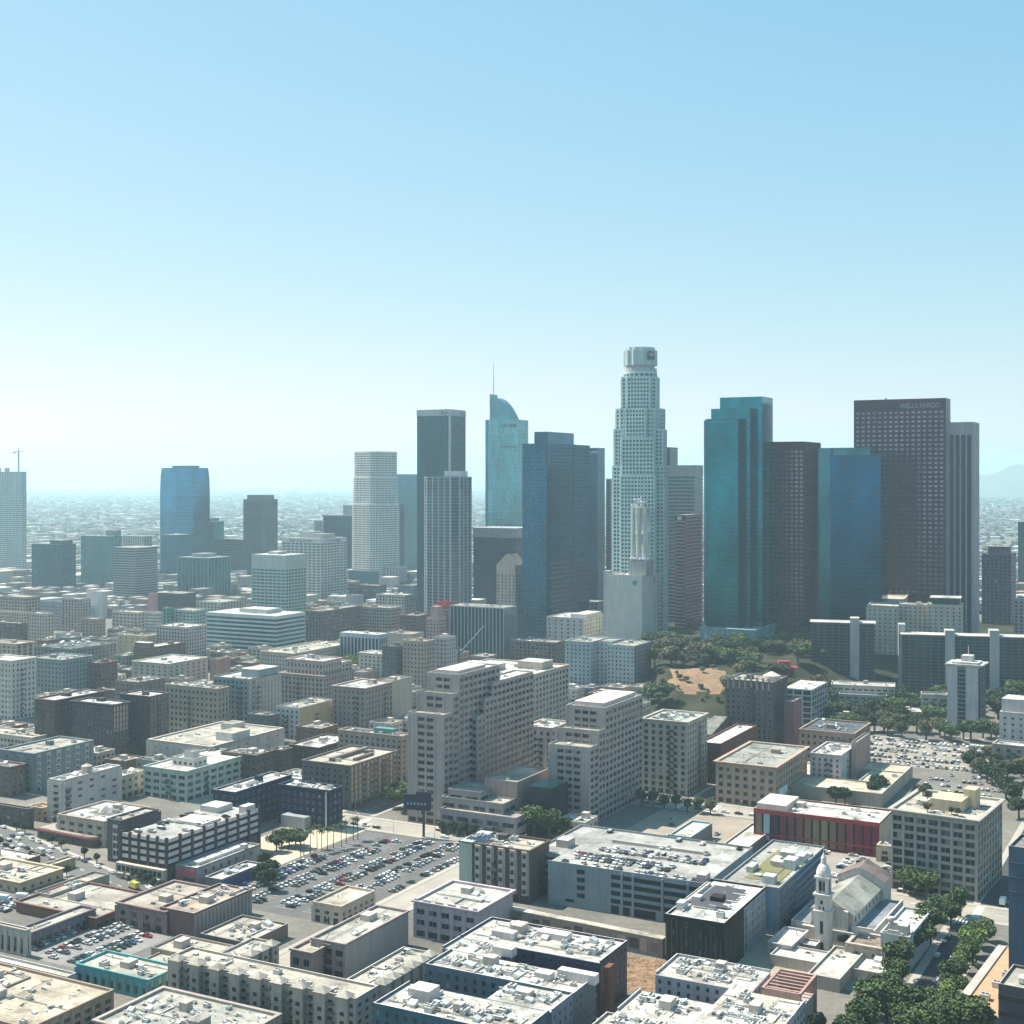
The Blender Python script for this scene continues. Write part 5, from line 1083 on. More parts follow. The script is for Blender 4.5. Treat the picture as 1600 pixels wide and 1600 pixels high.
# white roofed apartments with deep courts
kw = dict(bay=3.6, fh=3.2, wf=.34, hf=.5, fc=(.25, .26, .28), big=.9)
r = U('apartment_block', 'large angular white-roofed apartment block with two shaded courts and dense roof machinery', [(-252, -195, 433, 457), (-252, -229, 420, 432.98), (-248, -190.6, 402, 419.98), (-215, -190.8, 386, 401.98), (-244.5, -191.5, 364, 385.98)], 20, (.16, .23, .29), (.7, .67, .59), ac=18,
      opts=({'par': 'NEW', 'wall': (.07, .08, .14), 'wallR': (.12, .1, .1), 'ac': 44, 'wmax': 60}, {'par': 'W', 'ac': 14, 'wmax': 10}, {'par': 'WSE', 'ac': 46, 'wmax': 60, 'wallR': (.12, .17, .18), 'wall': (.13, .19, .24)}, {'par': 'E', 'ac': 16, 'wmax': 40}, {'par': 'SWE', 'ac': 50, 'wmax': 80, 'wall': (.05, .14, .2)}), **kw)
f = MB(); f.box(3.6, 5.6, -5, -.4 + 0, 0, 20.1); f.obj('brown_corner', wallm((.2, .09, .06)), r)
for x_, y_, sx, sy, sz in ((-45, 6, 9, 4, 2.6), (-30, 14, 12, 5, 2.2), (-36, -10, 8, 4, 3), (-5, -20, 14, 3.5, 3.2), (-40, -60, 8, 7, 4), (-12, -24, 6, 4, 2.4)):
    f = MB(); f.box(x_ - 2, x_ + sx - 2, y_, y_ + sy, 19.1, 19.1 + sz); f.obj('plant_room', wallm((.6, .6, .57)), r)
r = U('apartment_block', 'white-roofed apartment block with a pergola at the bottom edge, tree-filled court', [(-177, -142, 440, 461), (-150, -123.5, 408, 439.98), (-176, -150.02, 404, 424), (-176, -150.02, 380, 403.98), (-150, -123.5, 380, 407.98)], 17, (.4, .42, .46), (.7, .66, .57), ac=16,
      opts=({'par': 'NW', 'ac': 40}, {'par': 'E', 'ac': 44}, {'par': 'W', 'ac': 24}, {'par': '', 'ac': 44}, {'par': 'E', 'ac': 34}), **kw)
f = MB()
for k in range(6): f.box(4, 16, 2 + k * 3, 2.8 + k * 3, 17.6, 18.2)
for x_ in (3.4, 16): f.box(x_, x_ + .9, 0, 20, 17.6, 18.5)
f.box(3.4, 16.9, 0, .8, 0, 18.4); f.box(3.4, 16.9, 19.2, 20, 0, 18.4); f.obj('pergola', wallm((.38, .26, .22)), r)
f = MB(); f.box(3.6, 16, .9, 19, 0, 12); f.obj('terrace_base', wallm((.4, .36, .33)), r)
r = B('low_building', 'small bright blue roof room above the bottom white-roofed block', (1019, 1052, 1060), 1569, 1650, (.03, .15, .24), Rw, 'N', ac=0)
# villas with hipped turrets
VW = (.38, .36, .31)
def wing(root, x0, x1, y0, y1, z, tur, side):
    mass(root, x1, y0, x1 - x0, y1 - y0, 0, z, VW, Rc, bay=4.2, fh=3.1, wf=.45, hf=.45, fc=(.3, .28, .25), ac=10, par='NSEW', big=.8)
    for k in range(tur):
        t = (k + .5) / tur
        cx, cy = (x0 + (x1 - x0) * t, y0) if side == 'F' else (x1, y0 + (y1 - y0) * t)
        f = MB(); f.box(cx - 2.1, cx + 2.1, cy - 1.6, cy + 2.4, 0, z + .1, 0); f.obj('turret', wallm((.41, .38, .33)), root)
        f = MB(); p = [(cx - 2.7, cy - 2.2), (cx + 2.7, cy - 2.2), (cx + 2.7, cy + 3), (cx - 2.7, cy + 3)]
        for i in range(4): j = (i + 1) % 4; f.face([(*p[i], z + .12), (*p[j], z + .12), (cx, cy + .4, z + 1.9)])
        f.obj('hip_roof', roofm((.5, .47, .4)), root)
        if side == 'F' or k:
            f = MB()
            for j in range(4): f.box(cx + 2.3, cx + 5.2, cy - 1.3, cy - .05, 2.4 + j * 3.1, 2.6 + j * 3.1); f.box(cx + 2.3, cx + 5.2, cy - 1.3, cy - 1.2, 2.6 + j * 3.1, 3.5 + j * 3.1)
            if side == 'F' and cx + 5.2 < x1: tag(f.obj('balconies', plain((.09, .11, .12), .7), root), kind='stuff')
        um = unit_window((.3, .28, .25))
        for j in range(3): inst(um, 'window', root, (cx, cy - 1.55, 3 + j * 3.1), (1.8, .3, 1.5)); inst(um, 'window', root, (cx + 2.05, cy + .5, 3 + j * 3.1), (1.6, .3, 1.5), math.pi / 2)
X, D, a, b, z = solve((262, 556, 677), 1560, 1632, TH); root = empty('villa_complex', X, D, 0, -TH); tag(root, 'grey-beige apartment villas with rows of small hipped turret roofs', 'apartment complex')
wing(root, -a, 0, 0, 13, z, 9, 'F'); wing(root, -13, 0, 13.02, b, z, 6, 'R'); wing(root, -a + 9, -a + 20, 13.02, b * .75, z - 2.5, 4, 'R')
REG.append(('villa', X, D, a, b, TH, z))
# bottom edge blocks
r = B('apartment_block', 'grey-green roofed apartment block with curled vents at the bottom edge', (150, 335, 434), 1640, 1690, (.34, .33, .3), (.5, .49, .43), bay=4, fc=(.3, .3, .28), ac=70, big=.7, ph=((.62, .7, .3, .5, 3),))
r = B('warehouse', 'broad tan-roofed loft building with window bays at the bottom left corner', (-150, 45, 176), 1606, 1642, (.34, .29, .22), (.6, .52, .4), bay=4.5, wf=.6, hf=.6, ac=34, big=.7, rel=.25)
r = B('apartment_block', 'light grey curved-edge roof cut by the bottom edge between the white-roofed blocks', (900, 985, 1000), 1640, 1700, (.3, .3, .3), (.66, .66, .6), 'N', ac=4, b=24)
# right edge
r = B('office_tower', 'plain slate blue tower wall rising along the right edge', (1576, 1680, 1700), 1336, 1640, (.07, .12, .18), Rg, 'N', th=33, b=18, ac=0)
f = MB()
for k in range(3): f.box(-r['_a'], .1, -.4, -.01, r['_z'] - 6 - k * 5, r['_z'] - 5.4 - k * 5)
f.obj('wall_joints', wallm((.05, .08, .13)), r)
r = B('office_tower', 'charcoal lower block with shadow bands at the bottom right corner', (1560, 1680, 1700), 1560, 1720, (.075, .08, .1), (.5, .48, .4), 'N', th=33, b=20, ac=2)
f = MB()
for k in range(4): f.box(-r['_a'], .1, -.3, -.01, r['_z'] - 5 - k * 5, r['_z'] - 3.2 - k * 5)  # near-black strips across the front wall
f.obj('dark_bands', plain((.02, .02, .025), .8), r)
# terracotta deck building
x, y = gp(1480, 1584, 8); t = R(32); root = empty('deck_building', x, y, 0, -t); tag(root, 'low building with a streaked terracotta roof deck along the leafy street', 'building')
f = MB(); f.box(0, 40, 0, 78, 0, 7.9); f.obj('wall', wallm((.3, .28, .25)), root)
m, tt, bs = nodes('terracotta_deck'); setup(bs, .8, 0, .2); fx = rampv(tt, noise(tt, coords(tt, .08, 2.2, 1), 1.2, 4), 0, 1, .3, .7); tt.links.new(mixc(tt, fx, (.34, .18, .1), (.5, .32, .2)), bs.inputs['Base Color'])
f = MB(); f.box(.3, 39.7, .3, 77.7, 7.9, 8); f.obj('roof_deck', m, root)
f = MB(); f.box(0, 3, 0, 78, 8.01, 8.6); f.obj('parapet', wallm((.42, .41, .38)), root)
for q in ((8, 20), (9, 34), (10, 46)): inst(ACS[0], 'air_conditioner', root, (*q, 8), (3, 3, 2.4))
# ------------------------------------------------------------------ church
CT = R(30)
def cu(px, py, z): return puv(px, py, z, CT)
xr_, yr_ = cu(1325, 1428, 12.5); xe, ye = cu(1383, 1389, 12.5); ox, oy = (xr_ + xe) / 2, yr_
wx, wy = uvp(ox, oy, CT); church = empty('church', wx, wy, 0, -CT); tag(church, 'white old church with a domed bell tower and long grey gabled nave', 'church')
CW = (.56, .57, .53); L = ye - yr_; W = 17.5; cw_ = wallm(CW)
f = MB(); f.box(-W, 0, 0, L, 0, 12.4); f.face([(-W, 0, 12.4), (0, 0, 12.4), (-W / 2, 0, 17.2)]); f.obj('nave', cw_, church)
f = MB(); e_ = .7
f.face([(e_, -.8, 12.3), (e_, L, 12.3), (-W / 2, L, 17.4), (-W / 2, -.8, 17.4)]); f.face([(-W - e_, L, 12.3), (-W - e_, -.8, 12.3), (-W / 2, -.8, 17.4), (-W / 2, L, 17.4)])
f.obj('nave_roof', roofm((.42, .42, .36)), church)
f = MB(); f.box(.02, 9, -2, L + 4, 0, 7); f.box(-W - 8, -W - .02, -2, L, 0, 7); f.obj('aisle', cw_, church)
f = MB(); f.box(.02, 8.4, -1.4, L + 3.4, 7, 7.06); f.box(-W - 7.4, -W - .02, -1.4, L, 7, 7.06); f.obj('aisle_roof', roofm((.3, .33, .36)), church)
f = MB(); f.box(8.4, 9, -2, L + 4, 7.02, 8); f.box(.02, 8.38, -2, -1.4, 7.02, 8.6); f.obj('aisle_parapet', cw_, church)
for k in range(7): inst(unit_window((.4, .42, .4)), 'window', church, (-.05, 3 + k * 5.4, 8.6), (1.4, .3, 2.2), math.pi / 2)
f = MB(); y0 = L + .02; f.box(-W - 1, 1.5, y0, y0 + 13, 0, 15.4); f.face([(-W - 1, y0, 15.4), (1.5, y0, 15.4), (-W / 2, y0, 20.5)]); f.obj('transept', cw_, church)
f = MB(); f.face([(2.2, y0 - .5, 15.3), (2.2, y0 + 13, 15.3), (-W / 2, y0 + 13, 20.8), (-W / 2, y0 - .5, 20.8)]); f.face([(-W - 1.7, y0 + 13, 15.3), (-W - 1.7, y0 - .5, 15.3), (-W / 2, y0 - .5, 20.8), (-W / 2, y0 + 13, 20.8)]); f.obj('transept_roof', roofm((.26, .2, .18)), church)
f = MB(); f.box(-W * .9, -W * .1, -3.2, -.9, 0, 14); f.box(-W * 1.3, 8.8, -4, -2.02, 0, 6.2); f.face([(-W * .9, -3.2, 14), (-W * .1, -3.2, 14), (-W / 2, -3.2, 17)]); f.obj('front_gable', cw_, church)
tw = MB(); TX, TY = -W * .5 - 1, -8.5                                # bell tower before the front
def stage_(h0, h1, w_, m=0): tw.box(TX - w_, TX + w_, TY - w_, TY + w_, h0, h1, m)
stage_(0, 15, 2.9); stage_(15, 15.6, 3.4); stage_(15.6, 21.6, 2.8); stage_(21.6, 22.4, 3.5); 
for sx in (-1, 1):
    for sy in (-1, 1): tw.box(TX + sx * 1.9 - .6, TX + sx * 1.9 + .6, TY + sy * 1.9 - .6, TY + sy * 1.9 + .6, 22.4, 28.4)
stage_(22.4, 28.4, 1.5); stage_(28.4, 29.3, 3.1)
pr = [(2.9, 29.3), (3.0, 30.4), (2.7, 31.8), (2.0, 33.2), (1.15, 34.2), (1.0, 36), (1.15, 36.2), (.8, 37), (.12, 38.4), (.06, 41)]
for (r0, h0), (r1, h1) in zip(pr, pr[1:]): tw.cone(TX, TY, h0, h1, r0, r1, 16, 0, False)
tw.obj('bell_tower', wallm((.64, .64, .6)), church)
f = MB()
for dx in (-.9, .9): f.box(TX + dx * .9 - .5, TX + dx * .9 + .5, TY - 2.0, TY - 1.48, 23.4, 27); f.box(TX + 1.48, TX + 2.0, TY + dx * .9 - .5, TY + dx * .9 + .5, 23.4, 27)
f.box(TX - .6, TX + .6, TY - 3.05, TY - 2.85, 6.5, 11.5); f.box(TX - .5, TX + .5, TY - 2.95, TY - 2.75, 18.4, 19.8); f.box(TX - 1.1, TX - .5, TY - 3, TY - 2.78, 16.2, 17.3); f.box(TX + .5, TX + 1.1, TY - 3, TY - 2.78, 16.2, 17.3); f.box(TX - .8, TX + .8, TY - 3.1, TY - 2.85, 0, 3)
f.obj('tower_openings', plain((.03, .03, .035), .8), church)
REG.append(('church', wx, wy, W, L, CT, 20))
r = B('church_annexe', 'white blank-walled annexe with a curly parapet and roof urn right of the church', (1376, 1420, 1454), 1464, 1520, (.4, .48, .5), (.74, .7, .62), 'N', th=30, ac=3, cor=.3)
a, bb, zz = r['_a'], r['_b'], r['_z']; f = MB(); f.box(-a * .8, -a * .1, 2, 7, zz - .9, zz + 3.2); f.cone(-a * .7, 3, zz + 3.2, zz + 5, .8, 1.5, 12); f.cone(-a * .7, 3, zz + 5, zz + 5.6, 1.5, 1.3, 12); f.obj('roof_room', wallm((.56, .54, .5)), r)
f = MB(); f.prism([(-a * .9, -.1), (-a * .2, -.1), (-a * .2, .4), (-a * .9, .4)], zz - .1, zz + .9); f.prism([(-a * .75, -.1), (-a * .35, -.1), (-a * .35, .4), (-a * .75, .4)], zz + .9, zz + 1.6); f.obj('curly_parapet', wallm((.58, .58, .55)), r)
r = B('low_building', 'two-storey cream house with an open roof court between church and annexe', (1326, 1378, 1392), 1481, 1514, (.46, .43, .38), (.4, .3, .25), 'G', th=30, bay=6, wf=.25, hf=.4, ac=1)
B('low_building', 'white flat-roofed garden hall with a low parapet before the church', (1332, 1388, 1412), 1523, 1540, (.5, .48, .42), Rw, 'N', th=30, ac=3)
B('canopy', 'small white entrance canopy at the left foot of the church tower', (1244, 1274, 1282), 1478, 1492, (.3, .3, .3), Rw, 'N', th=30, ac=0)
B('low_building', 'long white low range below the church garden wall', (1203, 1320, 1345), 1512, 1530, (.5, .47, .41), Rw, 'N', th=30, ac=3, b=14)
B('low_building', 'pale low block with slabs and deck beside the row of round street trees', (1262, 1312, 1352), 1530, 1552, (.45, .42, .36), (.68, .64, .56), 'N', th=30, ac=1)
B('row_house', 'pale house rows with dark windows right of the black-clad block', (1200, 1236, 1262), 1478, 1500, (.42, .45, .46), Rw, 'G', th=30, ac=2, bay=4)
# retaining wall with painted panels
b_ = MB(); uvs = [(-267, 501), (-200, 497)]; p, q = uvp(-268, 502), uvp(-197, 497.5)
x, y = q; root = empty('mural_wall', x, y, 0, math.atan2(q[1] - p[1], q[0] - p[0])); tag(root, 'long retaining wall painted with grey murals beside the building site', 'wall')
b_.box(-72, 0, 0, 2.4, 0, 7.5, 0); b_.obj('wall', wallm((.3, .28, .25)), root)
b_ = MB(); b_.box(-72, 0, 0, 4, 7.5, 7.8); b_.obj('wall_top', roofm(Rc), root)
rr = random.Random(8)
for k in range(14):
    b_ = MB(); b_.box(-70 + k * 5, -70 + k * 5 + rr.uniform(2.5, 4.6), -.06, -.01, rr.uniform(.5, 3), rr.uniform(4.5, 6.8)); b_.obj('mural_panel', wallm(rr.choice([(.14, .13, .12), (.36, .34, .3), (.22, .2, .18), (.1, .09, .09), (.3, .24, .2)])), root)
# billboard on its pole
x, y = gp(662, 1308); root = empty('billboard', x, y, 0, -R(14)); tag(root, 'dark double-sided billboard on a single tall black pole before the stepped complex', 'billboard')
b_ = MB(); b_.tube((0, 0, 0), (0, 0, 16), .7, 10); b_.obj('pole', plain((.05, .04, .045), .6), root)
b_ = MB(); b_.box(-10.5, 4, -.8, .8, 15, 22.5); b_.box(-4, 4.2, -.85, .85, 22.5, 24); b_.box(-10.7, 4.2, -1.4, -.8, 14.4, 15); b_.obj('panel', plain((.018, .02, .04), .5), root)
b_ = MB()
for k, h_ in enumerate((1.2, 1.5, 1.3, 1.5, 1.2, 1.5)): b_.box(-9 + k * 1.9, -8.3 + k * 1.9, -.95, -.82, 17, 17 + h_); b_.box(-8.2 + k * 1.9, -7.9 + k * 1.9, -.95, -.82, 17.1, 17.6 + h_ * .3)
b_.obj('lettering', plain((.25, .3, .45), .6), root)
# ------------------------------------------------------------------ vehicles
def carmesh(c, kind='car'):
    paint = plain(c, .3, .1, 'car_paint', .6); gl = plain((.02, .025, .03), .1, 0, 'car_glass', .6); ty = plain((.02, .02, .02), .9, 0, 'tyre')
    b = MB()
    if kind == 'car':
        L, W, = 4.6, 1.85
        prof = [(-2.3, .35), (2.3, .35), (2.3, .75), (1.9, .88), (1.0, .95), (-1.8, 1.0), (-2.3, .9)]
        n = len(prof)
        for s in (-1, 1): b.face([(x, s * W / 2, z) for x, z in (prof if s < 0 else prof[::-1])], 0)
        for i in range(n): j = (i + 1) % n; b.face([(prof[i][0], -W / 2, prof[i][1]), (prof[i][0], W / 2, prof[i][1]), (prof[j][0], W / 2, prof[j][1]), (prof[j][0], -W / 2, prof[j][1])], 0)
        lo = [(1.05, .95), (-1.85, 1.0)]; hi = [(.35, 1.45), (-1.15, 1.47)]
        w0, w1 = W / 2 - .04, W / 2 - .26
        q = [(lo[0][0], -w0, lo[0][1]), (lo[0][0], w0, lo[0][1]), (lo[1][0], w0, lo[1][1]), (lo[1][0], -w0, lo[1][1])]; t_ = [(hi[0][0], -w1, hi[0][1]), (hi[0][0], w1, hi[0][1]), (hi[1][0], w1, hi[1][1]), (hi[1][0], -w1, hi[1][1])]
        for i in range(4): j = (i + 1) % 4; b.face([q[i], q[j], t_[j], t_[i]], 1)
        b.face(t_, 0); b.box(-1.12, .32, -w1 + .02, w1 - .02, 1.46, 1.5, 0)
        for x in (-1.4, 1.4):
            for y in (-W / 2, W / 2): b.tube((x, y - .1, .33), (x, y + .1, .33), .33, 8, 2)
    else:
        b.box(-3.6, 1.6, -1.2, 1.2, .9, 3.3, 0); b.box(1.65, 3.3, -1.1, 1.1, .6, 2.4, 3); b.box(2.2, 3.33, -1.0, 1.0, 1.5, 2.2, 1); b.box(-3.5, 3.2, -.9, .9, .5, .9, 2)
        for x in (-2.4, 2.3):
            for y in (-1.1, 1.1): b.tube((x, y - .15, .45), (x, y + .15, .45), .45, 8, 2)
    return b.mesh(kind, [paint, gl, ty, plain((.55, .55, .55), .4, 0, 'cab_paint')])
CARS = [('white', carmesh((.75, .75, .73))), ('silver', carmesh((.42, .43, .44))), ('black', carmesh((.02, .02, .022))), ('grey', carmesh((.14, .145, .15))), ('red', carmesh((.35, .03, .03))), ('blue', carmesh((.04, .08, .2))), ('tan', carmesh((.35, .3, .22)))]
CW_ = [9, 6, 6, 4, 1, 1.2, 1.2]; ncar = 0; cr = random.Random(21)
CM = MB(); far_ = False
def car(x, y, ang, where, group, z=.06):
    global ncar
    if ncar >= 300 or far_:
        c_, s_ = math.cos(ang), math.sin(ang)
        for a0, a1, w_, z0, z1 in ((-2.3, 2.3, .9, .3, .95), (-1.5, .7, .75, .95, 1.45)): CM.prism([(x + p * c_ - q * s_, y + p * s_ + q * c_) for p, q in ((a0, -w_), (a1, -w_), (a1, w_), (a0, w_))], z + z0, z + z1)
        return
    ncar += 1; cn, me = cr.choices(CARS, CW_)[0]
    o = bpy.data.objects.new('parked_car', me); C.objects.link(o); o.location = (x, y, z); o.rotation_euler = (0, 0, ang + cr.choice((0, math.pi)) + cr.uniform(-.04, .04))
    tag(o, '%s car %s' % (cn, where), 'car', group + ', ' + cn)
def carrow(u0, v0, u1, v1, step, ang, where, group, z=.06, p=.85):
    L = math.hypot(u1 - u0, v1 - v0); n = int(L / step)
    for i in range(n + 1):
        if cr.random() > p: continue
        t = i / max(n, 1); u = u0 + (u1 - u0) * t + cr.uniform(-.2, .2); v = v0 + (v1 - v0) * t + cr.uniform(-.3, .3)
        car(*uvp(u, v), ang - TH, where, group, z)
R90 = math.pi / 2
wl = 'parked in the big open lot in the middle'; gl_ = 'cars in the big middle parking lot'
for u, s, e in ((-404.5, 486, 556), (-399, 486, 548), (-388.5, 478, 590), (-383.2, 478, 592), (-371.5, 480, 596), (-366.3, 480, 598), (-355.5, 512, 600), (-350.3, 512, 600), (-338.5, 520, 600)):
    carrow(u, s, u, e, 3.05, R(12), wl, gl_, p=.72)
wl = 'in the small tan lot between low shops at lower left'; gl_ = 'cars in the small lower left lot'
for u in (-426, -415.5, -410.5, -400, -395): carrow(u, 385, u, 427, 2.9, 0, wl, gl_, p=.8)
wl = 'on the open roof deck of the blue-grey garage'; gl_ = 'cars on the main garage roof'
for v, a, b, p in ((541.5, -264, -200, .6), (551, -262, -216, .85), (556, -262, -216, .85), (567.5, -254, -206, .85), (572.5, -250, -206, .4), (583, -240, -200, .2), (598, -270, -196, .3)):
    carrow(a, v, b, v, 2.9, R90, wl, gl_, GA - .86, p)
wl = 'on the open roof of the striped garage'; gl_ = 'cars on the striped garage roof'
gx, gy = G1.location.x, G1.location.y; gu, gv = gx * math.cos(TH) - gy * math.sin(TH), gx * math.sin(TH) + gy * math.cos(TH)
for du in (-5, -18, -24): carrow(gu + du, gv + 6, gu + du, gv + G1['_b'] * .8, 3, 0, wl, gl_, G1['_z'] - .85, .45)
wl = 'in the dusty lot between the stepped complex and the red hall'; gl_ = 'cars in the dusty lot'
for u, v in ((-262, 668), (-255, 669), (-250, 672), (-245, 678), (-240, 684), (-258, 655), (-252, 652), (-236, 668), (-272, 700), (-268, 690)): car(*uvp(u, v), R(50), wl, gl_)
far_ = True
wl = 'in the far lot by the trees before the balcony slabs'; gl_ = 'cars in the far right lot'
for v in (909, 916, 929, 935, 949, 955, 969, 975, 988, 994): carrow(-252 + (v - 909) * .1, v, -146, v, 3.1, R90, wl, gl_, p=.7)
far_ = False
wl = 'in the lot behind the church'; gl_ = 'cars behind the church'
for u in (-180, -166, -160, -146, -132): carrow(u, 630, u, 678, 3.3, R(10), wl, gl_, p=.5)
wl = 'on the street past the striped garage'; gl_ = 'cars on the left street'
for t_ in range(0, 300, 7):
    for o_ in (-7.2, 7.2, -2.5, 2.8):
        if cr.random() < (.5 if abs(o_) > 5 else .16): car(*sp(t_, o_), R(135), wl, gl_)
for k in range(14): car(*uvp(-492 + (k % 7) * 3.2, 417 + (k // 7) * 6), R90 - TH, 'in the fenced yard at the left edge', 'cars in the left yard')
wl = 'on the pale street before the stepped complex'; gl_ = 'cars on the pale middle street'
carrow(-430, 611, -200, 611, 7, 0, wl, gl_, p=.25); carrow(-440, 622, -300, 622, 9, 0, wl, gl_, p=.3)
carrow(-300, 732, -180, 732, 8, 0, 'on the pale street behind the dusty lot', 'cars on the rear street', p=.5)
carrow(-101.6, 430, -101.6, 600, 8, R90, 'on the shaded tree-lined street at lower right', 'cars on the shaded street', p=.3)
carrow(-92.6, 420, -92.6, 590, 9, R90, 'on the shaded tree-lined street at lower right', 'cars on the shaded street', p=.3)
def spuv(t, o): x, y = sp(t, o); return (x * math.cos(TH) - y * math.sin(TH), x * math.sin(TH) + y * math.cos(TH))
def truck(u, v, ang, c, label, name='box_truck'):
    o = bpy.data.objects.new(name, carmesh(c, 'box_truck')); C.objects.link(o); o.location = (*uvp(u, v), .06); o.rotation_euler = (0, 0, ang - TH); tag(o, label, 'truck')
truck(-88, 632, R90, (.7, .7, .68), 'white box truck driving the shaded street beside the grid-fronted block')
truck(*spuv(20, 2.5), R(163), (.55, .5, .08), 'yellow-sided box truck on the street by the striped garage')
truck(*spuv(105, -2), R(163), (.5, .48, .42), 'grey box truck further up the left street')
truck(-340, 474, 0, (.72, .72, .7), 'white delivery van-truck by the small cream corner building')
truck(-478, 431, .2, (.7, .72, .72), 'white trailer truck in the fenced yard at the left edge')
truck(-484, 425.5, .2, (.68, .7, .7), 'second white trailer parked just in front of the other in the left yard')
truck(-263, 434, 0, (.8, .8, .8), 'white truck in the gap left of the angular white-roofed block')

# ------------------------------------------------------------------ trees
def leafmat(c, name='foliage'):
    m, t, bs = nodes(name); setup(bs, .7, 0, .25); ge = t.nodes.new('ShaderNodeNewGeometry'); oi = t.nodes.new('ShaderNodeObjectInfo')
    a = rampv(t, ge.outputs['Random Per Island'], .55, 1.5, 0, 1); b = rampv(t, oi.outputs['Random'], .75, 1.25, 0, 1)
    n = rampv(t, noise(t, coords(t), .5, 3), .7, 1.3)
    t.links.new(mulc(t, mulc(t, mulc(t, c, a), b), n), bs.inputs['Base Color']); return m
bark = plain((.12, .09, .07), .9, 0, 'bark')
LEAF = {'green': leafmat((.055, .088, .028)), 'dark': leafmat((.03, .05, .02)), 'olive': leafmat((.105, .1, .05)), 'bright': leafmat((.1, .15, .03))}
def crownmesh(seed, n=700, sh=(1, 1, .9), leaf=.075, mat='green', lumps=9):
    r_ = random.Random(seed); b = MB(); cs = []
    for _ in range(lumps):
        a = r_.uniform(0, 2 * math.pi); d = r_.uniform(0, .62); cs.append((math.cos(a) * d, math.sin(a) * d, r_.uniform(-.3, .5), r_.uniform(.3, .5)))
    for i in range(n):
        cx, cy, cz, cr_ = r_.choice(cs); v = Vector((r_.gauss(0, 1), r_.gauss(0, 1), r_.gauss(0, 1))).normalized() * cr_ * r_.uniform(.72, 1.08)
        p = Vector(((cx + v.x) * sh[0], (cy + v.y) * sh[1], (cz + v.z) * sh[2]))
        q = Vector((r_.gauss(0, 1), r_.gauss(0, 1), r_.gauss(0, 1) + .3)).normalized(); q = (q + v.normalized() * .8).normalized(); t1 = q.orthogonal().normalized(); t2 = q.cross(t1); s = leaf * r_.uniform(.7, 1.5)
        a = r_.uniform(0, 6.28); u_ = t1 * math.cos(a) + t2 * math.sin(a); w_ = q.cross(u_)
        b.face([p + u_ * s, p + w_ * s * .7, p - u_ * s * .8, p - w_ * s * .8], 0)
    return b.mesh('crown', [LEAF[mat]])
CROWN = {k: [crownmesh(s + 10 * i, 2600, mat=k, lumps=13) for s in range(3)] for i, k in enumerate(LEAF)}
tb = MB(); tb.tube((0, 0, 0), (0, 0, .5), .05, 7, 0, .035)
for a in range(5): tb.tube((0, 0, .38), (math.cos(a * 1.26) * .28, math.sin(a * 1.26) * .28, .62 + (a % 2) * .08), .028, 5, 0, .012)
TRUNK = tb.mesh('trunk', [bark]); tr = random.Random(4)
def tree(x, y, h, kind, label, group=None, z=0, wd=.42, name='tree'):
    o = empty(name, x, y, z, tr.uniform(0, 6.28)); tag(o, label, 'tree', group); h *= tr.uniform(.85, 1.15)
    inst(TRUNK, 'trunk', o, (0, 0, -.3), (h, h, h)); inst(tr.choice(CROWN[kind]), 'crown', o, (0, 0, h * .62), (h * wd * tr.uniform(.9, 1.15), h * wd * tr.uniform(.9, 1.15), h * .42))
def palmmesh():
    b = MB(); b.tube((0, 0, 0), (.02, 0, .86), .018, 6, 0, .012); t = b.mesh('trunk', [bark]); b = MB(); r_ = random.Random(2)
    for i in range(22):
        a = i * 2.4; e = r_.uniform(-.5, .9); p = Vector((.02, 0, .86)); d = Vector((math.cos(a) * math.cos(e), math.sin(a) * math.cos(e), math.sin(e)))
        s = Vector((-math.sin(a), math.cos(a), 0)) * .022; pr = p
        for k in range(3): nx_ = pr + d * .07; b.face([pr - s, pr + s, nx_ + s * (.9 - k * .3), nx_ - s * (.9 - k * .3)]); pr = nx_; d = (d + Vector((0, 0, -.45))).normalized()
    return t, b.mesh('fronds', [LEAF['dark']])
PT, PF = palmmesh()
def palm(x, y, h, label, group, z=0):
    o = empty('palm_tree', x, y, z, tr.uniform(0, 6.28)); tag(o, label, 'palm tree', group); inst(PT, 'trunk', o, (0, 0, 0), (h, h, h)); inst(PF, 'fronds', o, (0, 0, 0), (h * 1.2, h * 1.2, h))
    o.children[1].location.z = -.0
G = 'street trees at lower right'
for i in range(15): u = -88 + tr.uniform(-1, 1); v = 432 + i * 10.5; tree(*uvp(u, v), 11.5, 'green' if i % 3 else 'bright', ('leafy' if i % 3 else 'bright light green') + (' tree beside the terracotta deck, along the shaded street' if i < 9 else ' tree at the far right side of the shaded street, by the crosswalk'), 'street trees right, %s %s' % (i % 3 > 0, i < 9), wd=.5)
for i in range(13):
    if i in (8,): continue
    u = -108 + tr.uniform(-1.5, 1.5); v = 432 + i * 12; tree(*uvp(u, v), 15, 'green' if i % 4 else 'dark', ('leafy' if i % 4 else 'dark leafy') + (' tree left of the shaded street, below the church annexe' if i < 6 else ' tree left of the shaded street, beside the church annexe wall'), 'street trees left, %s %s' % (i % 4 > 0, i < 6), wd=.48)
for i in range(5): tree(*uvp(-112 - i * 9.5, 444 + (i % 2) * 2), 12, 'dark', 'round dark tree in the row before the white-roofed block at the bottom', 'round trees at the bottom', wd=.46)
for i in range(9): tree(*gp(1385 + i * 17, 1604 + (i % 3) * 12), 14, 'green', 'large light green tree at the bottom edge beside the shaded street', 'large trees at the bottom edge', wd=.55)
tree(*gp(1365, 1592), 13, 'dark', 'dark bushy tree at the bottom edge left of the terracotta deck')
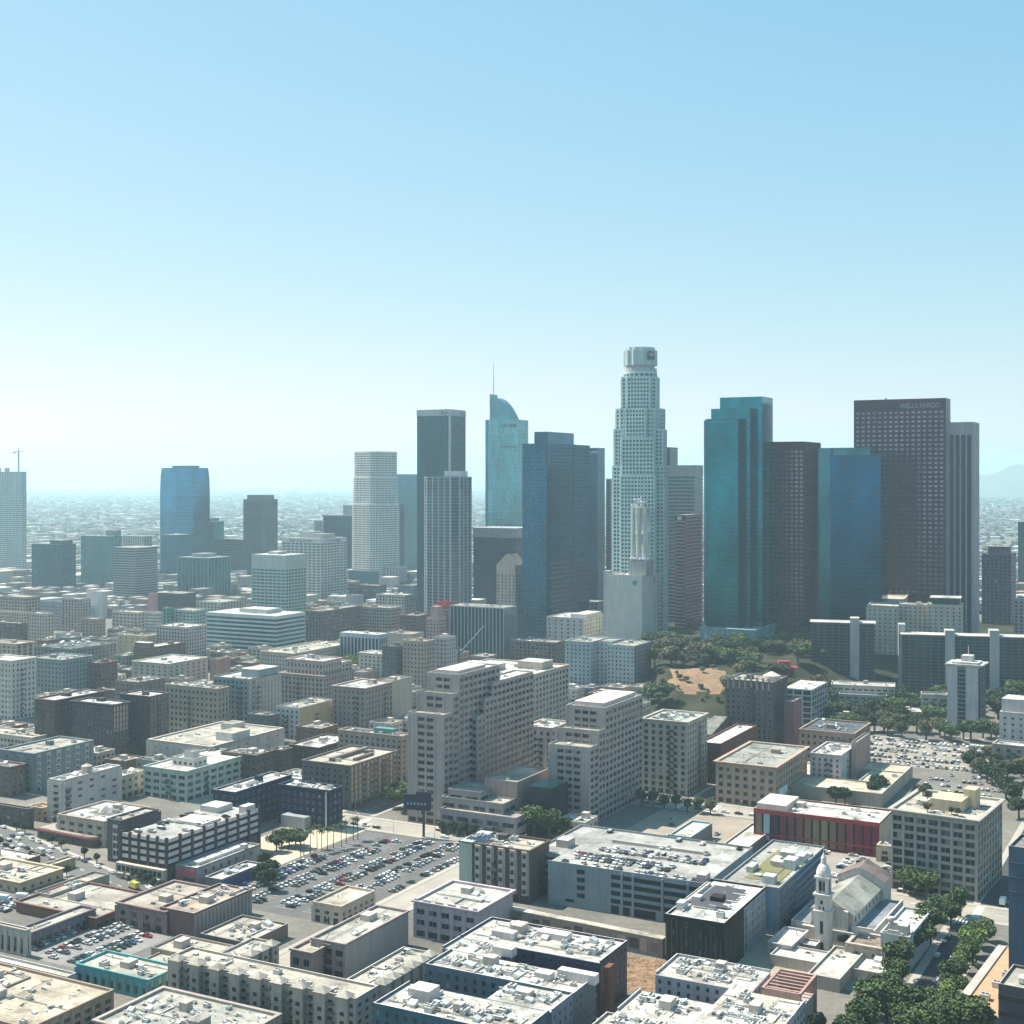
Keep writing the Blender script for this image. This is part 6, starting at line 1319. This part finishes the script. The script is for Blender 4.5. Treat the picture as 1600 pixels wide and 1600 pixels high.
for p_ in ((1430, 1400), (1448, 1408), (1412, 1396), (1470, 1440), (1486, 1450), (1500, 1432)): tree(*gp(*p_), 12, 'green', 'tree at the foot of the grid-fronted block', 'trees below the grid-fronted block', wd=.5)
for p_ in ((1330, 1500), (1312, 1512), (1346, 1496)): tree(*gp(*p_), 5, 'dark', 'small garden tree before the church front', 'small church garden trees', wd=.5)
for k in range(7): x_, y_ = gp(1385 - k * 8, 1478 - 0, 0); tree(*uvp(-136.5, 545 + k * 6), 6, 'dark', 'tree in the narrow yard between church and annexe', 'trees beside the church', wd=.5)
for p_, h_ in (((835, 1308), 20), ((858, 1312), 16), ((815, 1304), 15), ((878, 1310), 12)): tree(*gp(*p_), h_, 'green', 'big round green tree between the two stepped towers', 'big trees at the stepped complex', wd=.52)
for p_ in ((625, 1250), (612, 1262), (632, 1268)): tree(*gp(*p_), 13, 'green', 'tree left of the stepped complex', 'trees left of the stepped complex', wd=.5)
for k in range(6): tree(*gp(690 + k * 17, 1302 + k * 3), 8, 'dark', 'small dark tree along the podium of the stepped complex', 'trees along the podium', wd=.45)
for p_ in ((440, 1322), (452, 1324), (462, 1320), (432, 1330), (470, 1326)): tree(*gp(*p_), 9, 'green', 'spreading tree on the cream plaza before the navy block', 'plaza trees', wd=.62)
for p_ in ((415, 1358), (424, 1372), (410, 1380), (420, 1392)): tree(*gp(*p_), 11, 'dark', 'dark bushy tree between the grey shop and the plaza', 'trees beside the grey shop', wd=.5)
for k in range(11): palm(*gp(468 + k * 9 + tr.uniform(-3, 3), 1338 - k * 2.6 + tr.uniform(-5, 5)), 13, 'palm tree on the plaza edge above the big parking lot', 'plaza palm trees')
for k in range(16): tree(*sp(60 + k * 12 + tr.uniform(-4, 4), 10 if k % 3 else -10), 6, 'dark', 'small street tree beside the left street and its shops', 'trees on the left street', wd=.45)
for k in range(7): tree(*sp(2 + k * 6, 9.6), 6, 'dark', 'small tree in front of the striped garage shops', 'trees before the striped garage', wd=.42)
for k in range(7): tree(*uvp(-300 + k * 7, 724.5), 9, 'green' if k % 2 else 'olive', 'street tree at the foot of the green-cream grid block', 'trees below the green-cream block', wd=.48)
for k in range(22):
    kd = tr.choice(['olive', 'dark', 'green', 'olive', 'bright' if k in (3, 7) else 'green']); tree(*uvp(-262 + k * 5.8, 1008 + tr.uniform(-9, 24)), 15, kd, {'olive': 'olive-grey', 'dark': 'dark green', 'green': 'mid green', 'bright': 'bright green'}[kd] + ' tree in the row behind the far right parking lot', 'trees behind the far lot, ' + kd, wd=.52)
for k in range(80):
    px = tr.uniform(1000, 1290); d_ = tr.uniform(1070, 1330); x_ = (px - 800) / F * d_; zz = hillz(x_, d_)
    if 1035 < px < 1140 and d_ < 1185: continue
    kd = tr.choice(['olive', 'dark', 'green', 'green', 'olive']); tree(x_, d_, tr.uniform(14, 21), kd, {'olive': 'olive-brown', 'dark': 'dark green', 'green': 'green'}[kd] + ' tree on the slope below the teal mirror tower', 'trees on the slope, ' + kd, z=max(zz, 0) - 1, wd=.72)
for k in range(26):
    x_, y_ = 158 + tr.uniform(-38, 38), 1146 + tr.uniform(-46, 40); tree(x_, y_, tr.uniform(3, 6), 'olive', 'low scrub bush on the bare earth slope', 'scrub bushes on the bare slope', z=max(hillz(x_, y_), 0) - .5, wd=.6, name='bush')
for k in range(50):
    px = tr.uniform(1285, 1610); d_ = tr.uniform(1040, 1160); x_ = (px - 800) / F * d_
    kd = tr.choice(['dark', 'dark', 'green']); wh_ = 'below the single balcony slab' if px < 1400 else ('between the single slab and the slim white tower' if px < 1485 else 'right of the slim white tower')
    tree(x_, d_, tr.uniform(13, 20), kd, '%s tree %s' % ({'dark': 'dark', 'green': 'mid green'}[kd], wh_), 'trees %s, %s' % (wh_, kd), z=max(hillz(x_, d_), 0) - 1, wd=.68)
a_, b_2, z_ = HIG['_a'], HIG['_b'], HIG['_z']
for k in range(12):
    lx_, ly_ = -a_ * tr.uniform(.08, .92), b_2 * tr.uniform(.1, .9); x_ = HIG.location.x + lx_ * math.cos(R(33)) + ly_ * math.sin(R(33)); y_ = HIG.location.y - lx_ * math.sin(R(33)) + ly_ * math.cos(R(33))
    tree(x_, y_, 4.5, tr.choice(['olive', 'dark']), 'potted tree on the roof garden of the grid-fronted block', 'roof garden trees', z=z_ - .8, wd=.6)
for p_ in ((1306, 1262), (1320, 1258), (1365, 1250), (1372, 1246), (1440, 1262), (1585, 1260), (1572, 1250), (1562, 1236), (1592, 1280), (1550, 1228)): tree(*gp(*p_), 14, 'dark', 'dark tree around the cream low hall', 'trees around the cream hall', wd=.5)
for k in range(12): tree(*gp(1516 + k * 8 + tr.uniform(-4, 4), 1196 + (k % 4) * 9), 13, 'dark' if k % 2 else 'olive', ('dark' if k % 2 else 'olive') + ' tree between the far lot and the grid-fronted block, right of the cream hall', 'trees right of the cream hall, %d' % (k % 2), wd=.55)
far_ = True
for v_ in (842, 858, 874, 890): carrow(-165, v_, -112, v_, 3.2, R90, 'in the overflow lot', 'cars in the overflow lot', p=.6)
far_ = False
for k in range(5): tree(*uvp(-160 + k * 2, 450 - 20 + k * 1.5), 12, 'olive', 'tree inside the court of the bottom white-roofed block', 'court trees', wd=.4)
for k in range(8): tree(*gp(528 + k * 7, 1052 + tr.uniform(-3, 2)), 16, 'bright', 'leafy tree planted on the terrace deck before the columned block', 'deck trees', wd=.45)
tag(CM.obj('parked_cars', massm([(.7, .7, .68), (.4, .4, .41), (.03, .03, .03), (.12, .12, .13), (.6, .6, .58), (.05, .06, .1)], 'car_paints')), 'small parked cars filling the far right parking lot and street edges', 'cars', None, 'stuff')
def lamp(u, v, label, group):
    o = empty('street_lamp', *uvp(u, v), 0, -TH); tag(o, label, 'street lamp', group); b = MB(); b.tube((0, 0, 0), (0, 0, 9), .12, 6, 0, .07); b.tube((0, 0, 8.9), (1.8, 0, 9.3), .06); b.obj('pole', plain((.3, .3, .3), .5), o)
    b = MB(); b.box(1.5, 2.3, -.18, .18, 9.2, 9.4); b.obj('lamp_head', plain((.5, .5, .5), .5), o)
for k in range(9): lamp(-420 + k * 26, 605.5, 'grey street lamp on the pale street before the stepped complex', 'lamps on the middle street')
for k in range(6): lamp(-378.5 + (k % 2) * 17, 500 + k * 17, 'lamp post standing in the big parking lot', 'parking lot lamps')
for k in range(7): lamp(-310 + k * 17, 726.5, 'street lamp on the rear pale street', 'lamps on the rear street')
# excavator on the building site
x_, y_ = gp(868, 1450); o = empty('excavator', x_, y_, .8, .6); tag(o, 'rust-red excavator on the bare earth of the building site', 'excavator')
b = MB(); b.box(-1.8, 1.8, -1.5, -.8, 0, .8); b.box(-1.8, 1.8, .8, 1.5, 0, .8); b.obj('tracks', plain((.04, .04, .04), .9), o)
b = MB(); b.box(-1.7, 1.3, -1.2, 1.2, .9, 2.2); b.box(.2, 1.5, .1, 1.2, 2.2, 3.1); b.obj('body', plain((.3, .09, .05), .6), o)
b = MB(); b.tube((1.2, -.4, 1.8), (3.8, -.4, 4), .28); b.tube((3.8, -.4, 4), (5.2, -.4, 1.6), .22); b.box(4.8, 5.7, -.8, 0, .6, 1.5); b.obj('arm', plain((.3, .12, .06), .6), o)
# cranes
def tcrane(px, yb, ytop, yjib, x0, x1, label):
    D = gp(px, yb)[1]; X = (px - 800) / F * D; o = empty('tower_crane', X, D); tag(o, label, 'crane'); k = D / F; b = MB()
    h = H - (ytop - HY) * k; hj = H - (yjib - HY) * k; m_ = plain((.42, .45, .45), .6)
    for sx in (-1, 1):
        for sy in (-1, 1): b.tube((sx, sy, 0), (sx, sy, hj), .5, 4)
    for i in range(int(hj / 9)): b.tube((-1, -1, i * 9), (1, -1, i * 9 + 9), .25, 4); b.tube((1, -1, i * 9), (-1, -1, i * 9 + 9), .25, 4)
    b.obj('mast', m_, o); b = MB(); b.tube(((x0 - px) * k, 0, hj), ((x1 - px) * k, 0, hj + 1.5), 1.0, 4); b.tube((0, 0, hj), (0, 0, h), .7, 4); b.tube((0, 0, h), ((x1 - px) * .8 * k, 0, hj + 1), .3, 4); b.box((x0 - px) * k - 1, (x0 - px) * k + 2, -1.5, 1.5, hj - 4, hj); b.obj('jib', m_, o)
tcrane(29, 894, 699, 706, 22, 38, 'tower crane rising over the unfinished high-rise at far left')
x_, y_ = gp(725, 1046); o = empty('boom_crane', x_, y_); tag(o, 'long teal steel boom slanting before the block with white uprights', 'crane'); k = y_ / F
b = MB(); b.tube((-8 * k, 0, H - (1022 - HY) * k), (32 * k, 0, H - (978 - HY) * k), .8, 5); b.tube((-8 * k, 0, 0), (-8 * k, 0, H - (1010 - HY) * k), 1.3, 5); b.obj('boom', plain((.05, .12, .14), .6), o)
# red street canopy sculpture on the slope and white tents
x_, y_ = gp(1225, 1052, 22); o = empty('pavilion', x_, y_, hillz(x_, y_)); tag(o, 'red canopied funicular station on the slope below the brown towers', 'station')
b = MB(); b.box(-8, 8, -4, 4, 0, 6); b.obj('body', wallm((.3, .05, .05)), o); b = MB(); b.prism([(-11, -6), (11, -6), (11, 6), (-11, 6)], 6, 7); b.prism([(-5, -3), (5, -3), (5, 3), (-5, 3)], 7, 12); b.obj('roof', plain((.35, .05, .05), .7), o)
b = MB(); b.face([(-9, -4, 3), (-5, -4, 3), (-14, -40, -18), (-18, -40, -18)]); b.obj('track', plain((.4, .38, .34), .8), o)

for lab, q in (('low white garage roof among the trees left of the dark ornate block', (1020, 1060, 1080, 1050, 1062)), ('long low pale block between the slope trees and the single balcony slab', (1196, 1262, 1278, 1046, 1062)),
    ('low terrace of pale roofs in front of the long balcony slab', (1400, 1462, 1474, 1092, 1106)), ('pale low plaza building at the foot of the teal mirror tower', (1000, 1078, 1100, 1038, 1056)), ('white stepped clinic roof behind the row of trees at right', (1396, 1440, 1452, 1112, 1128)), ('low grey roofed block under the single balcony slab', (1330, 1372, 1384, 1084, 1100)), ('flat pale roof among trees right of the blue-white grid block', (1296, 1326, 1336, 1098, 1112)), ('low white block left of the slim white tower, by the row of trees', (1300, 1340, 1352, 1120, 1134))):
    B('low_building', lab, q[:3], q[3], q[4], (.5, .5, .46), Rw, 'G', bay=5, ac=4, far=False, wmax=30, b=16, th=16)
# ------------------------------------------------------------------ fill the far plain
def inside(x, y, pad=6):
    for _, X, D, a, b_, t, z in REG:
        dx, dy = x - X, y - D; c, s = math.cos(t), math.sin(t); lx, ly = dx * c - dy * s, dx * s + dy * c
        if -a - pad < lx < pad and -pad < ly < b_ + pad: return True
    return False
# low blocks filling the gaps between the named ones, each a building of its own
ir = random.Random(31); used = {}; ADJ = [('beige', (.42, .37, .3)), ('grey', (.26, .26, .26)), ('cream', (.48, .44, .37)), ('brown', (.2, .15, .12)), ('white', (.52, .52, .5)), ('brick', (.24, .13, .1)), ('pale pink', (.4, .31, .28)), ('green-grey', (.26, .3, .27))]
named = [q for q in REG if len(q[0]) > 12]; nfill = 0
bpy.context.view_layer.update(); DG = bpy.context.evaluated_depsgraph_get(); EYE = Vector((0, 0, H))
def seen(x, y, z):
    p = Vector((x, y, z)); d = p - EYE; ok, loc, *_ = sc.ray_cast(DG, EYE, d.normalized(), distance=d.length - 1.5)
    return not ok
cells = [(u, v) for v in range(640, 1700, 26) for u in range(-1150, -190, 27)]
for u, v in cells:
    if any(a_ - 4 < v + o_ < b_ + 4 for a_, b_ in ((608, 626), (728, 748), (1004, 1022), (1216, 1234)) for o_ in (0, 9, 18)): continue
    if -446 < u < -424 and v < 1000 or -280 < u + 18 and v < 1060: continue
    x, y = uvp(u, v); px = 800 + F * x / y
    if not -60 < px < 1010 or (px > 560 and y > 1450) or not 690 < y < 1900: continue
    w_, h2 = ir.uniform(15, 22), ir.uniform(15, 22); xx, yy = uvp(u + w_, v)
    if x < -150 and min(x + y, xx + yy) < 462: continue
    if any(inside(*uvp(u + w_ * p, v + h2 * q), 1.5) for p in (0, .5, 1) for q in (0, .5, 1)): continue
    z_ = ir.uniform(7, 15) * (1.25 if y > 1300 else 1)
    if sum(seen(*uvp(u + w_ * p, v + h2 * q), z_ + .3) for p, q in ((0, 0), (1, 0), (.5, .5), (1, 1), (0, 1), (.5, 0), (1, .5))) < 2: continue
    nb = min(named, key=lambda q: (q[1] - xx) ** 2 + (q[2] - yy) ** 2); npx = 800 + F * nb[1] / nb[2]
    rel = 'behind' if yy > nb[2] + 25 else ('in front of' if yy < nb[2] - 25 else ('left of' if px < npx else 'right of'))
    short = ' '.join(nb[0].split()[:6]); 
    while short.split()[-1] in ('with', 'and', 'of', 'a', 'the', 'by', 'its', 'in', 'at', 'whose', 'over', 'before', 'under', 'on', 'left', 'right', 'below', 'behind'): short = ' '.join(short.split()[:-1])
    for adj, col in ir.sample(ADJ, len(ADJ)):
        lab = 'low %s block %s the %s' % (adj, rel, short)
        if lab not in used: break
    else: continue
    used[lab] = 1; root = empty('low_building', xx, yy, 0, -TH); tag(root, lab, 'building'); nfill += 1
    mass(root, 0, 0, w_, h2, 0, z_, col, ir.choice((Rw, Rb, Rg, Rc)), 'G', bay=ir.uniform(3.6, 6), wf=ir.uniform(.3, .6), hf=ir.uniform(.4, .6), ac=3, wmax=24, far=y > 1250)
    REG.append((lab, xx, yy, w_, h2, TH, z_))
print('FILL', nfill, 'CARS', ncar, len(CM.f) / 12)
fr_ = random.Random(99); b = MB(); tbm = MB()
def tree_blob(m, x, y, r_, h):
    k = 6; n = len(m.v)
    for z, q in ((0, .7), (h * .5, 1), (h, .45)): m.v += [(x + r_ * q * math.cos(i * 1.047 + z) * fr_.uniform(.8, 1.2), y + r_ * q * math.sin(i * 1.047 + z), z) for i in range(k)]
    for l in range(2):
        for i in range(k): j = (i + 1) % k; m.f.append((n + l * k + i, n + l * k + j, n + (l + 1) * k + j, n + (l + 1) * k + i)); m.m.append(0)
    m.f.append(tuple(n + 2 * k + i for i in range(k))); m.m.append(0)
cnt = 0
while cnt < 24000:
    d_ = 1850 * (21000 / 1850) ** (fr_.random() ** 1.05); m_ = fr_.uniform(-.43, .43); x_, y_ = m_ * d_, d_
    cnt += 1
    if d_ < 2800 and inside(x_, y_, 12): continue
    if x_ > 150 and d_ < 1700: continue
    s = fr_.uniform(9, 24) * (1 + (d_ - 1800) / 9000); s2 = s * fr_.uniform(.6, 1.8); h_ = fr_.choice((4, 5, 6, 8, 10, 14)) * (1.6 if d_ < 2600 else 1)
    if fr_.random() < .03: s *= 2.5; s2 *= 2
    if (x_ * .88 - y_ * .47) % 620 < 45 or (x_ * .47 + y_ * .88) % 820 < 60: continue
    if fr_.random() < .38: tree_blob(tbm, x_, y_, s * .45, 8 + fr_.uniform(0, 5)); continue
    t = R(28) if d_ < 3500 else R(8 + (int(x_ / 900) % 3) * 12); c, s_ = math.cos(t), math.sin(t)
    b.prism([(x_ + px_ * c + py_ * s_, y_ - px_ * s_ + py_ * c) for px_, py_ in ((-s / 2, -s2 / 2), (s / 2, -s2 / 2), (s / 2, s2 / 2), (-s / 2, s2 / 2))], 0, h_)
for _ in range(2600):                                                 # the same city goes on behind the flight path
    x_, y_ = fr_.uniform(-2200, 2200), fr_.uniform(-2400, 250)
    if abs(x_) < 170 + max(0, y_ + 250) and y_ > -260: continue
    s = fr_.uniform(12, 34); s2 = s * fr_.uniform(.6, 1.6); h_ = fr_.choice((6, 9, 14, 20, 32)); c, s_ = math.cos(TH), math.sin(TH)
    b.prism([(x_ + px_ * c + py_ * s_, y_ - px_ * s_ + py_ * c) for px_, py_ in ((-s / 2, -s2 / 2), (s / 2, -s2 / 2), (s / 2, s2 / 2), (-s / 2, s2 / 2))], 0, h_)
tag(b.obj('distant_city', farm), 'low roofs of the endless city fading into haze', None, None, 'stuff'); tag(tbm.obj('distant_trees', leafm), 'far-off tree tops between the roofs of the plain', None, None, 'stuff')

# ------------------------------------------------------------------ the air
hz = MB(); hz.box(-31500, 31500, -3500, 40500, -1.5, 520); hm_ = bpy.data.materials.new('haze'); hm_.use_nodes = True; t = hm_.node_tree
for n_ in list(t.nodes):
    if n_.type == 'BSDF_PRINCIPLED': t.nodes.remove(n_)
pv = t.nodes.new('ShaderNodeVolumePrincipled'); pv.inputs['Color'].default_value = (.64, .9, 1, 1); pv.inputs['Density'].default_value = HAZE; pv.inputs['Anisotropy'].default_value = .35
t.links.new(pv.outputs[0], t.nodes['Material Output'].inputs['Volume'])
if HAZE > 0: tag(hz.obj('haze', hm_), kind='stuff')
